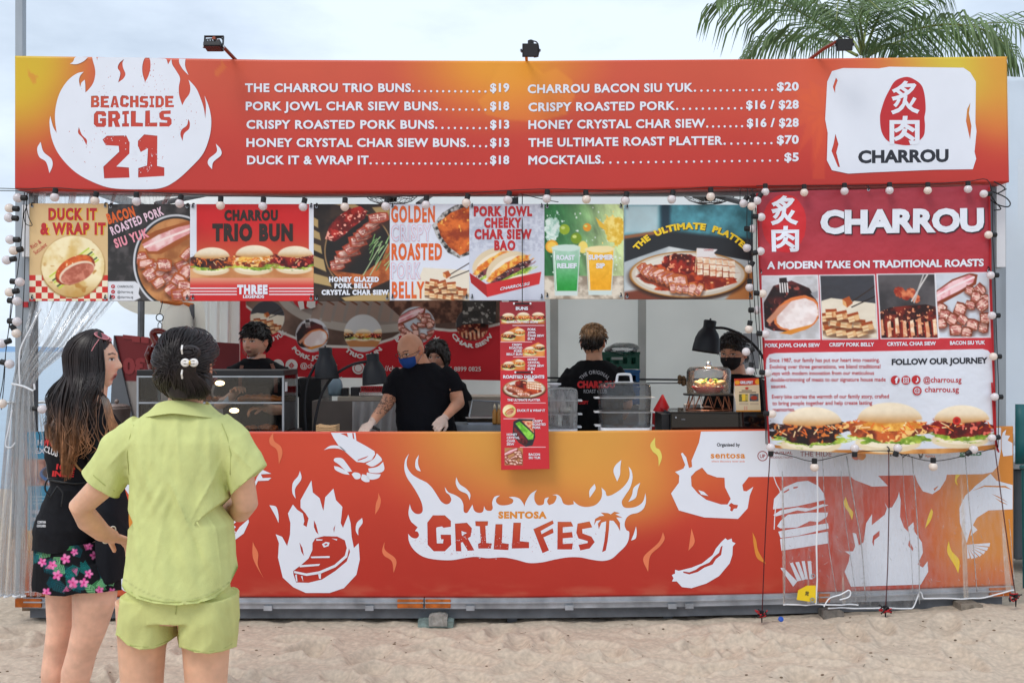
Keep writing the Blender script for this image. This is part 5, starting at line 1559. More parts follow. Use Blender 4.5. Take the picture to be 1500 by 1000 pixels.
def heat_lamp(label,neck,rim,arm,Y,tilt=0,lit=False,scale=1.0):
    root = thing('heat_lamp', label, 'lamp', tuple(P(*arm[-1],Y)), 'black arched heat lamps along the counter')
    s = (Y - CY) / F
    nx,ny,nw = neck; rx,ry,rw = rim
    a,b = P(nx,ny,Y),P(rx,ry,Y)
    L = (b - a).length; ax = (a - b).normalized()
    M = Vector((0,0,1)).rotation_difference(ax).to_matrix()
    n_,r_ = nw * s / 2,rw * s / 2
    prof = [(r_ * .94,.012),(r_,0),(r_ * 1.0,.01),(r_ * .97,L * .2),(r_ * .9,L * .42),(r_ * .74,L * .6),(n_ * 1.08,L * .74),(n_,L * .80),(n_ * 1.05,L * .97),(n_ * .9,L),(n_ * .3,L * 1.01)]
    inn = [(n_ * .5,L * .7),(r_ * .7,L * .56),(r_ * .9,L * .3),(r_ * .94,.012)]
    MB().lathe(inn + prof[1:],b,28,cap=True,M=M).build('lamp_shade', DARKM if not lit else DARKM,root,True)
    MB().tube([a + ax * .0,a + ax * .012],.006,8).build('shade_cap', DARKM,root)
    q = b + ax * (L * .42)
    MB().lathe([(r_ * .25,-L * .18),(r_ * .5,-L * .3),(r_ * .45,-L * .1),(r_ * .2,L * .1)],q,16,M=M).build('lamp_bulb', LAMPW if lit else WHITEM,root,True)
    pts = [tuple(P(x,y,Y)) for x,y in arm]
    c = catmull(pts,6,closed=False,sharp=9)
    MB().tube(c,.009,8).build('lamp_arm', DARKM,root,True)
    MB().lathe([(.05,0),(.05,.012),(.012,.02)],(c[-1][0],Y,WT),18).build('lamp_base', DARKM,root)
    if lit:
        L_ = bpy.data.lights.new('lamp_glow', 'SPOT'); L_.energy = 14; L_.color = (1,.72,.42); L_.spot_size = R(120); L_.spot_blend = .8; L_.shadow_soft_size = .03
        lo = bpy.data.objects.new('lamp_glow', L_); COL.objects.link(lo); lo.location = b + ax * .01
        lo.rotation_euler = ax.to_track_quat('Z', 'Y').to_euler(); parent_to(lo,root)
    return root
heat_lamp('black heat lamp nearest the glass case, with its arm on the left', (476.5,509,19),(478.5,555,35),[(470,524),(459,540),(450,562),(446.5,595),(449,636)],.3)
heat_lamp('black heat lamp beside the bald cook, shade in front of his shoulder', (545.5,518,18),(549.5,563,37),[(540,529),(516,534),(491,549),(473,573),(463,608),(460,636)],.32)
heat_lamp('lit black heat lamp glowing over the glass dome at the right', (1040.5,469,18),(1033.5,516,40),[(1047,480),(1063,481),(1083,489),(1102,503),(1117,522),(1128,548),(1130,600),(1130,636)],.32,lit=True)

ct = thing('paper_tray_stack', 'stack of brown paper food trays beside the second heat lamp', 'paper trays', tuple(P(480,632,.2)))
for k in range(6):
    z = WT + .002 + k * .011; q = P(480,630,.22)
    MB().rings([[(q.x - .055 + .006 * s_,.17,z + .014 * abs(s_)),(q.x - .055 + .006 * s_,.29,z + .014 * abs(s_))] if 0 else [(q.x + .062 * s_,.16,z + .01 * s_ * s_),(q.x + .062 * s_,.30,z + .01 * s_ * s_),(q.x + .062 * s_,.30,z + .008 + .01 * s_ * s_),(q.x + .062 * s_,.16,z + .008 + .01 * s_ * s_)] for s_ in (-1,-.6,0,.6,1)]).build('paper_tray', mat('kraft board', (196,158,116),.85),ct)

def rounded(w,d,r_,n=5):
    pts = []
    for cx,cy,a0 in ((w / 2 - r_,d / 2 - r_,0),(-w / 2 + r_,d / 2 - r_,90),(-w / 2 + r_,-d / 2 + r_,180),(w / 2 - r_,-d / 2 + r_,270)):
        for k in range(n + 1):
            a = R(a0 + 90 * k / n); pts.append((cx + r_ * math.cos(a),cy + r_ * math.sin(a)))
    return pts
def steamer(label,px0,px1,tiers,ptop,Y,mats,knob,clips,buns):
    s = (Y - CY) / F
    x0,x1 = P(px0,0,Y).x,P(px1,0,Y).x
    cx,w,d = (x0 + x1) / 2,x1 - x0,.26
    root = thing('steamer', label, 'steamer', (cx,Y + d / 2,WT), 'tiered clear steamers on the counter')
    zs = [P(0,t,Y).z for t in tiers]; zt = P(0,ptop,Y).z
    cy = Y + d / 2
    def shell(z0,z1,w0,w1,m_,name,lid=False):
        rs = [[(cx + x * w0 / w,cy + y,z0) for x,y in rounded(w,d,.03)],[(cx + x * w1 / w,cy + y * (w1 / w),z1) for x,y in rounded(w,d,.03)]]
        if lid:
            h = z1 - z0
            rs = [[(cx + x,cy + y,z0) for x,y in rounded(w,d,.03)],[(cx + x * .99,cy + y * .99,z0 + h * .72) for x,y in rounded(w,d,.03)],[(cx + x * .95,cy + y * .95,z0 + h * .9) for x,y in rounded(w,d,.03)],[(cx + x * .8,cy + y * .8,z1) for x,y in rounded(w,d,.03)],[(cx + x * .1,cy + y * .1,z1 + .004) for x,y in rounded(w,d,.03)]]
        return MB().rings(rs,cap=False).build(name,m_,root,True)
    for k in range(len(zs) - 1):
        shell(zs[k],zs[k + 1] - .004,w * .96,w,mats, 'tier')
        MB().rings([[(cx + x * 1.01,cy + y * 1.01,z) for x,y in rounded(w,d,.03)] for z in (zs[k + 1] - .007,zs[k + 1] - .001)]).build('tier_rim', mat('grey clear rim', (168,170,172),.3,alpha=.7),root)
        if clips:
            for sx in clips:
                MB().box((cx + sx * (w / 2 + .012) - .02,cy - .05,zs[k + 1] - .012),(cx + sx * (w / 2 + .012) + .02,cy + .05,zs[k + 1] - .002)).build('clip_handle', WHITEM,root,bevel=.003)
    if clips:
        for sx in clips:
            MB().box((cx + sx * (w / 2 + .008) - .02,cy - .05,zs[0] + .0),(cx + sx * (w / 2 + .008) + .02,cy + .05,zs[0] + .011)).build('clip_handle', WHITEM,root,bevel=.003)
    shell(zs[-1],zt,w,w,mats, 'lid', True)
    MB().rings([[(cx + x * .98,cy + y * .98,z) for x,y in rounded(w,d,.03)] for z in (WT,zs[0] - .001)]).build('steamer_base', WHITEM,root)
    if knob == 'loop':
        zk = P(0,549,Y).z
        hw = 10 * s
        MB().tube(catmull([(cx - hw * 1.15,cy,zt - .004),(cx - hw,cy,zk - .012),(cx - hw * .8,cy,zk),(cx + hw * .8,cy,zk),(cx + hw,cy,zk - .012),(cx + hw * 1.15,cy,zt - .004)],4,False),.0085,8).build('lid_handle', WHITEM,root,True)
        MB().box((cx - hw * 1.4,cy - .02,zt - .002),(cx + hw * 1.4,cy + .02,zt + .006)).build('handle_plate', WHITEM,root,bevel=.002)
    else:
        MB().lathe([(.02,0),(.022,.012),(.042,.02),(.042,.03),(.01,.032)],(cx - .01,cy,zt),18).build('lid_knob', WHITEM,root,True)
    return root,cx,cy,zs
s1,sx1,sy1,zs1 = steamer('steamed up steamer with a white knob, half hidden behind the hanging menu', 785,847,[628,606,586],569,.2,FOGGY, 'knob', (1,),True)
s2,sx2,sy2,zs2 = steamer('tall clear empty steamer with a white loop handle on its lid', 880,955,[626,603,582],561,.2,PLASTIC, 'loop', (-1,1),False)
for x in (-.07,.04):
    tag(MB().ball((sx1 + .02 + x,sy1 - .03,zs1[1] + .022),.042,16,10,(1.1,1,.55)).build('white_bun', mat('steamed dough', (238,234,222),.6),None,True), 'plump white bun in the foggy steamer, %s one' % ('left' if x < 0 else 'right'), 'bun', 'white buns in the foggy steamer')

bxw0,bxw1 = P(983,0,.14).x,P(1125,0,.14).x
zt_ = P(0,605,.14).z
wb = thing('warmer_box', 'low black glossy box on the counter under the glass dome stand', 'warmer box', (bxw0,.14,WT))
MB().box((bxw0,.14,WT),(bxw1,.56,zt_)).build('box_body', mat('gloss black', (12,12,14),.08,coat=.6),wb,bevel=.004)
MB().box((bxw0 - .004,.136,zt_ + .001),(bxw1 + .004,.565,zt_ + .01)).build('box_lid', mat('gloss black', (12,12,14),.08),wb)
MB().box((bxw0 - .05,.2,WT),(bxw0 - .002,.5,zt_ - .01)).build('side_frame', BLACKM,wb)
q = P(990,611,.132); MB().lathe([(.006,0),(.006,.006)],(q.x,.132,q.z),10,M=Matrix.Rotation(R(90),3, 'X')).build('knob', ALU,wb)
q = P(1001,614,.134); MB().box((q.x - .012,.134,q.z - .004),(q.x + .012,.139,q.z + .004)).build('badge', mat('dim grey print', (90,92,96),.5),wb)

ctx,yb_ = P(1039.5,0,.3).x,.33
ztr = P(0,577.5,.3).z
ws = thing('wire_stand', 'low copper wire stand with a black round tray on the black box', 'stand', (ctx,yb_,zt_ + .01))
MB().lathe([(.16,0),(.163,.004),(.163,.010),(.155,.010),(.15,.006),(.01,.006)],(ctx,yb_,ztr - .006),40).build('tray', BLACKM,ws,True)
COPPER = mat('copper wire', (176,110,80),.35,metal=.7)
nz = 14
for k in range(nz):
    a0,a1 = 2 * math.pi * k / nz,2 * math.pi * (k + .5) / nz
    r0,r1 = .125,.145
    A = (ctx + r0 * math.cos(a0),yb_ + r0 * math.sin(a0),ztr - .006); B = (ctx + r1 * math.cos(a1),yb_ + r1 * math.sin(a1),zt_ + .014)
    C_ = (ctx + r0 * math.cos(a0 + 2 * math.pi / nz),yb_ + r0 * math.sin(a0 + 2 * math.pi / nz),ztr - .006)
    MB().tube([A,B,C_],.0026,5).build('wire_leg', COPPER,ws)
MB().rings([[(ctx + (.145 + .003 * math.cos(b)) * math.cos(a),yb_ + (.145 + .003 * math.cos(b)) * math.sin(a),zt_ + .014 + .003 * math.sin(b)) for b in [k * math.pi / 3 for k in range(6)]] for a in [2 * math.pi * k / 36 for k in range(37)]],cap=False).build('base_ring', COPPER,ws)
dm = thing('glass_dome', 'clear dome cover with a metal knob over the food basket', 'dome cover', (ctx,yb_,ztr))
zd1 = P(0,537,.3).z
hd = zd1 - ztr
MB().lathe([(.138,.001),(.141,hd * .3),(.141,hd * .8),(.136,hd * .9),(.120,hd * .98),(.06,hd * 1.0),(.01,hd * 1.0)],(ctx,yb_,ztr + .001),48,cap=False).build('dome', PLASTIC,dm,True)
MB().lathe([(.015,0),(.018,.004),(.018,.026),(.014,.028)],(ctx,yb_,zd1 + .002),20).build('dome_knob', mat('polished steel', (200,200,205),.15,metal=1),dm,True)
fb = thing('food_basket', 'red oval basket lined with paper holding bread and salad under the dome', 'food basket', (ctx,yb_,ztr))
MB().lathe([(.07,.002),(.105,.045),(.102,.045),(.068,.006),(.01,.006)],(ctx - .005,yb_,ztr + .004),28).build('basket', mat('red plastic', (190,40,44),.4),fb,True)
rs = []
for i in range(28):
    a = 2 * math.pi * i / 28; rs.append([(ctx - .005 + (.09 + .02 * math.sin(i * 2.6)) * math.cos(a),yb_ + (.09 + .02 * math.sin(i * 2.6)) * math.sin(a),ztr + .05 + .012 * math.sin(i * 3.1)),(ctx - .005 + .05 * math.cos(a),yb_ + .05 * math.sin(a),ztr + .035)])
rs.append(rs[0]); MB().rings(rs,cap=False,closed=False).build('paper_liner', WHITEM,fb)
rd = random.Random(5)
for k in range(6):
    MB().ball((ctx - .07 + .028 * k,yb_ - .03 + .02 * math.sin(k * 2),ztr + .066 + .01 * math.sin(k * 1.7)),.034,12,8,(1.0,.9,.55),Matrix.Rotation(.4 - .1 * k,3, 'Y')).build('bread_piece', mat('pale bread', (226,190,130),.7,vary=.2,vscale=30),fb,True)
for k in range(26):
    q = Vector((ctx - .03 + rd.uniform(-.02,.08),yb_ - .05 + rd.uniform(-.02,.05),ztr + .08 + rd.uniform(-.01,.018)))
    MB().ball(q,.009,6,4,(1.6,1,.5),Matrix.Rotation(rd.uniform(0,3),3, 'Y')).build('salad_bit', mat('salad green', (150,190,60),.5) if k % 3 else mat('carrot orange', (226,120,40),.5),fb,True)
cd = thing('table_card', 'upright cream menu card with orange edges on the black box', 'card', tuple(P(1095,604,.2)))
def paint_card(cv):
    cv.a[:] = np.array((226,206,172)) / 255
    m,_ = cv.pol([(1070,552),(1120,552),(1120,563),(1070,565)]); cv.put(m,(206,56,34))
    cv.ell(1080,560,4,3,(240,170,50)); cv.ell(1110,559,4,4,(240,170,50))
    m,_ = cv.pol([(1070,601),(1120,600.6),(1120,606),(1070,606)]); cv.put(m,(230,140,30))
    cv.ell(1094,568.6,2.4,1.5,(196,40,30))
    cv.pol([(1082.5,577),(1096,577),(1096,588),(1082.5,588)],cv.tex((90,90,60),(200,180,90),2,3)); cv.pol([(1087,577),(1092,577),(1092,587),(1087,587)],(240,200,60))
    cv.pol([(1098,576.5),(1111,576.5),(1111,587.5),(1098,587.5)],cv.tex((70,76,84),(120,126,130),2,4)); cv.ell(1104.5,582.5,5,3,(170,60,40))
    for y in (590.5,592): cv.line([(1083,y),(1096,y)],.6,(170,150,130)); cv.line([(1099,y),(1111,y)],.6,(170,150,130))
    cv.line([(1087,571.8),(1101,571.8)],1,(60,50,46)); cv.line([(1083,574.4),(1107,574.4)],1,(60,50,46))
    for x in (1091,1094): cv.line([(x,595),(x,600)],.8,(226,120,110))
panel('card_face', [(1075.5,554.5),(1111.5,553.5)],[(1078.5,603),(1114.5,603)],.2,.003,paint_card,cd,PRINT,res=3)
text('GRILLFEST', 1084,1103,562,4.2,.197,WHITEP,cd,w=.06)
_q = [P(1075.5,554.5,.205),P(1078.5,603,.205),P(1079,604,.27),P(1073.8,602,.27)]
MB().add([P(1075.5,554.5,.204),P(1078.5,603,.204),P(1074,602,.29)],[(0,1,2)]).build('card_side', WHITEM,cd)
tag(MB().pbox(1003,592,1026,604,.5,.05).build('carton', mat('pale carton', (196,190,184),.8),None,bevel=.002), 'small pale carton standing behind the copper wire stand', 'carton')
rb = MB(); q = P(969,604,.62)
rs = []
for i in range(12):
    t = i / 11; z = WT + t * (P(0,578,.62).z - WT)
    ww = .062 * (1 - max(0,t - .55) * 2.1) + .002; 
    rs.append([(q.x + .01 * t + math.cos(a) * ww,.64 + math.sin(a) * .035 * (1 - .6 * t),z) for a in [2 * math.pi * k / 16 for k in range(16)]])
rb.rings(rs)
tag(rb.build('red_bag', mat('red foil', (186,24,32),.3,vary=.2,bump=.5,bscale=20),None,True), 'pointed glossy red bag on the counter left of the black box', 'bag')
def crate(px0,py0,px1,py1,Y,mcol,label):
    root = thing('crate', label, 'crate', tuple(P((px0 + px1) / 2,py1,Y)), 'stacked plastic crates behind the cook')
    a,b = P(px0,py1,Y),P(px1,py0,Y)
    w = b.x - a.x; t = .012; dep = .34
    z0,z1 = a.z,b.z
    MB().box((a.x,Y,z0),(b.x,Y + dep,z0 + t)).build('crate_floor', mcol,root)
    MB().box((a.x,Y + dep - t,z0 + t),(b.x,Y + dep,z1)).build('crate_side', mcol,root)
    for x in (a.x,b.x - t): MB().box((x,Y + t,z0 + t),(x + t,Y + dep - t,z1)).build('crate_side', mcol,root)
    f = MB(); n = 4; h = z1 - z0
    f.box((a.x,Y,z0 + t),(b.x,Y + t,z0 + h * .3)); f.box((a.x,Y,z0 + h * .68),(b.x,Y + t,z1))
    for k in range(n + 1):
        x = a.x + (w - .03) * k / n
        f.box((x,Y + .0005,z0 + h * .3),(x + .03,Y + t,z0 + h * .68))
    f.build('crate_front', mcol,root)
    f2 = MB(); f2.box((a.x - .004,Y - .006,z1 - .018),(b.x + .004,Y - .0005,z1 + .002)); f2.build('crate_rim', mcol,root)
    MB().box((a.x + w * .25,Y - .002,z0 + h * .55),(a.x + w * .55,Y - .0006,z0 + h * .7)).build('crate_label', mat('pale label', (170,180,176),.6),root)
GREENPL,BLUEPL = mat('green plastic', (10,84,66),.4),mat('blue plastic', (14,90,150),.4)
crate(882,515.5,937,540.5,1.7,GREENPL, 'dark green plastic crate, topmost of the stack behind the back-turned cook')
crate(882,542,937,566,1.7,BLUEPL, 'blue plastic crate directly under the green crate')
crate(882,567.5,937,592,1.7,BLUEPL, 'blue plastic crate, third in the stack, seen only through the steamer')
tag(MB().pbox(884,593.5,936,700,1.7,.34).build('crate_pallet', mat('grey plastic', (120,122,124),.6),None,bevel=.01), 'grey plastic box carrying the stack of crates behind the steamer', 'box')
blob_bag('plastic_wrap', 912,511,50,18,1.78,PLASTIC, 'clear crumpled plastic wrap lying over the green crate', 'plastic wrap', 4)

bn = thing('back_bench', 'grey brown work bench along the back of the stall with cloth over its front', 'bench', (P(540,0,1.5).x,1.5,.15))
a,b = P(457,587,1.5),P(620,640,1.5)
GB = mat('grey brown board', (120,112,106),.6,vary=.1)
MB().box((a.x,1.5,.15),(b.x + 1.0,1.53,a.z)).build('bench_front', GB,bn)
MB().box((a.x,1.53,.15),(a.x + .02,2.1,a.z)).build('bench_side', GB,bn)
MB().box((a.x + .15,1.75,a.z - .1),(b.x + 1.0,2.2,a.z + .02)).build('bench_top', mat('beige laminate', (190,180,164),.5),bn)
rs = [[(P(x,0,1.48).x,1.485 - .012 * math.sin(x * .45 + j * .3),P(0,y,1.48).z) for x in np.linspace(516,586,30)] for j,y in enumerate(np.linspace(588,660,10))]
MB().rings(rs,cap=False,closed=False).build('bench_cloth', mat('grey cloth', (186,186,186),.8,bump=.3,bscale=30),bn,True)
bk = tag(MB().pbox(437,553,470,700,1.9,.5).build('black_cabinet', BLACKM,None,bevel=.01), 'black cabinet standing behind the arm of the first heat lamp', 'cabinet')
q = P(488,588,1.8)
jug = thing('blue_jug', 'pale blue grey plastic jug on the back bench', 'jug', (q.x,1.9,a.z + .02))
MB().lathe([(.05,0),(.058,.03),(.06,.08),(.05,.12),(.035,.14),(.03,.15),(.01,.15)],(q.x,1.9,a.z + .02),20).build('jug_body', mat('blue grey plastic', (120,142,156),.35,alpha=1),jug,True)
MB().lathe([(.032,0),(.03,.02),(.01,.024)],(q.x,1.9,a.z + .172),14).build('jug_lid', BLACKM,jug)
for nm,x0,x1,y0,y1,c,lb in (('card_reader', 500,510,568,583,(34,34,38), 'small black card reader beside the blue jug'),('kitchen_scale', 513,527,567,581,(44,44,48), 'small black scale on the back bench left of the red tray')):
    tag(MB().pbox(x0,y0,x1,y1,1.85,.08).build(nm,mat('matt black ' + nm,c,.4),None,bevel=.008),lb,nm.split('_')[1])
rt = thing('red_rack', 'red wire rack lying on a silver tray on the back bench', 'rack', tuple(P(545,573,1.8)))
for k in range(12):
    x = P(529 + 2.9 * k,0,1.8).x
    MB().box((x,1.8,P(0,573,1.8).z),(x + .006,1.95,P(0,566,1.8).z)).build('rack_bar', REDP,rt)
for yy in (565.5,572.5):
    MB().pbox(528,yy,563,yy + 1.6,1.796,.003).build('rack_rail', REDP,rt)
tag(MB().pbox(526,574.5,561,580,1.79,.2).build('silver_tray', mat('polished steel', (200,200,205),.15,metal=1),None,bevel=.004), 'flat silver tray under the red rack on the back bench', 'tray')
fp = thing('food_pan', 'steel food pan with a clear hinged lid right of the bald cook', 'food pan', tuple(P(708,630,.9)))
a,b = P(684,630,.9),P(732,612,.9)
PS = mat('polished steel', (200,200,205),.15,metal=1)
MB().rings([[(a.x + .02,.9,a.z - .04),(b.x - .02,.9,a.z - .04),(b.x - .02,1.12,a.z - .04),(a.x + .02,1.12,a.z - .04)],[(a.x,.88,b.z),(b.x,.88,b.z),(b.x,1.14,b.z),(a.x,1.14,b.z)]]).build('pan_body', PS,fp)
MB().box((a.x - .008,.87,b.z + .001),(b.x + .008,1.15,b.z + .008)).build('pan_rim', PS,fp)
lidp = [P(687,611,1.0),P(733,611,1.0),P(733,588,1.12),P(692,586,1.12)]
MB().add(lidp,[(0,1,2,3)]).build('pan_lid', PLASTIC,fp)
MB().tube([lidp[0],lidp[3],lidp[2],lidp[1]],.006,6).build('lid_frame', ALU,fp)
bt2 = tag(MB().pbox(660,622,735,632,.85,.3).build('prep_shelf', ALU,None), 'narrow steel shelf under the food pan behind the counter', 'shelf')
for i,(px,lb) in enumerate(((724.5, 'orange sauce bottle left of its twin behind the hanging menu edge'),(731, 'orange sauce bottle nearest the hanging menu edge'))):
    q = P(px,621,.84); r0 = thing('sauce_bottle', lb, 'bottle', (q.x,.84,q.z))
    MB().lathe([(.014,0),(.016,.01),(.016,.08),(.010,.1),(.008,.105)],q,14).build('bottle_body', mat('orange sauce', (196,140,70),.3),r0,True)
    MB().lathe([(.010,0),(.008,.02),(.002,.035)],(q.x,q.y,q.z + .105),12).build('nozzle', mat('cream plastic', (220,206,176),.4),r0,True)

dk = thing('roast_duck', 'whole dark red roast duck hanging by its neck above the glass case', 'roast duck', tuple(P(232,520,.62)))
YD = .62; s = (YD - CY) / F
DUCK = mat('roast duck skin', (112,22,14),.16,vary=.45,vscale=22,bump=.35,bscale=50,coat=.8)
body = [(232,498,4),(231,506,8.5),(229,516,12),(228,527,13),(229,537,12),(231,545,9.5),(232,551,5)]
MB().tube([P(x,y,YD) for x,y,r_ in body],[r_ * s for *_,r_ in body],18,.8).build('duck_body', DUCK,dk,True)
nk = catmull([tuple(P(x,y,YD - .02)) for x,y in ((231,503),(227,496),(224,489),(228,485),(236,485),(244,489),(251,497))],5,False,9)
MB().tube(nk,list(np.linspace(6.5,3.4,len(nk)) * s),10).build('duck_neck', DUCK,dk,True)
MB().ball(P(251,498,YD - .02),4.6 * s,10,8,(1,1,1.3)).build('duck_head', DUCK,dk,True)
for x0,x1 in ((220,215),(240,243)):
    MB().tube([P(x0,507,YD - .04),P(x1,520,YD - .05),P(x0 + (x1 - x0) * .5,533,YD - .04)],[3.4 * s,3.8 * s,1.8 * s],8).build('duck_wing', DUCK,dk,True)
for x in (223,237):
    MB().tube([P(x,540,YD - .03),P(x + (x - 230) * .25,552,YD - .03),P(x + (x - 230) * .3,561,YD - .03)],[5 * s,4 * s,1.5 * s],8).build('duck_leg', DUCK,dk,True)
hk = thing('duck_hook', 'black ring and double hook holding the roast duck', 'hook', tuple(P(234,465,YD)))
HKM = mat('dark wire', (40,42,46),.4,metal=.6)
rc = P(234,465,YD)
MB().tube([(rc.x + 5.3 * s * math.cos(a),YD,rc.z + 5.3 * s * math.sin(a)) for a in [2 * math.pi * k / 20 for k in range(21)]],.0035,6).build('hook_ring', HKM,hk)
for dx in (-2.6,3.2):
    MB().tube([P(234,470.5,YD),P(234 + dx,475,YD),P(234 + dx,484,YD)],.0028,6).build('hook_wire', HKM,hk)
MB().tube([P(234,459.5,YD),P(238,443,YD + .05),P(240,300,YD + .1)],.003,5).build('hook_cord', HKM,hk)

sp = thing('folding_signboard', 'dark red signboard seen from behind, leaning inside the left end of the stall', 'signboard', tuple(P(200,640,1.3)))
def paint_sp(cv):
    cv.a[:] = np.array((112,22,28)) / 255
    m,_ = cv.pol([(160,557),(350,564),(350,650),(160,650)]); cv.put(m,cv.tex((110,104,100),(150,144,140),.3,3))
panel('board_sheet', [(167.5,491.5),(350,503)],[(181,640),(350,640)],1.3,.015,paint_sp,sp,PRINT,res=.5)
text('30', 213,180,548,24,1.296,mat('dull red print', (140,48,52),.6),sp,w=.06)
text('IF', 218,180,503,9,1.296,mat('dull red print', (140,48,52),.6),sp,w=.06,slope=-4)
_p = [P(166.5,491,1.28),P(201,640,1.28),P(160,640,1.28)]
_pb = [v + Vector((0,.4,0)) for v in _p]
MB().rings([_p,_pb]).build('board_leg', mat('grey side panel', (96,100,106),.6),sp)
bu = thing('bucket', 'brownish metal pot with a knobbed lid beside the signboard', 'pot', tuple(P(170,612,1.0)))
q = P(171,612,1.0)
BRN = mat('dull brown metal', (134,118,112),.4,metal=.3)
MB().lathe([(.075,-.5),(.085,-.02),(.095,.06),(.098,.065),(.098,.075),(.09,.078)],q,26).build('pot_body', BRN,bu,True)
MB().lathe([(.095,.079),(.07,.095),(.015,.103)],q,26).build('pot_lid', BRN,bu,True)
MB().ball(q + Vector((0,0,.118)),.016,10,8).build('lid_knob', BRN,bu,True)
rl = thing('railing', 'thin grey tube railing between the beach and the sea at the left', 'railing', (-8,6.0,-.2))
pts = [P(x,588 + (3 if x > 70 else 0),2.8) for x in (-60,48,66,72)] 
MB().tube([P(-60,590,2.8),P(50,589,2.8),P(64,588,2.8),P(70,590,2.8),P(72,600,2.8),P(72,800,2.8)],.016,8).build('rail', ALU,rl)
MB().tube([P(148,592,2.8),P(160,592,2.8),P(210,594,2.8)],.016,8).build('rail', ALU,rl)
for x in (148,20): MB().tube([P(x,592,2.8),P(x,810,2.8)],.016,8).build('rail_post', ALU,rl)
def fan(px,py,Y,label):
    c = P(px,py,Y); root = thing('ceiling_fan', label, 'fan', tuple(c), 'round caged fans under the stall roof')
    rr_ = .20
    prof = [(.03,-.085),(.09,-.078),(.15,-.055),(.19,-.02),(.2,0),(.19,.02),(.15,.05)]
    W = mat('fan wire', (120,120,124),.4,metal=.3)
    for r_,z in prof:
        MB().tube([(c.x + r_ * math.cos(a),c.y + r_ * math.sin(a),c.z + z) for a in [2 * math.pi * k / 30 for k in range(31)]],.0022,5).build('cage_ring', W,root)
    for k in range(24):
        a = 2 * math.pi * k / 24
        MB().tube([(c.x + r_ * math.cos(a),c.y + r_ * math.sin(a),c.z + z) for r_,z in prof],.0016,4).build('cage_wire', W,root)
    MB().lathe([(.01,-.07),(.04,-.06),(.045,-.01),(.05,.08),(.01,.1)],c,18).build('fan_motor', BLACKM,root,True)
    for k in range(3):
        a = 2 * math.pi * k / 3
        M = Matrix.Rotation(a,3, 'Z')
        pts = [Vector(p) for p in ((.03,-.03,-.03),(.16,-.07,-.045),(.175,.03,-.01),(.03,.03,-.02))]
        MB().rings([[c + M @ p for p in pts],[c + M @ (p + Vector((0,0,.003))) for p in pts]]).build('fan_blade', mat('dark fan blade', (60,62,66),.4),root)
    MB().tube([c + Vector((0,0,.1)),c + Vector((0,0,.45))],.012,8).build('fan_stem', STEEL_DK,root)
fan(573,282,1.0, 'caged fan under the roof above the pork belly posters')
fan(1040,281,1.0, 'caged fan under the roof beside the red banner')
q = P(1113,520,2.4)
tag(MB().pbox(1090,488,1112,540,2.5,.06).build('fuse_box', mat('grey box', (150,152,156),.5),None,bevel=.005), 'grey electrical box on the back wall behind the masked man', 'box')

# ================================================================== PEOPLE
from mathutils.bvhtree import BVHTree
SKIN = mat('skin', attr=True,rough=.48,vary=.05,vscale=30,sss=.12,bump=.05,bscale=300)
CLOTHV = mat('shirt cloth', attr=True,rough=.85,vary=.05,vscale=12,bump=.15,bscale=220,spec=.2)
HAIR = mat('hair', attr=True,rough=.36,vary=.3,vscale=60,spec=.5)
HAIRD = mat('dark hair', (36,29,30),.45,vary=.4,vscale=60)
GLOVE = (200,176,164)

def remeshed(mb,voxel,smooth=6,lap=None):
    me = mb.mesh('tmp')
    o = bpy.data.objects.new('tmp', me); COL.objects.link(o)
    r = o.modifiers.new('r', 'REMESH'); r.mode = 'VOXEL'; r.voxel_size = voxel; r.use_smooth_shade = True
    if smooth:
        s_ = o.modifiers.new('s', 'SMOOTH'); s_.iterations = smooth; s_.factor = .5
    dg = bpy.context.evaluated_depsgraph_get()
    dg.update()
    out = bpy.data.meshes.new_from_object(o.evaluated_get(dg))
    bpy.data.objects.remove(o); bpy.data.meshes.remove(me)
    return out

def verts_of(me):
    a = np.empty(len(me.vertices) * 3); me.vertices.foreach_get('co', a); return a.reshape(-1,3)
def norms_of(me):
    a = np.empty(len(me.vertices) * 3); me.vertices.foreach_get('normal', a); return a.reshape(-1,3)
def to_px(a):
    d = a[:, 1] - CY
    return 750 + a[:, 0] / d * F,HY + (H - a[:, 2]) / d * F
def set_col(me,c):
    c = np.clip(np.asarray(c,float),0,1)
    c = np.where(c <= .04045,c / 12.92,((c + .055) / 1.055) ** 2.4)
    at = me.color_attributes.new('Col', 'FLOAT_COLOR', 'POINT')
    at.data.foreach_set('color', np.c_[c,np.ones(len(c))].ravel())

def soft(name,mb,voxel,parent,m,col=None,fold=None,smooth=6,thick=None,cut=None):
    """one continuous surface grown from overlapping rounded shapes; fold(co)->displacement; col(co, px, py)->colour"""
    me = remeshed(mb,voxel,smooth)
    a = verts_of(me)
    if fold is not None:
        a = a + norms_of(me) * fold(a)[:, None]
        me.vertices.foreach_set('co', a.ravel()); me.update()
    if cut is not None:
        a = cut(a); me.vertices.foreach_set('co', a.ravel()); me.update()
    if col is not None:
        px,py = to_px(a)
        c = col(a,px,py) if callable(col) else np.tile(np.array(col) / 255.0,(len(a),1))
        set_col(me,c)
    return link(name,me,m,parent,True)

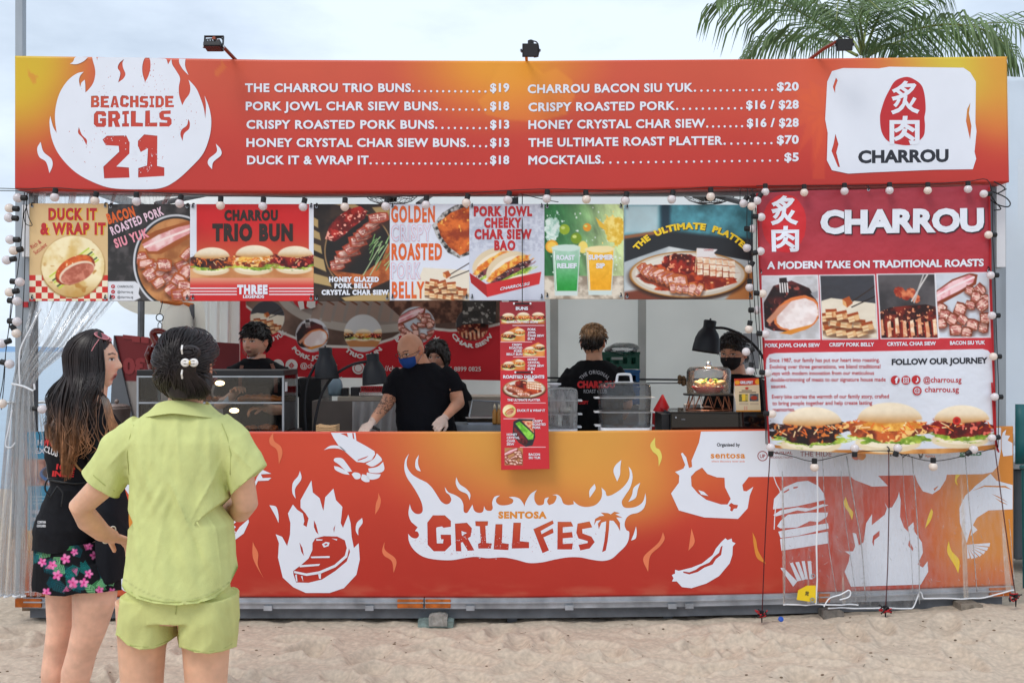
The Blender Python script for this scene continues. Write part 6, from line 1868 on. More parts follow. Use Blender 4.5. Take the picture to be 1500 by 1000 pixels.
def hem(lines,side=()):
    """flattens everything below a traced hem line, and beyond each sleeve opening, to give crisp edges"""
    def f_(a):
        a = a.copy()
        px,py = to_px(a)
        for x0,x1,pts in lines:
            hy = np.interp(px,[q[0] for q in pts],[q[1] for q in pts])
            m = (px > x0) & (px <= x1) & (py > hy)
            a[m,2] += ((py - hy) / F * (a[:, 1] - CY))[m]
        for (p0,p1,inward) in side:
            n = np.array([-(p1[2] - p0[2]),0,p1[0] - p0[0]]); n /= np.linalg.norm(n)
            if n @ (np.array(inward) - np.array(p0)) > 0: n = -n
            d = (a - np.array(p0)) @ n
            m = (d > 0) & (d < .12) & (np.abs(a[:, 0] - (p0[0] + p1[0]) / 2) < .14) & (np.abs(a[:, 2] - (p0[2] + p1[2]) / 2) < .14)
            a[m] -= d[m][:, None] * n
        return a
    return f_
def hr(c,rx,ry,n=28,yaw=0.0,tilt=0.0,p=2.0,bow=0.0):
    out = []
    for k in range(n):
        a = 2 * math.pi * k / n
        ca,sa = math.cos(a),math.sin(a)
        x = math.copysign(abs(ca) ** (2 / p),ca) * rx; y = math.copysign(abs(sa) ** (2 / p),sa) * ry
        x,y = x * math.cos(yaw) - y * math.sin(yaw),x * math.sin(yaw) + y * math.cos(yaw)
        out.append((c[0] + x,c[1] + y,c[2] + tilt * x + bow * x * x))
    return out

def hand(mb,w,d,nrm,side=1,curl=.5,sc=1.0,grip=0.0):
    w,d = Vector(w),Vector(d).normalized()
    nrm = Vector(nrm); nrm = (nrm - d * nrm.dot(d)).normalized()
    lat = d.cross(nrm) * side
    rs = []
    for t,a,b in ((-.02,.024,.018),(.0,.026,.017),(.03,.036,.016),(.06,.041,.014),(.085,.039,.011)):
        c = w + d * t * sc
        rs.append([c + lat * (math.cos(q) * a * sc) + nrm * (math.sin(q) * b * sc) for q in [2 * math.pi * k / 14 for k in range(14)]])
    mb.rings(rs)
    for i,L in enumerate((.070,.078,.072,.056)):
        p = w + (d * .078 + lat * (-.029 + .0195 * i)) * sc
        pts,ang = [p - d * .02 * sc,p],0
        dirn = (d + lat * (-.09 + .06 * i)).normalized()
        for k,f in enumerate((.45,.32,.25)):
            ang += curl * (.7 if k == 0 else 1.0) * (1 + .12 * i)
            v = dirn * math.cos(ang) + nrm * math.sin(ang)
            p = p + v * L * f * sc * 1.05
            pts.append(p)
        mb.tube(pts,[.0095 * sc,.0095 * sc,.009 * sc,.008 * sc,.0065 * sc],8)
    p = w + (d * .02 - lat * .024) * sc
    v1 = (d * .7 - lat * .75 + nrm * .25).normalized(); v2 = (d * .9 - lat * .25 + nrm * (.3 + curl * .5)).normalized()
    mb.tube([p,p + v1 * .035 * sc,p + v1 * .035 * sc + v2 * .03 * sc,p + v1 * .035 * sc + v2 * .055 * sc],[.013 * sc,.012 * sc,.0105 * sc,.008 * sc],8)

class Head:
    """head mesh in its own frame: face towards -Y, z up, then turned and placed"""
    def __init__(s,c,yaw=0,pitch=0,roll=0,sc=1.0,skin=(205,155,125),brow=(40,28,24),eyes=True,mouth_open=0.0,slim=1.0,lip=(176,84,80)):
        s.c = Vector(c); s.sc = sc
        s.M = Matrix.Rotation(R(yaw),3, 'Z') @ Matrix.Rotation(R(pitch),3, 'X') @ Matrix.Rotation(R(roll),3, 'Y')
        s.slim = slim
        NU,NV = 132,100
        th = np.linspace(0,2 * np.pi,NU,endpoint=False); ph = np.linspace(-np.pi / 2 + .02,np.pi / 2 - .02,NV)
        T,Pp = np.meshgrid(th,ph)
        p,_ = s.base(T,Pp,0)
        x,y,z = p[...,0],p[...,1],p[...,2]
        fr = sm(-y,.01,.06)
        col = np.ones(x.shape + (3,)) * np.array(skin) / 255
        def cm(m,c,k=1.0):
            nonlocal col
            m = np.clip(m * k,0,1)[...,None]; col = col * (1 - m) + np.array(c) / 255 * m
        cm(fr * np.exp(-((np.abs(x) - .04) / .02) ** 2 - ((z + .02) / .02) ** 2),(216,120,104),.28)
        cm(fr * np.exp(-(x / .02) ** 4 - ((z + .0575 + mouth_open * .004) / (.009 + mouth_open * .006)) ** 4),lip,.85)
        cm(fr * np.exp(-(x / .019) ** 4 - ((z + .0575 + mouth_open * .004) / (.0018 + mouth_open * .005)) ** 2),(70,26,26),.9)
        cm(fr * sm(.019 - np.abs(np.abs(x) - .034),0,.005) * sm(.0042 - np.abs(z - .0335 - .004 * np.cos((np.abs(x) - .034) * 90)),0,.002),brow,.8)
        ax = (np.abs(x) - .0325)
        cm(fr * np.exp(-(ax / .019) ** 4 - ((z - .013) / .009) ** 4),tuple(c * .8 for c in skin),.5)
        if eyes:
            e = (ax / .0145) ** 2 + ((z - .012) / .0058) ** 2
            cm(fr * (1 - sm(e,.8,1.2)),(214,206,200))
            cm(fr * (1 - sm(e,.8,1.2)) * (1 - sm(np.hypot(ax,z - .0125),.005,.0065)),(26,16,12))
            cm(fr * np.exp(-(ax / .0155) ** 6) * np.exp(-((z - .0178 + (ax * 9) ** 2 * .12) / .0018) ** 2),(24,16,14),.95)
        s.V = p.reshape(-1,3); s.C = col.reshape(-1,3)
        idx = np.arange(NU * NV).reshape(NV,NU)
        r_ = np.roll(idx,-1,1)
        s.F = np.stack([idx[:-1],r_[:-1],r_[1:],idx[1:]],-1).reshape(-1,4).tolist() + [idx[0][::-1].tolist(),idx[-1].tolist()]
        for sx in (-1,1):
            n = 14; m_ = 9; k = len(s.V); vs = []
            for i in range(m_):
                a = -math.pi / 2 + math.pi * i / (m_ - 1)
                for j in range(n):
                    b = 2 * math.pi * j / n
                    rr_ = max(math.cos(a),.02)
                    vs.append((sx * (.0745 * slim + .006 + .009 * rr_ * math.cos(b) + .10 * 0 + .25 * (rr_ * math.sin(b) * .019)),.012 + rr_ * math.sin(b) * .018 + .1 * math.sin(a) * .03,.002 + math.sin(a) * .031 - .004 * rr_))
            s.V = np.vstack([s.V,vs]); s.C = np.vstack([s.C,np.tile(np.array(skin) / 255 * np.array([1,.88,.86]),(len(vs),1))])
            for i in range(m_ - 1):
                for j in range(n):
                    q = k + i * n + j; q2 = k + i * n + (j + 1) % n
                    s.F.append([q,q2,q2 + n,q + n])
    def base(s,T,Pp,off):
        dx,dy,dz = np.cos(Pp) * np.sin(T),-np.cos(Pp) * np.cos(T),np.sin(Pp)
        q = 2.25
        nrm = (np.abs(dx) ** q + np.abs(dy) ** q + np.abs(dz) ** q) ** (1 / q)
        x,y,z = dx / nrm * .0745 * s.slim,dy / nrm * np.where(dy < 0,.090,.100),dz / nrm * np.where(dz > 0,.120,.116)
        lo = sm(-z,.015,.116)
        x = x * (1 - .40 * lo ** 1.3); 
        y = np.where(y > 0,y * (1 - .55 * sm(-z,.0,.1)),y * (1 - .10 * lo))
        hi = sm(z,.03,.12); y = np.where(y < 0,y * (1 - .05 * hi),y)
        fr = sm(-dy,.15,.6)
        prof = sm(z,-.033,-.022) * (1 - sm(z,-.020,.028) * .86) * (1 - sm(z,.025,.045))
        d = .0205 * np.exp(-(x / (.0095 + .006 * (1 - sm(z,-.03,.0)))) ** 2) * prof
        d = d + .0045 * np.exp(-((z - .035) / .012) ** 2) * np.exp(-(x / .05) ** 4)
        d = d - .0095 * np.exp(-((np.abs(x) - .031) / .017) ** 2 - ((z - .012) / .012) ** 2)
        d = d + .004 * np.exp(-((np.abs(x) - .031) / .012) ** 2 - ((z - .011) / .007) ** 2)
        d = d + .0065 * np.exp(-(x / .021) ** 2) * (np.exp(-((z + .0515) / .0052) ** 2) + np.exp(-((z + .0635) / .0052) ** 2))
        d = d - .003 * np.exp(-(x / .022) ** 2 - ((z + .075) / .007) ** 2) + .007 * np.exp(-(x / .024) ** 2 - ((z + .095) / .014) ** 2)
        d = d - .003 * np.exp(-(x / .018) ** 2 - ((z + .040) / .006) ** 2)
        y = y - d * fr
        p = np.stack([x,y,z],-1)
        if np.any(off):
            n_ = p / np.linalg.norm(p,axis=-1,keepdims=True)
            p = p + n_ * np.asarray(off)[...,None]
        return p,dy
    def W(s,p):
        return (np.asarray(p) * s.sc) @ np.array(s.M).T + np.array(s.c)
    def w(s,x,y,z):
        return Vector(s.W(np.array([[x,y,z]]))[0].tolist())
    def surf(s,az,el,off=0.0):
        """world point on the head; az degrees from the face towards its left, el degrees up"""
        p,_ = s.base(np.array([R(az)]),np.array([R(el)]),np.array([off]))
        return Vector(s.W(p)[0].tolist())
    def add_to(s,me_obj):
        me = me_obj.data
        a = verts_of(me); fs = [tuple(p.vertices) for p in me.polygons]
        n = len(a)
        at = me.color_attributes['Col']; c = np.empty(len(a) * 4); at.data.foreach_get('color', c); c = c.reshape(-1,4)[:, :3]
        hc = np.clip(s.C,0,1); hc = np.where(hc <= .04045,hc / 12.92,((hc + .055) / 1.055) ** 2.4)
        new = bpy.data.meshes.new(me.name)
        new.from_pydata(np.vstack([a,s.W(s.V)]).tolist(),[],fs + [tuple(i + n for i in f) for f in s.F])
        b = new.color_attributes.new('Col', 'FLOAT_COLOR', 'POINT')
        cc = np.vstack([c,hc]); b.data.foreach_set('color', np.c_[cc,np.ones(len(cc))].ravel())
        for m in me.materials: new.materials.append(m)
        new.polygons.foreach_set('use_smooth', [True] * len(new.polygons))
        me_obj.data = new
    def hair(s,parent,hl,t,colf,seed=1,name='hair', rough=.006,tufts=260,tuft_len=.05,flow=(0,.25,-1),extra=None,lift=.006):
        """short hair: shell inside the hairline hl(az degrees)->z plus loose locks"""
        NU,NV = 150,90
        th = np.linspace(0,2 * np.pi,NU,endpoint=False); ph = np.linspace(-np.pi / 2 + .3,np.pi / 2 - .01,NV)
        T,Pp = np.meshgrid(th,ph)
        az = np.degrees(T); az = np.where(az > 180,az - 360,az)
        p0,_ = s.base(T,Pp,0)
        h = hl(np.abs(az),az) + .010 * (fbm(T * 9,T * 0 + seed,2,seed) - .5)
        ok = sm(p0[...,2] - h,0,.022)
        n1 = fbm(T * 14 + seed,Pp * 3,1.2,seed,3) - .5
        off = (t(np.abs(az),p0[...,2]) if callable(t) else t) * ok + rough * n1 * 2 * ok + .001
        p,_ = s.base(T,Pp,off)
        keep = ok > 0
        idx = np.arange(NU * NV).reshape(NV,NU); r_ = np.roll(idx,-1,1)
        f = np.stack([idx[:-1],r_[:-1],r_[1:],idx[1:]],-1).reshape(-1,4)
        kf = keep.reshape(-1)[f].any(1)
        mb = MB(); mb.v = [tuple(v) for v in s.W(p.reshape(-1,3))]; mb.f = [tuple(q) for q in f[kf]] + [tuple(idx[-1].tolist())]
        rd = random.Random(seed)
        okf = ok.reshape(-1); cand = np.where(okf > .25)[0]
        pf = p.reshape(-1,3)
        for k in range(tufts):
            i = int(rd.choice(cand))
            q = Vector(pf[i]); nn = q.normalized()
            fl = Vector(flow) + Vector((rd.uniform(-.3,.3),rd.uniform(-.3,.3),0)) + Vector((q.x * 6,q.y * 4,0))
            if extra: fl = extra(q,fl,rd)
            tg = (fl - nn * fl.dot(nn)); tg = tg.normalized() if tg.length > 1e-4 else nn.orthogonal()
            pts = []
            L = tuft_len * rd.uniform(.5,1.1)
            for j in range(5):
                u_ = j / 4
                x = q - nn * .004 + tg * L * u_ + nn * lift * math.sin(u_ * 2.2)
                r0 = x.length
                pts.append(Vector(s.W(np.array([x[:]]))[0].tolist()))
            mb.tube(pts,[.0035,.0045,.004,.003,.0006],4)
        me = mb.mesh(name)
        a = verts_of(me); px,py = to_px(a)
        set_col(me,colf(a,px,py))
        return link(name,me,HAIR,parent,True)

def hl_short(front=.062,temple=.03,ear=.012,back=-.06):
    return lambda A,az: np.interp(A,[0,25,55,78,100,135,180],[front,front - .004,temple + .01,ear + .008,ear - .004,back + .005,back])
def flat(c,v=.12,f=60,seed=2):
    def g_(a,px,py):
        n = fbm(a[:, 0] * f,a[:, 2] * f * .3 + a[:, 1] * f,1,seed)[:, None]
        return np.array(c) / 255 * (1 - v + 2 * v * n)
    return g_
def folds(amp,fx,fz,seed=1,diag=.3):
    def f_(a):
        u = a[:, 0] * fx + a[:, 2] * diag * fx; w_ = a[:, 2] * fz + a[:, 1] * 2
        r1 = 1 - np.abs(2 * fbm(u + 20,w_ + 20,1,seed,3) - 1)
        return amp * (r1 ** 2 - .55) + amp * .4 * (fbm(u * 2.7,w_ * 2.3,1,seed + 4,3) - .5) * 2
    return f_
def on_surface(obj,s,x0,x1,yb,cap,m,parent,w=.03,slope=0,fn=None,shear=0,lift=.002,rot=0,spc=1.0):
    """lettering printed on a garment: laid on its surface"""
    me = obj.data
    bvh = BVHTree.FromPolygons([v.co for v in me.vertices],[tuple(p.vertices) for p in me.polygons])
    o = text(s,x0,x1,yb,cap,0,m,parent,w=w,slope=slope,fn=fn,shear=shear,rot=rot,spc=spc)
    cpt = Vector((0,CY,H)); ok = set()
    for v in o.data.vertices:
        d = (v.co - cpt).normalized()
        hit,n_,i_,dist = bvh.ray_cast(cpt,d)
        if hit is None: continue
        v.co = cpt + d * (dist - lift); ok.add(v.index)
    bm = bmesh.new(); bm.from_mesh(o.data); bm.verts.ensure_lookup_table()
    bmesh.ops.delete(bm,geom=[v for v in bm.verts if v.index not in ok],context='VERTS')
    bm.to_mesh(o.data); bm.free()
    return o
def person(label,base,group=None):
    t = thing('person', label, 'person', base,group)
    return t

# ---------------- woman in the lime shirt,seen from behind
YL = -2.88
sL = (YL - CY) / F
def L_(px,py,dy=0.0): return P(px,py,YL + dy)
lw = person('woman in lime green shirt and shorts seen from behind, hair held by a clip', (L_(265,0).x,YL,0))
SK = (222,172,142)
mb = MB()
mb.rings([hr(L_(x,y),w_ * sL,d) for x,y,w_,d in ((265,905,70,.10),(265,830,66,.10),(264,740,56,.085),(264,660,66,.085),(266,622,62,.07),(270,604,34,.055))])
mb.tube([L_(269,620),L_(272,585,-.0),L_(274,560,-.01)],[.062,.054,.056],18)
la = [L_(196,640),L_(165,690),L_(146,715,.0),L_(118,742,.02),L_(130,762,.06),L_(150,780,.12),L_(166,786,.17)]
mb.tube(la,[.055,.046,.042,.038,.038,.030,.024],16)
hand(mb,L_(166,786,.17),(L_(184,792,.22) - L_(166,786,.17)),(.2,.2,-1),side=-1,curl=.55,sc=.88)
ra = [L_(330,640),L_(352,700),L_(360,738,.03),L_(352,748,.08),L_(330,738,.20),L_(312,722,.28)]
mb.tube(ra,[.055,.045,.040,.038,.030,.024],16)
hand(mb,L_(312,722,.28),(-.5,.6,.25),(0,0,1),side=1,curl=.7,sc=.88)
for sx,x0,x1 in ((-1,214,208),(1,298,302)):
    mb.tube([L_(x0,880),L_(x1,950),L_(x1,1030),L_(x1 + sx * 2,1075),L_(x1 + sx * 1,1130,.012),L_(x1,1230),L_(x1,1262)],[.095,.074,.062,.052,.054,.034,.034],20)
    b_ = L_(x1,1258)
    mb.rings([[(b_.x + math.cos(a) * w_,b_.y + yy,.045 * 0 + max(.004,hh + math.sin(a) * hh)) for a in [2 * math.pi * k / 14 for k in range(14)]] for yy,w_,hh in ((-.06,.02,.03),(-.04,.034,.045),(.02,.036,.04),(.09,.042,.026),(.15,.044,.016),(.18,.02,.01))])
def skcol(base,ar=.09):
    def g_(a,px,py):
        n = fbm(a[:, 0] * 22,a[:, 2] * 22,1,5)[:, None]
        return np.array(base) / 255 * (1 - ar + 2 * ar * n)
    return g_
body = soft('body', mb,.0045,lw,SKIN,skcol(SK),smooth=5)
hd = Head(L_(275,540,-.0) , yaw=178,pitch=0,sc=.94,skin=SK)
hd.add_to(body)
LIME = (203,208,138)
sh = MB()
sh.rings([hr(L_(x,y),w_ * sL * .925,d,p=2.3,tilt=tl,bow=bo) for x,y,w_,d,tl,bo in ((263,908,90,.158,0,0),(263,885,89,.156,0,0),(264,868,88,.154,0,0),(264,850,86.5,.15,0,0),(264,800,82,.136,0,.3),(263,750,79,.122,0,0),(262,705,77,.118,0,0),(262,670,82,.115,0,0),(263,645,88,.108,0,0),(264,625,84,.095,0,0),(266,610,66,.082,0,0),(269,600,44,.07,0,0),(271,594,34,.065,0,0))])
sh.tube([L_(215,632),L_(186,655),L_(164,684),L_(140,720)],[.07,.078,.073,.072],20,.92)
sh.tube([L_(312,630),L_(338,652),L_(356,682),L_(372,716)],[.07,.074,.069,.068],20,.92)
def lfold(a):
    px,py = to_px(a)
    u = (px - 264) / 85
    f1 = .0045 * (np.sin(px * .18 + py * .02 + 2 * np.sin(py * .02)) * np.exp(-((py - 770) / 110) ** 2))
    f2 = .009 * np.exp(-np.abs((px - 248) - (py - 700) * .42) / 3.2) * sm(py,690,720) * (1 - sm(py,770,800))
    f3 = -.005 * np.exp(-(((px - 196) + (py - 690) * .08) / 5) ** 2) * sm(py,640,690)
    f4 = -.005 * np.exp(-(((px - 332) - (py - 690) * .05) / 5) ** 2) * sm(py,640,690)
    f6 = sum(A_ * np.exp(-np.abs((px - x_) - (py - y_) * k_) / 3.0) * np.exp(-((py - y_) / h_) ** 2) for A_,x_,y_,k_,h_ in ((.007,300,720,-.5,40),(.007,215,700,.25,45),(-.006,285,790,.35,50),(.006,232,800,-.2,60),(.006,318,800,.12,55),(-.006,205,780,.1,60),(.006,262,650,.05,50),(-.005,240,660,-.1,40),(.006,175,665,-.9,18),(.006,352,670,.9,18)))
    f5 = .004 * np.exp(-((px - 222) / 4) ** 2) * sm(py,610,630) * (1 - sm(py,650,720)) + .004 * np.exp(-((px - 306) / 4) ** 2) * sm(py,610,630) * (1 - sm(py,650,720))
    return folds(.0105,8,2.2,3,.35)(a) + folds(.0018,20,5,13,-.5)(a) + .003 * np.sin((px + py * .55) * .33) * np.exp(-((py - 735) / 22) ** 2 - ((px - 230) / 26) ** 2) + f1 * .8 + f2 + f6 + f3 + f4 + f5
def limecol(a,px,py):
    n = fbm(a[:, 0] * 40,a[:, 2] * 40,1,3)[:, None]
    c = np.array(LIME) / 255 * (.97 + .06 * n)
    edge = np.exp(-((py - (884 - ((px - 262) / 84) ** 2 * 34) + 5) / 1.0) ** 2)[:, None]
    return c * (1 - .12 * edge)
shirt = soft('shirt', sh,.0055,lw,CLOTHV,limecol,lfold,smooth=3,cut=hem([(150,380,[(172,846),(182,864),(200,876),(225,883),(258,886),(290,883),(315,875),(335,858),(350,828)])],
    [(tuple(L_(124,689)),tuple(L_(172,727)),tuple(L_(190,650))),(tuple(L_(388,683)),tuple(L_(346,719)),tuple(L_(330,650)))]))
def seam_on(obj,pts,r_,m,parent,name='seam', lift=.0022):
    bvh = BVHTree.FromPolygons([v.co for v in obj.data.vertices],[tuple(p.vertices) for p in obj.data.polygons])
    c = Vector((0,CY,H)); out = []
    for x,y in pts:
        d = (P(x,y,0) - c).normalized(); h,n_,i_,ds = bvh.ray_cast(c,d)
        if h is not None: out.append(c + d * (ds - lift))
    if len(out) > 2:
        return MB().tube(out,r_,5).build(name,m,parent,True)
LIMED = mat('lime seam', (176,182,112),.9)
seam_on(shirt,[(192,866),(205,873),(222,878),(240,881),(262,881),(285,879),(305,873),(322,864),(336,852)],.0012,LIMED,lw)
seam_on(shirt,[(127,684),(138,697),(152,709),(168,719)],.0012,LIMED,lw)
seam_on(shirt,[(349,712),(362,703),(374,694),(385,681)],.0012,LIMED,lw)
seam_on(shirt,[(196,622),(190,640),(186,665),(189,695)],.0012,LIMED,lw)
seam_on(shirt,[(325,620),(333,640),(338,665),(337,695)],.0012,LIMED,lw)
col_ = MB()
NC = 40; rs = []
for k in range(NC + 1):
    a = math.pi * (k / NC) * 1.5 - math.pi * .25     # open at the front
    ca,sa = math.cos(a),math.sin(a)
    cx_,cy_ = L_(268,0).x,YL
    spread_ = abs(ca)
    r1x,r1y = 36 * sL,.062
    top = Vector((cx_ + ca * r1x,cy_ - sa * r1y,L_(0,584 + 8 * spread_ ** 2).z))
    mid = Vector((cx_ + ca * r1x * 1.16,cy_ - sa * r1y * 1.2,L_(0,588 + 9 * spread_ ** 2).z))
    out_ = Vector((cx_ + ca * (r1x + 26 * sL * (.35 + .65 * spread_)),cy_ - sa * (r1y + .040),L_(0,602.5 + 10 * spread_ ** 1.5).z))
    inn = top + Vector((-ca * .004,sa * .004,-.03))
    rs.append([inn,top,top + Vector((0,0,.001)) + Vector((ca * .006,-sa * .006,0)),mid,out_,out_ + Vector((0,0,-.003)),mid + Vector((-ca * .004,sa * .004,-.004))])
col_.rings(rs,cap=True)
cm_ = col_.mesh('collar'); set_col(cm_,np.tile(np.array(LIME) / 255,(len(cm_.vertices),1)))
co_ = link('collar', cm_,CLOTHV,lw,True)
ss = co_.modifiers.new('s', 'SUBSURF'); ss.levels = 1; ss.render_levels = 2
so = MB()
so.rings([hr(L_(x,y),w_ * sL * .90,d,p=2.2) for x,y,w_,d in ((262,900,84,.135),(262,880,85,.135),(264,840,80,.125),(264,800,74,.11))])
so.rings([hr(L_(x,y),w_ * sL,d,p=2.4,tilt=-.06) for x,y,w_,d in ((221,868,39,.12),(221,900,40,.125),(218,930,41,.12),(216,950,41,.118),(216,968,41,.116))])
so.rings([hr(L_(x,y),w_ * sL,d,p=2.4) for x,y,w_,d in ((306,868,42,.12),(306,900,41,.125),(306,930,38.5,.12),(305,953,38,.118),(305,972,38,.116))])
soo = soft('shorts', so,.0055,lw,CLOTHV,flat((200,202,132),.04,40),lambda a: folds(.009,7,4,8,-.4)(a) + folds(.003,22,5,18,.5)(a),smooth=3,cut=hem([(140,262,[(172,930),(186,944),(205,951),(225,950),(242,943),(260,930)]),(262,380,[(266,948),(285,955),(305,957),(325,954),(345,947)])]))
seam_on(soo,[(176,936),(190,944),(212,947),(232,944),(246,938)],.0012,LIMED,lw)
seam_on(soo,[(272,949),(290,953),(310,953),(330,948),(340,942)],.0012,LIMED,lw)
seam_on(soo,[(259,884),(258,892),(257,899)],.0015,LIMED,lw)
bc = P(160,783,YL + .145)
MB().tube([bc + Vector((math.cos(a) * .028,math.sin(a) * .012 * 1 + .0,math.sin(a) * .032)) @ Matrix.Rotation(.5,3, 'Y') if 0 else bc + Vector((.5 * math.cos(a) * .026,.5 * math.cos(a) * .026,math.sin(a) * .028)) + Vector((.012 * math.sin(a),0,0)) for a in [2 * math.pi * k / 24 for k in range(25)]],.0022,6).build('bracelet', mat('white beads', (232,228,222),.3),lw,True)

def strands(name,curves,parent,colf,r_=.0016,n=3,m=None):
    mb = MB()
    for pts in curves:
        c = catmull(pts,3,False,9) if len(pts) < 7 else [Vector(p) for p in pts]
        L = len(c)
        mb.tube(c,[r_ * (.6 + .4 * math.sin(math.pi * min(1,.15 + i / L))) * (1 if i < L - 2 else .4) for i in range(L)],n)
    me = mb.mesh(name); a = verts_of(me); px,py = to_px(a)
    set_col(me,colf(a,px,py))
    return link(name,me,m or HAIR,parent,True)
BLK = (34,28,28)
hsh = hd.hair(lw,lambda A,az: np.interp(A,[0,30,60,80,100,130,180],[.07,.062,.03,.012,-.02,-.055,-.075]),lambda A,z: .013 + .010 * sm(A,90,150) * sm(z,-.08,0),flat(BLK,.3,70),4,tufts=0)
rd = random.Random(12)
cl = []
for k in range(620):
    az = rd.uniform(-180,180); el = rd.choice([rd.uniform(-48,-20),rd.uniform(-20,30),rd.uniform(20,80)])
    if abs(az) < 85: el = max(el,42 - abs(az) * .3)
    taz,tel = 180 + rd.uniform(-9,9),4 + rd.uniform(-10,12)
    az2 = az if az > 0 else az + 360
    pts = []
    o0 = rd.uniform(.016,.027)
    for j in range(9):
        t = j / 8
        a_ = az2 + (taz - az2) * t ** 1.15; e_ = el + (tel - el) * t
        o_ = o0 + .010 * math.sin(t * 3) + .014 * t * t
        pts.append(hd.surf(a_,e_,o_))
    cl.append(pts)
strands('hair_strands', cl,lw,flat((44,36,36),.45,90,5),.0017)
tail = []
for k in range(240):
    j_ = rd.uniform(-1,1); k2 = rd.uniform(-1,1)
    p0 = L_(276 + 10 * j_,516 + 4 * k2,-.118); p1 = L_(280 + 9 * j_,528,-.140 - .01 * abs(k2)); p2 = L_(272 + 14 * j_,545,-.138); p3 = L_(276 + 24 * j_ + 4,565 + 3 * k2,-.12 + .02 * abs(j_)); p4 = L_(282 + 30 * j_,582 + 5 * k2,-.10 + .05 * abs(j_))
    tail.append([p0,p1,p2,p3,p4])
strands('hair_tail', tail,lw,flat((38,30,31),.5,90,8),.0019)
kn = []
for k in range(150):
    a0 = rd.uniform(0,6.28); rr_ = rd.uniform(8,15)
    kn.append([L_(276 + rr_ * math.cos(a0 + t * 1.6),516 + rr_ * .62 * math.sin(a0 + t * 1.6),-.125 - .028 * math.sin(math.pi * t) + .001 * rr_) for t in (0,.25,.5,.75,1)])
strands('hair_knot', kn,lw,flat((36,29,30),.5,90,9),.0018)
MB().ball(L_(277,516,-.115),.034,14,10,(1.1,.8,.7)).build('hair_bun', HAIRD,lw,True)
nb = MB()
nb.rings([hr(L_(x,y,dy),w_ * sL,d) for x,y,w_,d,dy in ((276,584,26,.035,-.055),(276,572,33,.05,-.05),(275,558,36,.065,-.04),(275,545,34,.07,-.04))])
soft('hair_nape', nb,.006,lw,HAIR,flat(BLK,.3,80,3),None,4)
clip = thing('hair_clip', 'white and gold claw clip in the dark hair of the lime shirt woman', 'hair clip', tuple(L_(278,531,-.17)))
PEARL = mat('pearl white clip', (236,230,224),.2,coat=.5); GOLD = mat('gold metal', (206,170,90),.25,metal=.9)
for sx in (-1,1):
    c = L_(277.5 + sx * 6.2,531,-.172)
    MB().rings([[(c.x + (.0085 + .0045 * math.cos(b)) * math.cos(a) * 1.1,c.y + .0045 * math.sin(b),c.z + (.0085 + .0045 * math.cos(b)) * math.sin(a)) for b in [k * math.pi / 3 for k in range(6)]] for a in [2 * math.pi * k / 20 for k in range(21)]],cap=False).build('clip_ring', PEARL,clip,True)
MB().tube([L_(268,531,-.176),L_(278,531,-.18),L_(288,531,-.176)],.003,6).build('clip_bar', PEARL,clip)
MB().ball(L_(278,531,-.18),.006,10,6,(.7,.6,1.2)).build('clip_hinge', GOLD,clip,True)
for y in (512,548):
    MB().tube([L_(267,y - 6,-.15),L_(266,y,-.165),L_(267,y + 6,-.155)],.003,6).build('clip_tooth', PEARL,clip)

# ---------------- woman with long hair in the black T-shirt
YW = -1.85
sW = (YW - CY) / F
def W_(px,py,dy=0.0): return P(px,py,YW + dy)
bw_ = person('woman with long ombre hair in a black T-shirt and floral shorts', (W_(110,0).x,YW,0))
SKW = (230,180,154)
mb = MB()
mb.rings([hr(W_(x,y),w_ * sW,d,yaw=.5) for x,y,w_,d in ((112,850,40,.12),(108,780,42,.12),(114,700,28,.09),(120,640,32,.10),(126,605,30,.09),(132,590,20,.06))])
mb.tube([W_(130,610),W_(137,585),W_(139,560)],[.06,.052,.054],18)
mb.tube([W_(140,610,-.05),W_(150,650,-.07),W_(158,690,-.05),W_(172,700,.03),W_(186,680,.12)],[.05,.045,.038,.034,.025],14)
hand(mb,W_(186,680,.12),(.5,.6,.3),(0,0,1),1,.6,.85)
mb.tube([W_(132,610,.12),W_(150,650,.18),W_(175,680,.2)],[.045,.038,.026],12)
hand(mb,W_(175,680,.2),(.6,.3,.3),(0,0,1),-1,.6,.85)
mb.tube([W_(140,830,-.03),W_(138,880,-.04),W_(131,920,-.04),W_(120,955,-.03),W_(112,985,-.02),W_(104,1030),W_(98,1062)],[.10,.088,.070,.060,.062,.046,.034],20)
mb.tube([W_(98,830,.08),W_(94,880,.08),W_(90,915,.08),W_(84,950,.09),W_(80,985,.09),W_(76,1030,.1),W_(74,1060,.1)],[.095,.075,.060,.054,.056,.042,.034],20)
for (x,dy) in ((99,0),(75,.1)):
    b_ = W_(x,1060,dy)
    mb.rings([[(b_.x + xx,b_.y + math.cos(a) * w_,max(.004,hh + math.sin(a) * hh)) for a in [2 * math.pi * k / 14 for k in range(14)]] for xx,w_,hh in ((-.05,.02,.03),(-.03,.034,.045),(.03,.036,.04),(.1,.042,.026),(.16,.044,.016),(.19,.02,.01))])
bodyw = soft('body', mb,.005,bw_,SKIN,skcol(SKW),smooth=5)
hw = Head(W_(139.5,532),yaw=96,pitch=-3,roll=0,sc=1.0,skin=SKW,mouth_open=1.0,lip=(186,92,92))
hw.add_to(bodyw)
ts = MB()
ts.rings([hr(W_(x,y),w_ * sW,d,yaw=.0,tilt=tl) for x,y,w_,d,tl in ((98,830,46,.16,.0),(99,808,47,.16,.0),(100,795,47,.16,.0),(104,770,50,.16,0),(110,735,42,.14,0),(113,708,34,.125,0),(112,690,36,.125,0),(112,660,42,.135,0),(114,630,46,.14,0),(120,610,42,.125,0),(128,596,30,.09,0),(134,588,20,.06,0))])
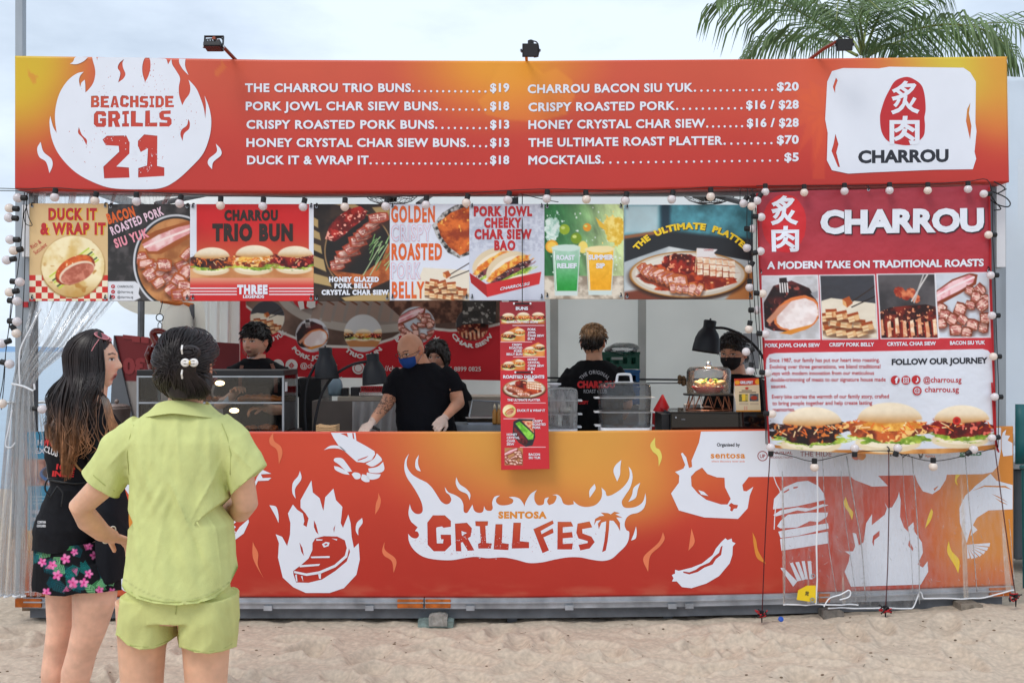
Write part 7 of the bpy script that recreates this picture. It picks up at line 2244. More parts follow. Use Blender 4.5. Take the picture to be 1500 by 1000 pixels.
ts.tube([W_(138,608,-.06),W_(150,632,-.09),W_(156,662,-.09),W_(157,678,-.085)],[.07,.076,.074,.07],18)
ts.tube([W_(128,606,.1),W_(146,632,.16),W_(156,655,.17)],[.065,.068,.062],16)
tee = soft('shirt', ts,.006,bw_,CLOTHV,flat((24,24,28),.15,30),lambda a: folds(.010,7,6,11,.5)(a) + folds(.003,22,8,12,.5)(a),smooth=3,cut=hem([(40,180,[(50,806),(70,811),(100,809),(125,799),(150,786)])]))
REDT = mat('red shirt print', (206,40,44),.7); WHT = mat('white shirt print', (226,224,226),.7)
on_surface(tee, 'WOD', 62,87,652,14,REDT,bw_,w=.06,slope=4)
on_surface(tee, 'CLUB', 64,84,661,9,WHT,bw_,w=.02,slope=8,shear=.2)
on_surface(tee, '100%', 82,110,687.5,8.5,REDT,bw_,w=.05,slope=1,shear=.15)
on_surface(tee, 'INDE', 76,108,697.5,8.5,REDT,bw_,w=.05,slope=1,shear=.15)
on_surface(tee, 'CONTAIN', 55,67,766,3.6,WHT,bw_,w=.02)
on_surface(tee, 'COOLNESS', 54,67,771.5,3.6,WHT,bw_,w=.02)
seam_on(tee,[(74,702),(90,706),(110,708),(130,706),(150,700),(165,692)],.006,BLACKM,bw_, 'waist_tie', .004)
MB().tube(catmull([W_(86,700,-.17),W_(70,702,-.19),W_(66,716,-.19),W_(74,728,-.18),W_(84,712,-.18),W_(92,722,-.18),W_(90,742,-.18)],4,False),.0035,6).build('tie_bow', BLACKM,bw_,True)
seam_on(tee,[(84,632),(92,650),(102,668),(114,684),(124,694)],.0045,mat('tan strap', (176,132,84),.6),bw_, 'bag_strap', .003)
ap_ = MB(); ap_.rings([hr(W_(x,y,-.02),w_ * sW,d,p=3) for x,y,w_,d in ((164,848,13,.10),(165,800,15,.11),(164,740,15,.11),(160,702,14,.09))])
soft('side_apron', ap_,.006,bw_,CLOTHV,flat((27,28,34),.15,30),folds(.008,6,3,21,.2),smooth=3)
fs = MB()
fs.rings([hr(W_(x,y),w_ * sW,d,p=2.4) for x,y,w_,d in ((114,880,57,.165),(114,866,57,.165),(113,850,58,.165),(110,820,53,.16),(106,790,48,.15))])
fs.rings([hr(W_(x,y,dy),w_ * sW,d,p=2.4) for x,y,w_,d,dy in ((136,888,38,.12,-.04),(136,850,36,.12,-.04),(134,820,30,.12,-.03))])
fs.rings([hr(W_(x,y,dy),w_ * sW,d,p=2.4) for x,y,w_,d,dy in ((86,888,32,.11,.06),(85,850,31,.11,.06),(86,820,28,.12,.04))])
def floral(a,px,py):
    cv = Cv(px[None],py[None],(22,22,26))
    rd = random.Random(6)
    def frond(cx,cy,ang,L,c,n=7):
        for k in range(n):
            t = (k + 1) / n
            bx,by = cx + math.cos(ang) * L * t * .8,cy + math.sin(ang) * L * t * .8
            for sd in (-1,1):
                a2 = ang + sd * .8
                l2 = L * .42 * (1.1 - t * .6)
                cv.line([(bx,by),(bx + math.cos(a2) * l2,by + math.sin(a2) * l2)],1.15,c)
    for i in range(30):
        cx,cy = 52 + (i * 41) % 118 + rd.uniform(-4,4),798 + (i * 29) % 74
        frond(cx,cy,rd.uniform(0,6.28),rd.uniform(20,30),rd.choice([(20,120,116),(70,150,90),(16,70,80),(120,186,130),(30,90,100)]))
    for i,(cx,cy) in enumerate(((130,840),(123,853),(138,813),(62,823),(68,867),(84,842),(107,853),(146,864),(109,808),(77,827),(156,846),(131,800),(96,818),(164,866))):
        s_ = rd.uniform(4.2,6.2)
        for k in range(5):
            b = 2 * math.pi * k / 5 + i
            cv.ell(cx + math.cos(b) * s_ * .75,cy + math.sin(b) * s_ * .75,s_ * .6,s_ * .42,(226,92,160) if k % 2 else (238,130,184),rot=b)
        cv.ell(cx,cy,s_ * .25,s_ * .25,(196,40,110))
    for i in range(7):
        cx,cy = ((104,862),(126,806),(66,832),(92,866),(150,826),(112,842),(74,806))[i]; b = rd.uniform(3.6,5.6)
        for k in range(4):
            cv.pol([(cx,cy),(cx + math.cos(b + .25 * k) * 12,cy + math.sin(b + .25 * k) * 12),(cx + math.cos(b + .25 * k + .18) * 8,cy + math.sin(b + .25 * k + .18) * 8)],(222,100,150))
    return cv.a[0]
soft('floral_shorts', fs,.0031,bw_,CLOTHV,floral,folds(.006,9,4,31,.2),smooth=3,cut=hem([(30,200,[(52,866),(75,872),(95,873),(112,869),(140,868),(175,864)])]))
def ombre(a,px,py):
    n = fbm(px / 3.0,py / 30.0,1,7)[:, None]
    n2 = fbm(px / 1.5,py / 40.0,1,17)[:, None]
    t = sm(py + 34 * (n[:, 0] - .5) * 2 + np.maximum(0,px - 138) * 1.4,578,668)[:, None]
    c = np.array((38,29,28)) * (1 - t) + np.array((152,106,72)) * t
    return c / 255 * (.5 + 1.0 * n2)
hc = MB()
hc.rings([hr(W_(x,y,-.055),w_ * sW,d) for x,y,w_,d in ((98,672,12,.05),(96,655,20,.07),(98,640,26,.085),(100,622,31,.10),(110,610,32,.10),(116,592,24,.08),(120,582,14,.05))])
soft('hair_core', hc,.007,bw_,HAIR,ombre,folds(.012,34,2.2,5,0.1),smooth=2)
hw.hair(bw_,lambda A,az: np.interp(A,[0,22,50,68,84,110,180],[.084,.080,.056,.034,-.02,-.10,-.12]),.008,flat((34,27,27),.4,70),9,tufts=0,rough=.003)
rd = random.Random(33)
cl = []
locks = []
for k in range(105):
    sd = rd.choice((-1,-1,1))
    az = -(rd.uniform(62,178)) if sd < 0 else rd.uniform(80,178)
    f_ = (abs(az) - 60) / 118                      # 0 by the ear,1 at the back of the head
    xe_ = 130 - 62 * f_ + rd.uniform(-9,9)
    locks.append((az,f_,xe_,640 + 56 * math.exp(-((xe_ - 98) / 14) ** 2) + rd.uniform(-22,8),rd.uniform(-7,7),rd.uniform(-.05,.04),rd.uniform(0,.008)))
for az0,f_,xe,ye,wv0,de,oo in locks:
    for k in range(13):
        az = az0 + rd.uniform(-5,5); o_ = .012 + oo + rd.uniform(0,.007)
        pts = [hw.surf(az * .5,80,o_),hw.surf(az * .75,60,o_),hw.surf(az * .92,38,o_ + .003),hw.surf(az,14,o_ + .005),hw.surf(az,-12,o_ + .010)]
        q = pts[-1]; j1 = rd.uniform(-1,1)
        e = W_(xe + 3.4 * j1,ye + rd.uniform(-9,4),-.13 + de + .008 * j1)
        wv = (wv0 + .6 * j1) * sW
        pts += [q.lerp(e,.25) + Vector((.010 - .018 * f_ + wv * .5,-.022,.0)),q.lerp(e,.5) + Vector((wv - .010 * f_ + .004 * j1,-.018,0)),q.lerp(e,.76) + Vector((-wv * 1.1 + .006 * j1,-.010,0)),e]
        cl.append(catmull(pts,2,False,9))
for k in range(170):                               # lock falling in front of the shoulder
    az = -rd.uniform(58,80)
    o_ = rd.uniform(.012,.022)
    p0 = hw.surf(az,rd.uniform(52,68),o_); p1 = hw.surf(-78 - rd.uniform(0,8),12,o_ + .006); p2 = hw.surf(-84,-30,o_ + .012)
    j_ = rd.uniform(-1,1)
    cl.append([p0,p1,p2,W_(154 + 5 * j_,585,-.14),W_(161 + 6 * j_,612,-.17),W_(170 + 7 * j_,634 + rd.uniform(-8,14),-.17)])
for k in range(26):                                # curly flyaway ends
    x0,y0 = rd.uniform(100,160),rd.uniform(575,600)
    cl.append([W_(x0,y0,-.13),W_(x0 + rd.uniform(-6,10),y0 + 22,-.16),W_(x0 + rd.uniform(-10,14),y0 + 46,-.17),W_(x0 + rd.uniform(-4,12),y0 + 62,-.17),W_(x0 + rd.uniform(-12,6),y0 + 74,-.165)])
strands('hair_strands', cl,bw_,ombre,.0027)
sg = thing('sunglasses', 'pink sunglasses pushed up on the head of the long haired woman', 'sunglasses', tuple(W_(150,492)))
PINKG = mat('pink frame', (206,130,136),.3)
for dx,dy_ in ((0,0),(4.2,.05)):
    c = W_(149 + dx,492 + dx * .6,-.045 + dy_)
    ux,uz = Vector((.024,.008,-.013)),Vector((.004,.02,.006))
    MB().tube([c + ux * math.cos(a) + uz * math.sin(a) for a in [2 * math.pi * k / 20 for k in range(21)]],.0024,6).build('lens_rim', PINKG,sg,True)
    MB().add([c + ux * math.cos(a) + uz * math.sin(a) for a in [2 * math.pi * k / 20 for k in range(20)]],[tuple(range(20))]).build('lens', mat('rose lens', (150,70,80),.1),sg)
MB().tube([W_(145,497,-.075),W_(139,505,-.10),W_(134,514,-.105)],.0018,5).build('temple_arm', PINKG,sg)
MB().ball(hw.w(-.086,.012,-.036),.004,8,6).build('earring', mat('polished steel', (200,200,205),.15,metal=1),bw_,True)

# ---------------- cooks
def cook(label,Y0,head,neck,torso,arms,skin,shirtc,voxel=.006,sleeves=(),glove=None,fold_seed=1,group=None,tattoo=None):
    root = person(label,(P(torso[0][0],0,Y0).x,Y0,.15), 'cooks working inside the stall' if group else None)
    s_ = (Y0 - CY) / F
    q = lambda x,y,dy=0: P(x,y,Y0 + dy)
    mb = MB()
    mb.tube([q(*neck[0]),q(*neck[1])],[.062,.056],16)
    cx = torso[-1][0]
    mb.rings([hr(q(x,y),w_ * s_ * .9,d * .85) for x,y,w_,d in torso])
    for pts,rads,hnd in arms:
        mb.tube([q(*p) for p in pts],rads,14)
        if hnd:
            w_ = q(*pts[-1]); hand(mb,w_,hnd[0],hnd[1],hnd[2],hnd[3],.95)
    def colr(a,px,py):
        c = skcol(skin)(a,px,py)
        if tattoo:
            x0,y0,x1,y1 = tattoo
            n = fbm(px / 1.6,py / 1.6,1,4); m_ = sm(n,.5,.6) * ((px > x0) & (px < x1) & (py > y0) & (py < y1))
            c = c * (1 - .42 * m_[:, None])
        if glove:
            for gx,gy,gr in glove:
                m_ = (np.hypot(px - gx,py - gy) < gr)[:, None]
                c = np.where(m_,np.array(GLOVE) / 255,c)
        return c
    b = soft('body', mb,voxel * .8,root,SKIN,colr,smooth=4)
    head.add_to(b)
    lg = MB(); z0 = .15
    x0,yb_ = torso[0][0],torso[0][1]
    pb = q(x0,yb_)
    for sx in (-.095,.095):
        lg.tube([(pb.x + sx,Y0,pb.z + .02),(pb.x + sx,Y0,.6),(pb.x + sx,Y0,z0 + .03)],[.10,.075,.055],14)
        lg.rings([[(pb.x + sx + math.cos(a) * .05,Y0 + yy,z0 + .004 + .045 + math.sin(a) * .045) for a in [2 * math.pi * k / 12 for k in range(12)]] for yy in (-.12,0,.08)])
    lgo = soft('trousers', lg,.012,root,CLOTHV,flat((26,26,32),.1,20),smooth=3)
    sh = MB()
    sh.rings([hr(q(x,y),w_ * s_,d,p=2.3) for x,y,w_,d in torso])
    for pts,rads in sleeves:
        sh.tube([q(*p) for p in pts],rads,16)
    so_ = soft('shirt', sh,voxel,root,CLOTHV,flat(shirtc,.12,30),folds(.011,7,5,fold_seed,.4),smooth=3)
    return root,so_,q,s_
SKM = (186,128,100)
Y1 = .78
h1 = Head(P(374,501.5,Y1),yaw=-22,pitch=4,sc=1.0,skin=(226,172,144))
c1,sh1,q1,s1_ = cook('young cook in a black shirt with a clear mouth shield behind the glass case', Y1,h1,((376,545),(377,518)),
    [(378,650,46,.12),(378,600,50,.13),(378,570,53,.125),(378,550,51,.115),(378,538,42,.10),(378,530,27,.085),(377,525,18,.07)],
    [([(338,562),(322,592,-.06),(335,585,-.16),(346,573,-.28)],[.05,.042,.036,.026],((.35,-.6,.25),(0,0,-1),1,.5)),([(418,562),(424,600,-.05),(400,600,-.22),(388,597,-.3)],[.05,.042,.036,.028],((-.7,-.4,.0),(0,0,-1),-1,.6))],
    (226,172,144),(20,20,23),sleeves=[([(345,546),(331,562),(326,582,-.02)],[.068,.072,.066]),([(410,546),(424,562),(427,582,-.02)],[.068,.072,.066])],fold_seed=2,group=1)
def flop(q,fl,rd):
    return Vector((q.x * 2,-1.2 if q.y < .0 else .4,-1.0))
h1.hair(c1,hl_short(.040,.02,.004,-.055),.017,flat((24,19,18),.3,80),3,rough=.007,tufts=420,tuft_len=.045,extra=flop,lift=.008)
for x0,x1 in ((352,355),(404,398)):
    pts = [q1(x0,575,-.14),q1(x0,552,-.132),q1((x0 + x1) / 2,540,-.115),q1(x1,533,-.07),q1(x1,530,0)]
    MB().rings([[p + Vector((-.012,0,0)),p + Vector((.012,0,0)),p + Vector((.012,-.003,0)),p + Vector((-.012,-.003,0))] for p in pts]).build('apron_strap', mat('brown leather', (110,66,50),.6),c1)
ap1 = MB(); ap1.rings([hr(q1(x,y,-.02),w_ * s1_,d,p=3) for x,y,w_,d in ((378,640,34,.13),(378,600,34,.135),(378,572,26,.135),(378,566,24,.128))])
soft('apron', ap1,.008,c1,CLOTHV,(44,40,40),None,3)
tag(MB().pbox(366,543,377,549,Y1 - .142,.004).build('blue_clip', mat('blue sticker', (20,100,200),.4),None), 'small bright blue clip at the neckline of the young cook', 'clip')
vs = MB(); rr2 = []
for k in range(13):
    a = -70 + 140 * k / 12
    rr2.append([h1.surf(a * .75,-14,.020 - .004 * abs(a) / 70),h1.surf(a * .78,-27,.026 - .006 * abs(a) / 70),h1.surf(a * .72,-44,.022 - .008 * abs(a) / 70)])
vs.rings(rr2,cap=False,closed=False); vs.build('mouth_shield', GLASS,c1,True)
MB().tube([h1.surf(100,-2,.006)] + [r[2] + Vector((0,-.002,0)) for r in reversed(rr2)] + [h1.surf(-100,-2,.006)],.0022,6).build('shield_rim', mat('white elastic', (220,220,224),.4),c1)
Y2 = .78
h2 = Head(P(602,514.5,Y2 - .05),yaw=-38,pitch=24,roll=0,sc=1.02,skin=(208,152,122),eyes=True)
c2,sh2,q2,s2_ = cook('bald cook in a black T-shirt with a blue mask and clear gloves', Y2,h2,((622,545),(612,522,-.02)),
    [(628,660,46,.14),(624,620,43,.15),(621,590,41,.145),(618,565,43,.135),(617,550,42,.115),(618,540,32,.095),(618,531,20,.07)],
    [([(584,556),(572,580,-.04),(566,592,-.1),(552,609,-.24),(545,619,-.33)],[.055,.05,.046,.034,.028],((-.35,-.6,-.35),(0,.3,-1),1,.5)),([(654,552),(668,578,-.02),(671,590,-.08),(662,600,-.2),(652,611,-.27)],[.055,.05,.046,.034,.027],((-.35,-.5,-.4),(-.5,.2,-.6),-1,.75))],
    (208,150,120),(18,19,25),sleeves=[([(592,546),(580,560),(574,572,-.02),(571,580,-.03)],[.07,.074,.068,.064]),([(644,544),(660,556),(667,568),(669,575,-.01)],[.07,.072,.066,.062])],glove=[(535,624,17),(645,620,15)],fold_seed=5,group=1,tattoo=(545,578,582,606))
def mask_on(h,root,col,name='face_mask', el0=-2,el1=-47,azw=62):
    rs = []
    for i in range(15):
        az = -azw + 2 * azw * i / 14
        k = math.cos(R(az) * 1.1)
        rs.append([h.surf(az,el0 - 6 * (1 - k),.004 + .005 * k),h.surf(az,el0 - 14,.006 + .014 * max(0,k) ** 2),h.surf(az,-30,.006 + .016 * max(0,k) ** 2),h.surf(az * .85,el1 + 5 * (1 - k),.005 + .004 * k)])
    MB().rings(rs,cap=False,closed=False).build(name,mat('mask ' + name + str(col),col,.75,bump=.2,bscale=60),root,True)
    for sx in (-1,1):
        MB().tube([h.surf(sx * azw,el0 - 6,.005),h.surf(sx * 85,2,.012),h.surf(sx * 100,2,.014)],.0012,5).build('mask_loop', mat('mask loop', (90,110,140),.7),root)
        MB().tube([h.surf(sx * azw * .85,el1 + 3,.005),h.surf(sx * 84,-20,.010),h.surf(sx * 98,-6,.014)],.0012,5).build('mask_loop', mat('mask loop', (90,110,140),.7),root)
mask_on(h2,c2,(18,66,140))
def glasses(h,root,m):
    for sx in (-1,1):
        c = h.w(sx * .031,-.098,.008)
        X_,Z_ = h.w(1,0,0) - h.w(0,0,0),h.w(0,0,1) - h.w(0,0,0)
        MB().tube([c + X_ * .021 * math.cos(a) + Z_ * .016 * math.sin(a) for a in [2 * math.pi * k / 18 for k in range(19)]],.0014,5).build('glasses_rim', m,root)
        MB().tube([h.w(sx * .052,-.094,.01),h.w(sx * .074,-.06,.008),h.w(sx * .084,.01,.006)],.0014,5).build('glasses_arm', m,root)
    MB().tube([h.w(-.01,-.102,.012),h.w(.01,-.102,.012)],.0014,5).build('glasses_bridge', m,root)
glasses(h2,c2,BLACKM)
tg_ = thing('tongs', 'short black tongs held in the gloved hand of the bald cook', 'tongs', tuple(P(549,628,.42)))
for d_ in (-.8,.8):
    MB().tube([P(541,624 + d_,.44),P(549,626 + d_ * 2,.40),P(556,630 + d_ * 1.2,.36)],.006,6).build('tong_arm', BLACKM,tg_)
Y3 = 1.55
h3 = Head(P(641,523,Y3),yaw=-15,pitch=10,sc=.97,skin=(205,155,130))
c3_,sh3,q3,s3_ = cook('cook with dark hair mostly hidden behind the bald cook', Y3,h3,((645,555),(643,535)),
    [(652,650,38,.12),(652,610,38,.12),(650,580,38,.12),(648,562,34,.1),(646,553,18,.07)],
    [([(676,572),(684,600),(683,625)],[.045,.038,.03],None)],(205,155,130),(22,20,24),sleeves=[([(668,565),(682,585),(686,605)],[.06,.055,.05])],voxel=.009,group=1)
h3.hair(c3_,hl_short(.05,-.03,-.09,-.12),.018,flat((30,22,20),.3,80),8,tufts=160,tuft_len=.06)
Y4 = 1.0
h4 = Head(P(869,503.5,Y4),yaw=163,pitch=2,sc=1.0,skin=(212,160,130))
c4,sh4,q4,s4_ = cook('cook seen from behind with bleached hair and a printed black shirt', Y4,h4,((871,540),(870,515)),
    [(870,660,46,.13),(868,620,45,.13),(868,590,45,.13),(868,565,47,.125),(869,548,43,.11),(870,536,32,.09),(870,528,19,.066)],
    [([(828,562),(822,590,.03),(828,608,.14)],[.052,.044,.03],((.2,.8,.2),(0,0,1),1,.4)),([(912,562),(918,592,.03),(912,610,.14)],[.052,.044,.03],((-.2,.8,.2),(0,0,1),-1,.4))],
    (212,160,130),(16,17,20),sleeves=[([(842,545),(829,565),(825,588,.02)],[.066,.07,.066]),([(898,545),(911,562),(917,585,.02)],[.066,.07,.066])],fold_seed=9,group=1)
def bleach(a,px,py):
    n = fbm(px / 2,py / 6,1,5)[:, None]
    t = sm(py,487,502)[:, None]
    return (np.array((168,134,98)) * (1 - t) + np.array((30,24,22)) * t) / 255 * (.55 + .9 * n)
h4.hair(c4,hl_short(.06,.03,.01,-.045),lambda A,z: .004 + .016 * sm(z,.0,.07),bleach,14,rough=.005,tufts=420,tuft_len=.035,lift=.010)
YL4 = mat('grey shirt print', (170,172,176),.7)
on_surface(sh4, 'THE ORIGINAL', 0,1,0,5.4,YL4,c4,w=.02,fn=arc(871,572,24.5,-50,50,5.4),spc=1.15)
on_surface(sh4, 'CHARROU', 845.5,901,568.3,10.5,REDT,c4,w=.07,spc=1.1)
on_surface(sh4, 'ROAST CLUB', 855,889,575.6,5.4,YL4,c4,w=.01)
on_surface(sh4, 'CRISPY', 847,862,592,5.4,REDT,c4,w=.05)
Y5 = .74
h5 = Head(P(1074,519,Y5),yaw=-35,pitch=8,sc=1.04,skin=(214,160,130))
c5_,sh5,q5,s5_ = cook('cook in glasses and a black mask behind the glass dome at the right', Y5,h5,((1082,560),(1078,535)),
    [(1086,660,46,.13),(1086,615,46,.135),(1086,590,47,.13),(1086,568,44,.115),(1085,556,34,.09),(1083,548,20,.068)],
    [([(1046,578),(1038,605,-.05),(1046,612,-.14),(1052,607,-.2)],[.052,.044,.036,.026],((.3,-.5,.0),(0,0,-1),1,.5)),([(1124,578),(1130,610,-.02),(1122,622,-.1)],[.052,.044,.034],None)],
    (214,160,130),(18,19,22),sleeves=[([(1056,564),(1046,580),(1041,598,-.02)],[.066,.07,.066]),([(1114,562),(1126,580),(1130,600,-.01)],[.066,.07,.066])],fold_seed=13,group=1)
h5.hair(c5_,hl_short(.052,.022,.0,-.06),.019,flat((26,21,20),.3,80),23,rough=.010,tufts=420,tuft_len=.032,lift=.013)
mask_on(h5,c5_,(20,20,23), 'black_mask')
glasses(h5,c5_,mat('thin steel rim', (120,120,122),.3,metal=.8))

# ================================================================== CLEAR PLASTIC CURTAINS
CURT = bpy.data.materials.new('creased clear curtain'); CURT.use_nodes = True
thin_clear(CURT,(.98,.98,.978),.7,.22,.16,(7,7,.6))
SHEET = bpy.data.materials.new('clear plastic sheet'); SHEET.use_nodes = True
thin_clear(SHEET,(.975,.975,.975),.6,.11,.10,(5,5,1.2))
WCORD = mat('white cord', (226,228,232),.5)
def clear_cloth(name,rows,Y,amp,nf,m,label,seed=0,phase=0.0,N=140):
    """rows: (py, x_left, x_right, folding) from top to bottom"""
    rs = []
    ys = [r[0] for r in rows]
    for py in np.linspace(ys[0],ys[-1],60):
        xl = np.interp(py,ys,[r[1] for r in rows]); xr = np.interp(py,ys,[r[2] for r in rows]); fo = np.interp(py,ys,[r[3] for r in rows])
        row = []
        for i in range(N + 1):
            s = i / N
            w = s + .012 * math.sin(s * 31 + seed) + .02 * math.sin(s * 9 + py * .006)
            a = amp * fo * (math.sin(w * nf * 6.283 + phase) + .45 * math.sin(w * nf * 11.3 + py * .01 + seed))
            y = (Y(py) if callable(Y) else Y) + a
            d = y - a - CY
            X = (xl + (xr - xl) * s - 750) / F * d
            row.append((X,y,H - (py - HY) / F * d))
        rs.append(row)
    o = MB().rings(rs,cap=False,closed=False).build(name,m,None,True)
    return tag(o,label, 'plastic curtain'),rs
lc,rs = clear_cloth('clear_curtain', [(282,48,260,.8),(445,46,166,1.0),(500,32,118,1.0),(545,22,62,.9),(566,18,50,.8),(600,12,52,.9),(700,4,56,1.1),(800,-4,60,1.3),(872,-8,62,1.4)],lambda py: .055 - .10 * float(sm(np.array(py),440,500)),.018,6,CURT, 'gathered clear plastic curtain tied back at the left end of the stall')
MB().tube([Vector(p) + Vector((0,-.004,0)) for p in rs[-1][:95]],.006,6).build('curtain_hem', WCORD,lc)
MB().tube([P(x,y,-.075) for x,y in ((17,562),(24,563),(36,566),(48,572),(51,570),(50,562))],.006,6).build('tie_cord', WCORD,lc)
MB().tube(catmull([P(x,y,-.07) for x,y in ((60,452),(45,480),(31,508),(28,530),(29,562))],5,False,9),.005,6).build('edge_cord', WCORD,lc)
MB().tube(catmull([P(x,y,-.07) for x,y in ((18,600),(12,630),(8,652),(16,655),(22,648))],5,False,9),.004,6).build('edge_cord', WCORD,lc)
lc2,rs = clear_cloth('clear_curtain', [(600,30,64,.6),(700,32,82,.8),(800,30,100,.9),(866,22,104,1)],-.0,.008,3,SHEET, 'thin clear plastic flap in front of the blue event poster', 3)
MB().tube([Vector(p) + Vector((0,-.004,0)) for p in rs[-1]],.004,6).build('flap_hem', WCORD,lc2)
r1,rs = clear_cloth('clear_sheet', [(640,1128,1250,.5),(700,1142,1262,.8),(800,1145,1270,1.0),(885,1147,1276,1.1)],-.055,.007,3,SHEET, 'narrow clear plastic sheet with a yellow sticker over the burger artwork', 5)
MB().tube([Vector(p) + Vector((0,-.004,0)) for p in rs[-1][:120]],.0042,6).build('sheet_hem', WCORD,r1)
MB().tube([P(x,y,-.085) for x,y in ((1192,664),(1197,690),(1198,740),(1196,800),(1197,850),(1195,884))],.005,6).build('edge_cord', WCORD,r1)
MB().tube(catmull([P(x,y,-.08) for x,y in ((1131,690),(1137,708),(1143,722),(1136,745),(1134,775))],4,False,9),.003,5).build('edge_cord', WCORD,r1)
r2,rs2 = clear_cloth('clear_sheet', [(640,1215,1458,.5),(700,1225,1466,.8),(800,1218,1478,1.0),(864,1212,1487,1.1)],-.045,.007,4,SHEET, 'wide creased clear plastic sheet hanging below the red banner', 9)
for ob,x0,x1,dp in ((r2,1205,1350,26),):
    me = ob.data; a = verts_of(me); px,py = to_px(a)
    k = sm(py,690,864) * (1 - sm(px,1335,1350)) * dp + sm(py,690,864) * sm(px,1348,1352) * (1 - sm(px,1430,1487)) * 12
    a[:, 2] -= k / F * (a[:, 1] - CY); me.vertices.foreach_set('co', a.ravel()); me.update()
    MB().tube([Vector(p) + Vector((0,-.004,0)) for p in a[-141:]],.0042,6).build('sheet_hem', WCORD,r2)
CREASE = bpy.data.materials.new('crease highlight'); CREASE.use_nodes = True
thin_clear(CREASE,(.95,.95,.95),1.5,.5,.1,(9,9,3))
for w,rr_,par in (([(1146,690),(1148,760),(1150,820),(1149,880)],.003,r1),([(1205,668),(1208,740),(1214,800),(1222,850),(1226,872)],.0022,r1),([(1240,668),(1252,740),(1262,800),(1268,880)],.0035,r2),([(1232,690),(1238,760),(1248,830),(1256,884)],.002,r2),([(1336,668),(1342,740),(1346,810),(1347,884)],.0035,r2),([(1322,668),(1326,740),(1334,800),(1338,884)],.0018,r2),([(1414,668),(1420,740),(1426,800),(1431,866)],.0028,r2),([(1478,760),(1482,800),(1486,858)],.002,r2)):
    MB().tube(catmull([P(x,y,-.068) for x,y in w],4,False,9),rr_,5).build('crease_glint', CREASE,par,True)  # pale tubes drawn in as the gloss highlight along each fold
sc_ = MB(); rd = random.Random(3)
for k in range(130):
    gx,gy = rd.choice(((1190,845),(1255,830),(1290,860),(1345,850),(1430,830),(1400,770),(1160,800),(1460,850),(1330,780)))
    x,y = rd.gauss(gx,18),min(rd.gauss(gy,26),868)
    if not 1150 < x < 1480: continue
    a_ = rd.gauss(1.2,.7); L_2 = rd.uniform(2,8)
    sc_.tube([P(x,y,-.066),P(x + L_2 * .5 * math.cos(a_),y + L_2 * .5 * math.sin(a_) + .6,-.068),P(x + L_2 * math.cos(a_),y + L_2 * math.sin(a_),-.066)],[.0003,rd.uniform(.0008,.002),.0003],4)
structure(sc_.build('crinkle_glints', CREASE,r2), 'stuff')  # short pale slivers imitating glints scattered over the crumpled plastic
MB().add([P(1169,864,-.09),P(1167,878,-.09),P(1195,882,-.09),P(1195,857,-.09),P(1182,857,-.09)],[(0,1,2,3,4)]).build('yellow_sticker', mat('yellow sticker', (236,200,30),.45),r1)
text('2NI0', 1184,1190,872,5,-.092,BLACKP,r1,w=.03,rot=R(80))
for px,py in ((1191,843),(1190,878)):
    o = MB().lathe([(.008,0),(.014,0),(.014,.002),(.008,.002)],(0,0,0),14,cap=False,M=Matrix.Rotation(R(90),3, 'X')).build('eyelet', ALU,r1); o.location = P(px,py,-.095)
MB().tube(catmull([P(x,y,-.10) for x,y in ((1207,888),(1215,876),(1232,870),(1243,864),(1246,868),(1243,874),(1230,878))],5,False,9),.004,6).build('curled_hem', WCORD,r2)

# ================================================================== STRING LIGHTS
BULB = mat('frosted bulb', (240,234,236),.1,coat=.6,translucent=.35,vary=.02)
BULBW = mat('warm frosted bulb', (250,238,228),.1,coat=.6,translucent=.35,vary=.02)
SOCK = mat('black socket', (18,19,22),.5)
_sph = MB().ball((0,0,0),1,14,10).mesh('bulb')
_sph.polygons.foreach_set('use_smooth', [True] * len(_sph.polygons))
_sph.materials.append(BULB)
_sphw = _sph.copy(); _sphw.materials.clear(); _sphw.materials.append(BULBW)
_sok = MB().lathe([(.6,.75),(.62,1.2),(.62,1.95),(.45,2.05)],(0,0,0),12).mesh('socket'); _sok.materials.append(SOCK)
def string_lights(name,label,bulbs,wire,Y,r_px=6.9,wr_=.0026,wires=None):
    """bulbs: (px, py, socket direction in degrees, 90 = socket above)"""
    root = thing(name,label, 'string lights', tuple(P(bulbs[0][0],bulbs[0][1],Y)), 'strings of round white festoon bulbs')
    for w in ([wire] + (wires or [])):
        pts = catmull([tuple(P(x,y,Y + .008)) for x,y in w],5,False,9)
        MB().tube(pts,wr_,5).build('cable', SOCK,root,True)
    for k,b in enumerate(bulbs):
        px,py,ang = b[:3]; rr_ = (b[3] if len(b) > 3 else r_px)
        s = .94 * rr_ * (Y - CY) / F
        q = P(px,py,Y - .012)
        o = bpy.data.objects.new('bulb', _sphw if k % 3 == 1 else _sph); COL.objects.link(o)
        rot = Matrix.Rotation(R(90 - ang),4, 'Y')
        o.matrix_basis = Matrix.Translation(q) @ rot @ Matrix.Scale(s,4)
        parent_to(o,root)
        c = bpy.data.objects.new('socket', _sok); COL.objects.link(c)
        c.parent = o
    return root
top = [(80,289),(139,294),(200,295),(263,298),(323,301),(385,302),(444,303),(505,303),(565,302),(624,300),(683,297),(744,293),(801,291),(859,292),(916,294),(984,292),(1041,288)]
string_lights('string_lights', 'long string of round bulbs hanging above the row of food posters', [(x,y,90 + random.uniform(-14,8)) for x,y in top],
    [(-40,276),(0,276),(40,277)] + [(x,y - 14) for x,y in top] + [(1075,275),(1108,277)],-.11,wires=[[(-30,279),(30,280),(48,282)],[(762,284),(800,293),(818,296)]])
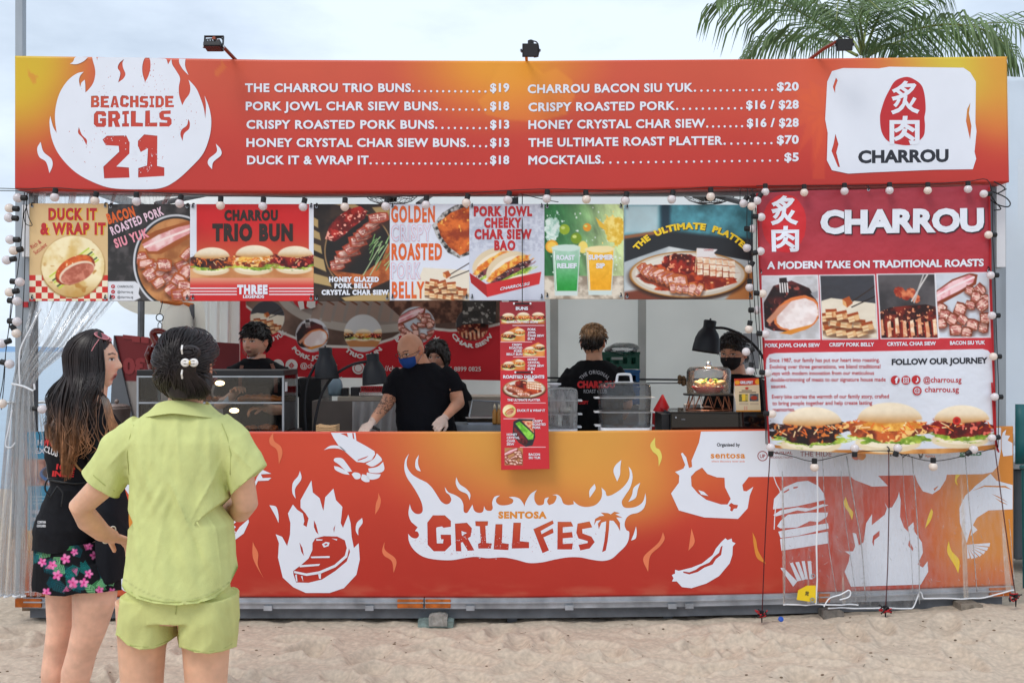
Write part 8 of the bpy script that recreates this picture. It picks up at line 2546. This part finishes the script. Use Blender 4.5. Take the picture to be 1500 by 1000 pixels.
string_lights('string_lights', 'string of bulbs running down the left post of the stall', [(26,290,0),(14,305,-5),(13,319,-5),(15,351,0),(20,367,10),(10,381,10),(29,413,175),(14,428,10),(25,441,175),(25,471,175),(24,488,120),(3,503,20),(14,533,165),(3,591,200),(62,599,175)],
    [(36,282),(33,330),(29,370),(24,410),(17,440),(13,480),(8,520),(4,560),(-4,600)],-.03,r_px=7.2,wires=[[(40,282),(37,330),(36,400),(33,470),(30,550)],[(20,430),(15,470),(9,510),(6,560),(2,600)],[(40,300),(35,315),(38,328),(47,330),(42,318),(38,300)],[(53,600),(54,625),(58,640),(56,660)]])
string_lights('string_lights', 'string of bulbs framing the top and right edge of the red banner', [(1121,281,90),(1178,282,90),(1237,280,90),(1303,279,90),(1359,279,90),(1418,277,90),(1441,284,0),(1448,344,0),(1451,403,0),(1453,462,0),(1455,522,0),(1457,581,0),(1453,641,5)],
    [(1108,272),(1178,272),(1237,272),(1303,271),(1359,270),(1418,266),(1450,268),(1454,344),(1457,403),(1459,462),(1461,522),(1463,581),(1462,655)],-.205,r_px=6.2)
string_lights('string_lights', 'sagging string of bulbs along the bottom edge of the red banner', [(1426,658,215),(1367,683,90),(1315,656,250),(1252,656,270),(1193,684,90),(1129,655,270)],
    [(1457,656),(1426,664),(1367,675),(1318,664),(1301,660),(1252,662),(1193,675),(1160,668),(1129,661)],-.215,r_px=6.8)
string_lights('string_lights', 'string of bulbs down the left edge of the red banner', [(1109,294,60),(1101,302,90),(1115,318,175),(1114,368,195),(1117,430,175),(1121,489,175),(1125,546,175),(1131,606,175)],
    [(1104,280),(1108,320),(1108,370),(1110,430),(1113,489),(1117,546),(1122,606),(1124,655)],-.215,r_px=6.6,wires=[[(1102,276),(1101,360),(1105,440),(1112,520),(1120,600),(1122,650)]])
string_lights('string_lights', 'loose string of bulbs dangling between the platter poster and the red banner', [(1089,298,60),(1108,295,120),(1103,335,180),(1094,363,80),(1097,394,60),(1098,421,90),(1109,454,180),(1097,482,80),(1093,515,20),(1099,543,80)],
    [(1095,276),(1094,330),(1096,380),(1098,430),(1100,470),(1101,500),(1102,530),(1106,550)],-.14,r_px=6.6,wires=[[(1084,276),(1084,292),(1083,296)],[(1100,500),(1104,525),(1108,548)]])
bxs = thing('cable_knot', 'tangled black cable knot at the top right corner of the red banner', 'cable', tuple(P(1462,300,-.1)))
for w in ([(1446,278),(1462,284),(1474,290),(1480,298),(1476,303),(1462,300),(1450,292)],[(1456,266),(1472,276),(1460,284),(1474,277)],[(1452,286),(1458,296),(1466,306),(1456,308)]):
    MB().tube(catmull([tuple(P(x,y,-.1 + .002 * i)) for i,(x,y) in enumerate(w)],5,False,9),.004,6).build('cable', SOCK,bxs,True)

# ================================================================== ROPES AND STAKES
def ropes(label,pts,Y0,Y1,name='guy_rope', red=True):
    n = len(pts); root = thing(name,label, 'rope', tuple(P(*pts[-1],Y1)), 'dark red ropes pegged into the sand')
    q = [P(x,y,Y0 + (Y1 - Y0) * i / (n - 1)) for i,(x,y) in enumerate(pts)]
    MB().tube(q,.0019,6).build('rope', mat('dark red rope', (96,20,26),.8),root)
    MB().tube([v + Vector((.0032,-.001,0)) for v in q],.0013,6).build('rope', mat('black rope', (26,26,30),.8),root)
    b = q[-1]
    rd = random.Random(int(pts[0][0]))
    for k in range(5):
        pp = [b + Vector((rd.uniform(-.04,.04),rd.uniform(-.02,.02),rd.uniform(-.02,.03))) for _ in range(4)]
        MB().tube(catmull(pp,4,False,9),.004,5).build('knot', mat('red cord', (170,26,34),.7) if k % 2 else SOCK,root,True)
    MB().lathe([(.003,-.05),(.006,0),(.012,.01),(.012,.02),(.004,.024)],b,8).build('stake', DARKM,root)
ropes('dark rope from the lower left corner of the red banner down to the sand', [(1128,660),(1123,740),(1119,820),(1116,899)],-.2,-.14)
ropes('dark rope from the middle of the red banner down to the sand', [(1301.5,660),(1302,740),(1300,830),(1297,893)],-.2,-.14)
ropes('dark rope from the lower right corner of the red banner down to the sand', [(1457,658),(1468,740),(1479,820),(1488,876)],-.2,-.12)
t_ = thing('banner_lacing', 'red ropes tied along both sides of the hanging banner', 'rope', tuple(P(1127,655,-.18)))
for w in ([(1109,284),(1113,400),(1119,520),(1127,655)],[(1449,274),(1451,400),(1455,520),(1459,650),(1463,662)],[(1453,560),(1456,620),(1461,660)]):
    MB().tube([P(x,y,-.185) for x,y in w],.0055,6).build('lacing', mat('red cord', (190,30,40),.7),t_)

# ================================================================== LAMPS ON TOP OF THE SIGN
ARM = mat('copper brown tube', (130,66,46),.35,metal=.5)
fl1 = thing('floodlight', 'left floodlight on a slanting arm above the menu sign, facing down', 'floodlight', tuple(P(345,86,0)), 'black floodlights on arms above the sign')
MB().tube([P(347,90,.02),P(327,69,-.16),P(313,56,-.28)],.011,8).build('lamp_arm', ARM,fl1)
def flood(root,cx,cy,w,h,Y,tilt,yaw=0,tx=0):
    M = Matrix.Translation(P(cx,cy,Y)) @ Matrix.Rotation(R(yaw),4, 'Z') @ Matrix.Rotation(R(tilt),4, 'X') @ Matrix.Rotation(R(tx),4, 'Y')
    s = (Y - CY) / F; w,h = w * s / 2,h * s / 2
    def tb(a,b): 
        m = MB().box(a,b); m.v = [tuple(M @ Vector(v)) for v in m.v]; return m
    tb((-w,-.012,-h),(w,.012,h)).build('lamp_body', BLACKM,root,bevel=.003)
    tb((-w * .86,-.0145,-h * .86),(w * .86,-.0125,h * .86)).build('lamp_glass', mat('dark lamp glass', (40,44,50),.08),root)
    for k in range(6):
        x = -w * .75 + w * 1.5 * k / 5
        tb((x - .003,.0125,-h * .8),(x + .003,.032,h * .8)).build('cooling_fin', BLACKM,root)
    for sx in (-1,1):
        tb((sx * (w + .004) - .003,-.008,-.008),(sx * (w + .004) + .003,.06,.008)).build('bracket_side', DARKM,root)
        tb((sx * (w + .009) - .004,-.007,-.007),(sx * (w + .009) + .004,.007,.007)).build('bracket_knob', ALU,root)
    tb((-w - .007,.0605,-.008),(w + .007,.066,.008)).build('bracket_bar', DARKM,root)
flood(fl1,313,68.5,25,20,-.26,80)
MB().tube(catmull([P(x,y,-.25) for x,y in ((316,56),(324,56),(327,62),(325,72),(321,70))],5,False,9),.004,6).build('lamp_cable', SOCK,fl1)
MB().tube([P(301,70,-.2),P(301,58,-.2),P(313,57,-.25)],.004,6).build('bracket_frame', DARKM,fl1)
fl2 = thing('floodlight', 'middle floodlight above the menu sign, tilted towards the sign', 'floodlight', tuple(P(772,89,0)), 'black floodlights on arms above the sign')
MB().tube([P(772,95,.04),P(771,84,-.1),P(773,66,-.3)],.009,8).build('lamp_arm', mat('orange painted tube', (190,104,30),.5),fl2)
flood(fl2,777,74,24,19,-.3,12,0)
MB().tube(catmull([P(x,y,-.24) for x,y in ((778,60),(786,62),(789,70),(788,82),(782,84))],5,False,9),.004,6).build('lamp_cable', SOCK,fl2)
MB().lathe([(.018,0),(.018,.02),(.006,.026)],P(777.5,65,-.28),12).build('arm_clamp', BLACKM,fl2)
fl3 = thing('floodlight', 'right floodlight on a slanting arm in front of the palm', 'floodlight', tuple(P(1188,84,0)), 'black floodlights on arms above the sign')
MB().tube([P(1185,88,.02),P(1206,72,-.14),P(1226,61,-.27)],.011,8).build('lamp_arm', ARM,fl3)
flood(fl3,1237,66,23,17,-.28,16,-8)
MB().tube(catmull([P(x,y,-.24) for x,y in ((1226,62),(1230,55),(1242,55),(1248,62),(1248,74))],5,False,9),.004,6).build('lamp_cable', SOCK,fl3)

# ================================================================== PALM BEHIND THE STALL
LEAF = mat('palm leaf', (104,126,78),.5,vary=.5,vscale=3,translucent=.25)
LEAFY = mat('pale palm rib', (120,128,66),.6,vary=.2)
YPALM = 6.6
pc = P(1262,92,YPALM)
palm = thing('palm_tree', 'tall coconut palm rising behind the right half of the menu sign', 'palm tree', (pc.x,YPALM,0))
tr = []
MB().tube([(pc.x + .15 * math.sin(t * 2),YPALM,pc.z * t - .5 * (1 - t)) for t in np.linspace(0,1,14)],list(np.linspace(.22,.14,14)),14).build('trunk', mat('palm bark', (120,104,84),.9,vary=.3,vscale=5,bump=.6,bscale=14,stretch=(1,1,4)),palm,True)
rdp = random.Random(21)
def frond(pts,wl,seed,droop=1.0):
    rd = random.Random(seed)
    c = catmull(pts,10,False,9)
    n = len(c); mb = MB(); mb.tube(c,list(np.linspace(.022,.004,n)),5)
    leaf = MB()
    N = 54
    for i in range(N):
        t = .14 + .86 * i / N; k = min(int(t * (n - 1)),n - 2)
        p = c[k].lerp(c[k + 1],t * (n - 1) - k); tg = (c[k + 1] - c[k]).normalized()
        side = tg.cross(Vector((0,0,1))); side = side.normalized() if side.length > .05 else Vector((1,0,0))
        L = wl * (math.sin(math.pi * (.12 + .82 * t)) ** .6) * rd.uniform(.8,1.1)
        for sd in (-1,1):
            if rd.random() < .04: continue
            d0 = (side * sd * .75 + tg * .55 + Vector((0,0,rd.uniform(-.15,.2)))).normalized()
            w = .0145
            a = p; b = p + d0 * L * .38; dd = Vector((0,0,-1)) * droop
            e = b + (d0 * .75 + dd * .8).normalized() * L * .34; f = e + (d0 * .35 + dd * 1.2).normalized() * L * .3
            u = tg * w
            leaf.add([a - u * .5,a + u * .5,b + u,b - u,e + u * .7,e - u * .7,f],[(0,1,2,3),(3,2,4,5),(5,4,6)])
    r_ = mb.build('frond', LEAFY,palm,True)
    l_ = leaf.build('frond_leaflets', LEAF,r_)
    l_['kind'] = 'stuff'
Q = lambda x,y,dy=0: P(x,y,YPALM + dy)
fr = [([(1246,72),(1222,48,-.3),(1180,22,-.6),(1140,4,-.8),(1085,-6,-1.0),(1050,2,-1.1)],1.0,1),([(1262,80),(1235,40,.3),(1195,5,.5),(1150,-20,.6),(1108,-12,.7)],.9,.8),
      ([(1270,78),(1300,58,-.5),(1345,42,-.9),(1400,36,-1.2),(1450,48,-1.4),(1490,84,-1.5)],1.05,1.2),([(1275,80),(1320,60,.4),(1370,44,.8),(1430,36,1.0),(1485,34,1.2),(1540,50,1.2)],1.0,.9),
      ([(1262,75),(1252,30,-.6),(1240,-10,-1.2),(1232,-30,-1.8),(1225,30,-2.4)],1.0,1.1),([(1266,78),(1285,30,-.4),(1310,-10,-.9),(1330,-20,-1.3),(1340,10,-1.7)],.9,1),
      ([(1266,78),(1300,40,.3),(1345,2,.5),(1400,-25,.6),(1450,-30,.6)],.9,.9),([(1262,78),(1272,20,.4),(1280,-40,.7),(1282,-90,.9),(1275,-120,1.4)],.95,1),
      ([(1256,82),(1215,62,.3),(1165,52,.6),(1120,60,.7),(1090,84,.8)],.7,1.0),([(1260,84),(1240,60,-.3),(1210,60,-.8),(1190,84,-1.2)],.7,1.2),([(1270,84),(1296,66,-.4),(1330,70,-.9),(1350,96,-1.2)],.8,1.2),
      ([(1264,80),(1310,50,1.2),(1335,30,2.0),(1380,30,2.6)],.9,.9),([(1258,78),(1225,20,1.0),(1205,-30,1.8),(1180,-50,2.4)],.9,.9),([(1266,74),(1260,30,-.8),(1268,0,-1.8),(1290,16,-2.6)],.85,1.2),
      ([(1270,78),(1320,26,-.8),(1372,-8,-1.2),(1420,-8,-1.5),(1440,14,-1.6)],.9,1)]
for k,(pts,wl,dr) in enumerate(fr[:6] + fr[7:9] + fr[10:12] + fr[13:14]):
    frond([tuple(Q(*p)) for p in pts],wl,40 + k,dr)

# ================================================================== BEYOND THE RIGHT END
chr_ = thing('plastic_chair', 'teal plastic chair back at the far right beyond the stall', 'chair', tuple(P(1492,660,.9)))
TEAL = mat('teal plastic', (40,108,112),.4)
q = P(1490,680,.9)
MB().rings([[(q.x + x + .0,.9 + .02 * math.cos(x * 9),z) for x in np.linspace(0,.44,10)] for z in (q.z,q.z + .16,q.z + .3,P(0,592,.9).z)] , cap=False,closed=False).build('chair_back', TEAL,chr_,True).modifiers.new('t', 'SOLIDIFY').thickness = .01
MB().box((q.x - .0,.45,q.z - .03),(q.x + .45,.88,q.z)).build('chair_seat', TEAL,chr_,bevel=.01)
for x in (.02,.4):
    for y in (.48,.85):
        MB().tube([(q.x + x,y,q.z - .03),(q.x + x + .01,y,0)],.016,8).build('leg', TEAL,chr_)
tag(MB().pbox(1487,688,1560,820,1.3,.5).build('grey_bin', mat('dark grey bin', (84,90,98),.6),None,bevel=.02), 'dark grey storage box on the sand at the far right edge', 'box')
tag(MB().pbox(1486,676,1560,687,1.25,.6).build('box_lid', mat('pale grey lid', (176,180,186),.5),None,bevel=.006), 'pale lid lying on the dark grey box at the far right', 'lid')
# ================================================================== BITS ON THE SAND
def clod(name,x0,y0,x1,y1,Y,c,label,cat,dep=.12):
    a,b = P(x0,y1,Y),P(x1,y0,Y)
    rs = []
    for i in range(7):
        t = i / 6; x = a.x + (b.x - a.x) * t; k = math.sin(math.pi * (.1 + .8 * t)) ** .3
        rs.append([(x,Y,a.z - .02),(x,Y + dep,a.z - .02),(x,Y + dep * .95,b.z * k + a.z * (1 - k) + .004 * math.sin(i * 3)),(x,Y + .006 * math.sin(i * 2),b.z * k + a.z * (1 - k) + .004 * math.cos(i * 5))])
    return tag(MB().rings(rs).build(name,mat('grey ' + name + str(c),c,.9,vary=.3,vscale=30,bump=.6,bscale=60),None),label,cat)
clod('support_block', 628,901,655,912,-.06,(150,146,140), 'grey concrete block under the platform left of the middle', 'block')
clod('support_block', 1206,893,1236,903,-.06,(110,104,98), 'dark concrete block under the clear plastic sheet at the right', 'block')
clod('flat_stone', 1408,884,1440,890,-.08,(130,120,108), 'flat stone in the sand near the right end of the platform', 'stone')
clod('flat_board', 612,909,664,914,-.05,(120,136,132), 'thin grey board lying under the concrete block', 'board', .2)
q = P(1144,906,-.25)
tag(MB().lathe([(.001,.004),(.015,.002),(.016,-.006),(.001,-.008)],q,16,M=Matrix.Rotation(.9,3, 'X')).build('bottle_cap', mat('blue cap', (20,70,160),.4),None), 'blue bottle cap on the sand', 'bottle cap')
deb = MB(); rd = random.Random(77)
for k in range(170):
    x,y = rd.uniform(-3.2,3.2),rd.uniform(-1.15,-.02)
    z = float(_sand(np.array([[x]]),np.array([[y]]))[0,0])
    s = rd.uniform(.003,.008) 
    if rd.random() < .35:
        a = rd.uniform(0,6.28); L = rd.uniform(.015,.05)
        deb.tube([(x,y,z + .002),(x + L * math.cos(a),y + L * math.sin(a),z + .004)],.0012,4)
    else:
        deb.ball((x,y,z + s * .3),s,6,4,(1.3,1,.6))
structure(deb.build('beach_litter', mat('twigs and shell bits', (110,92,74),.9,vary=.5,vscale=5),None), 'stuff')
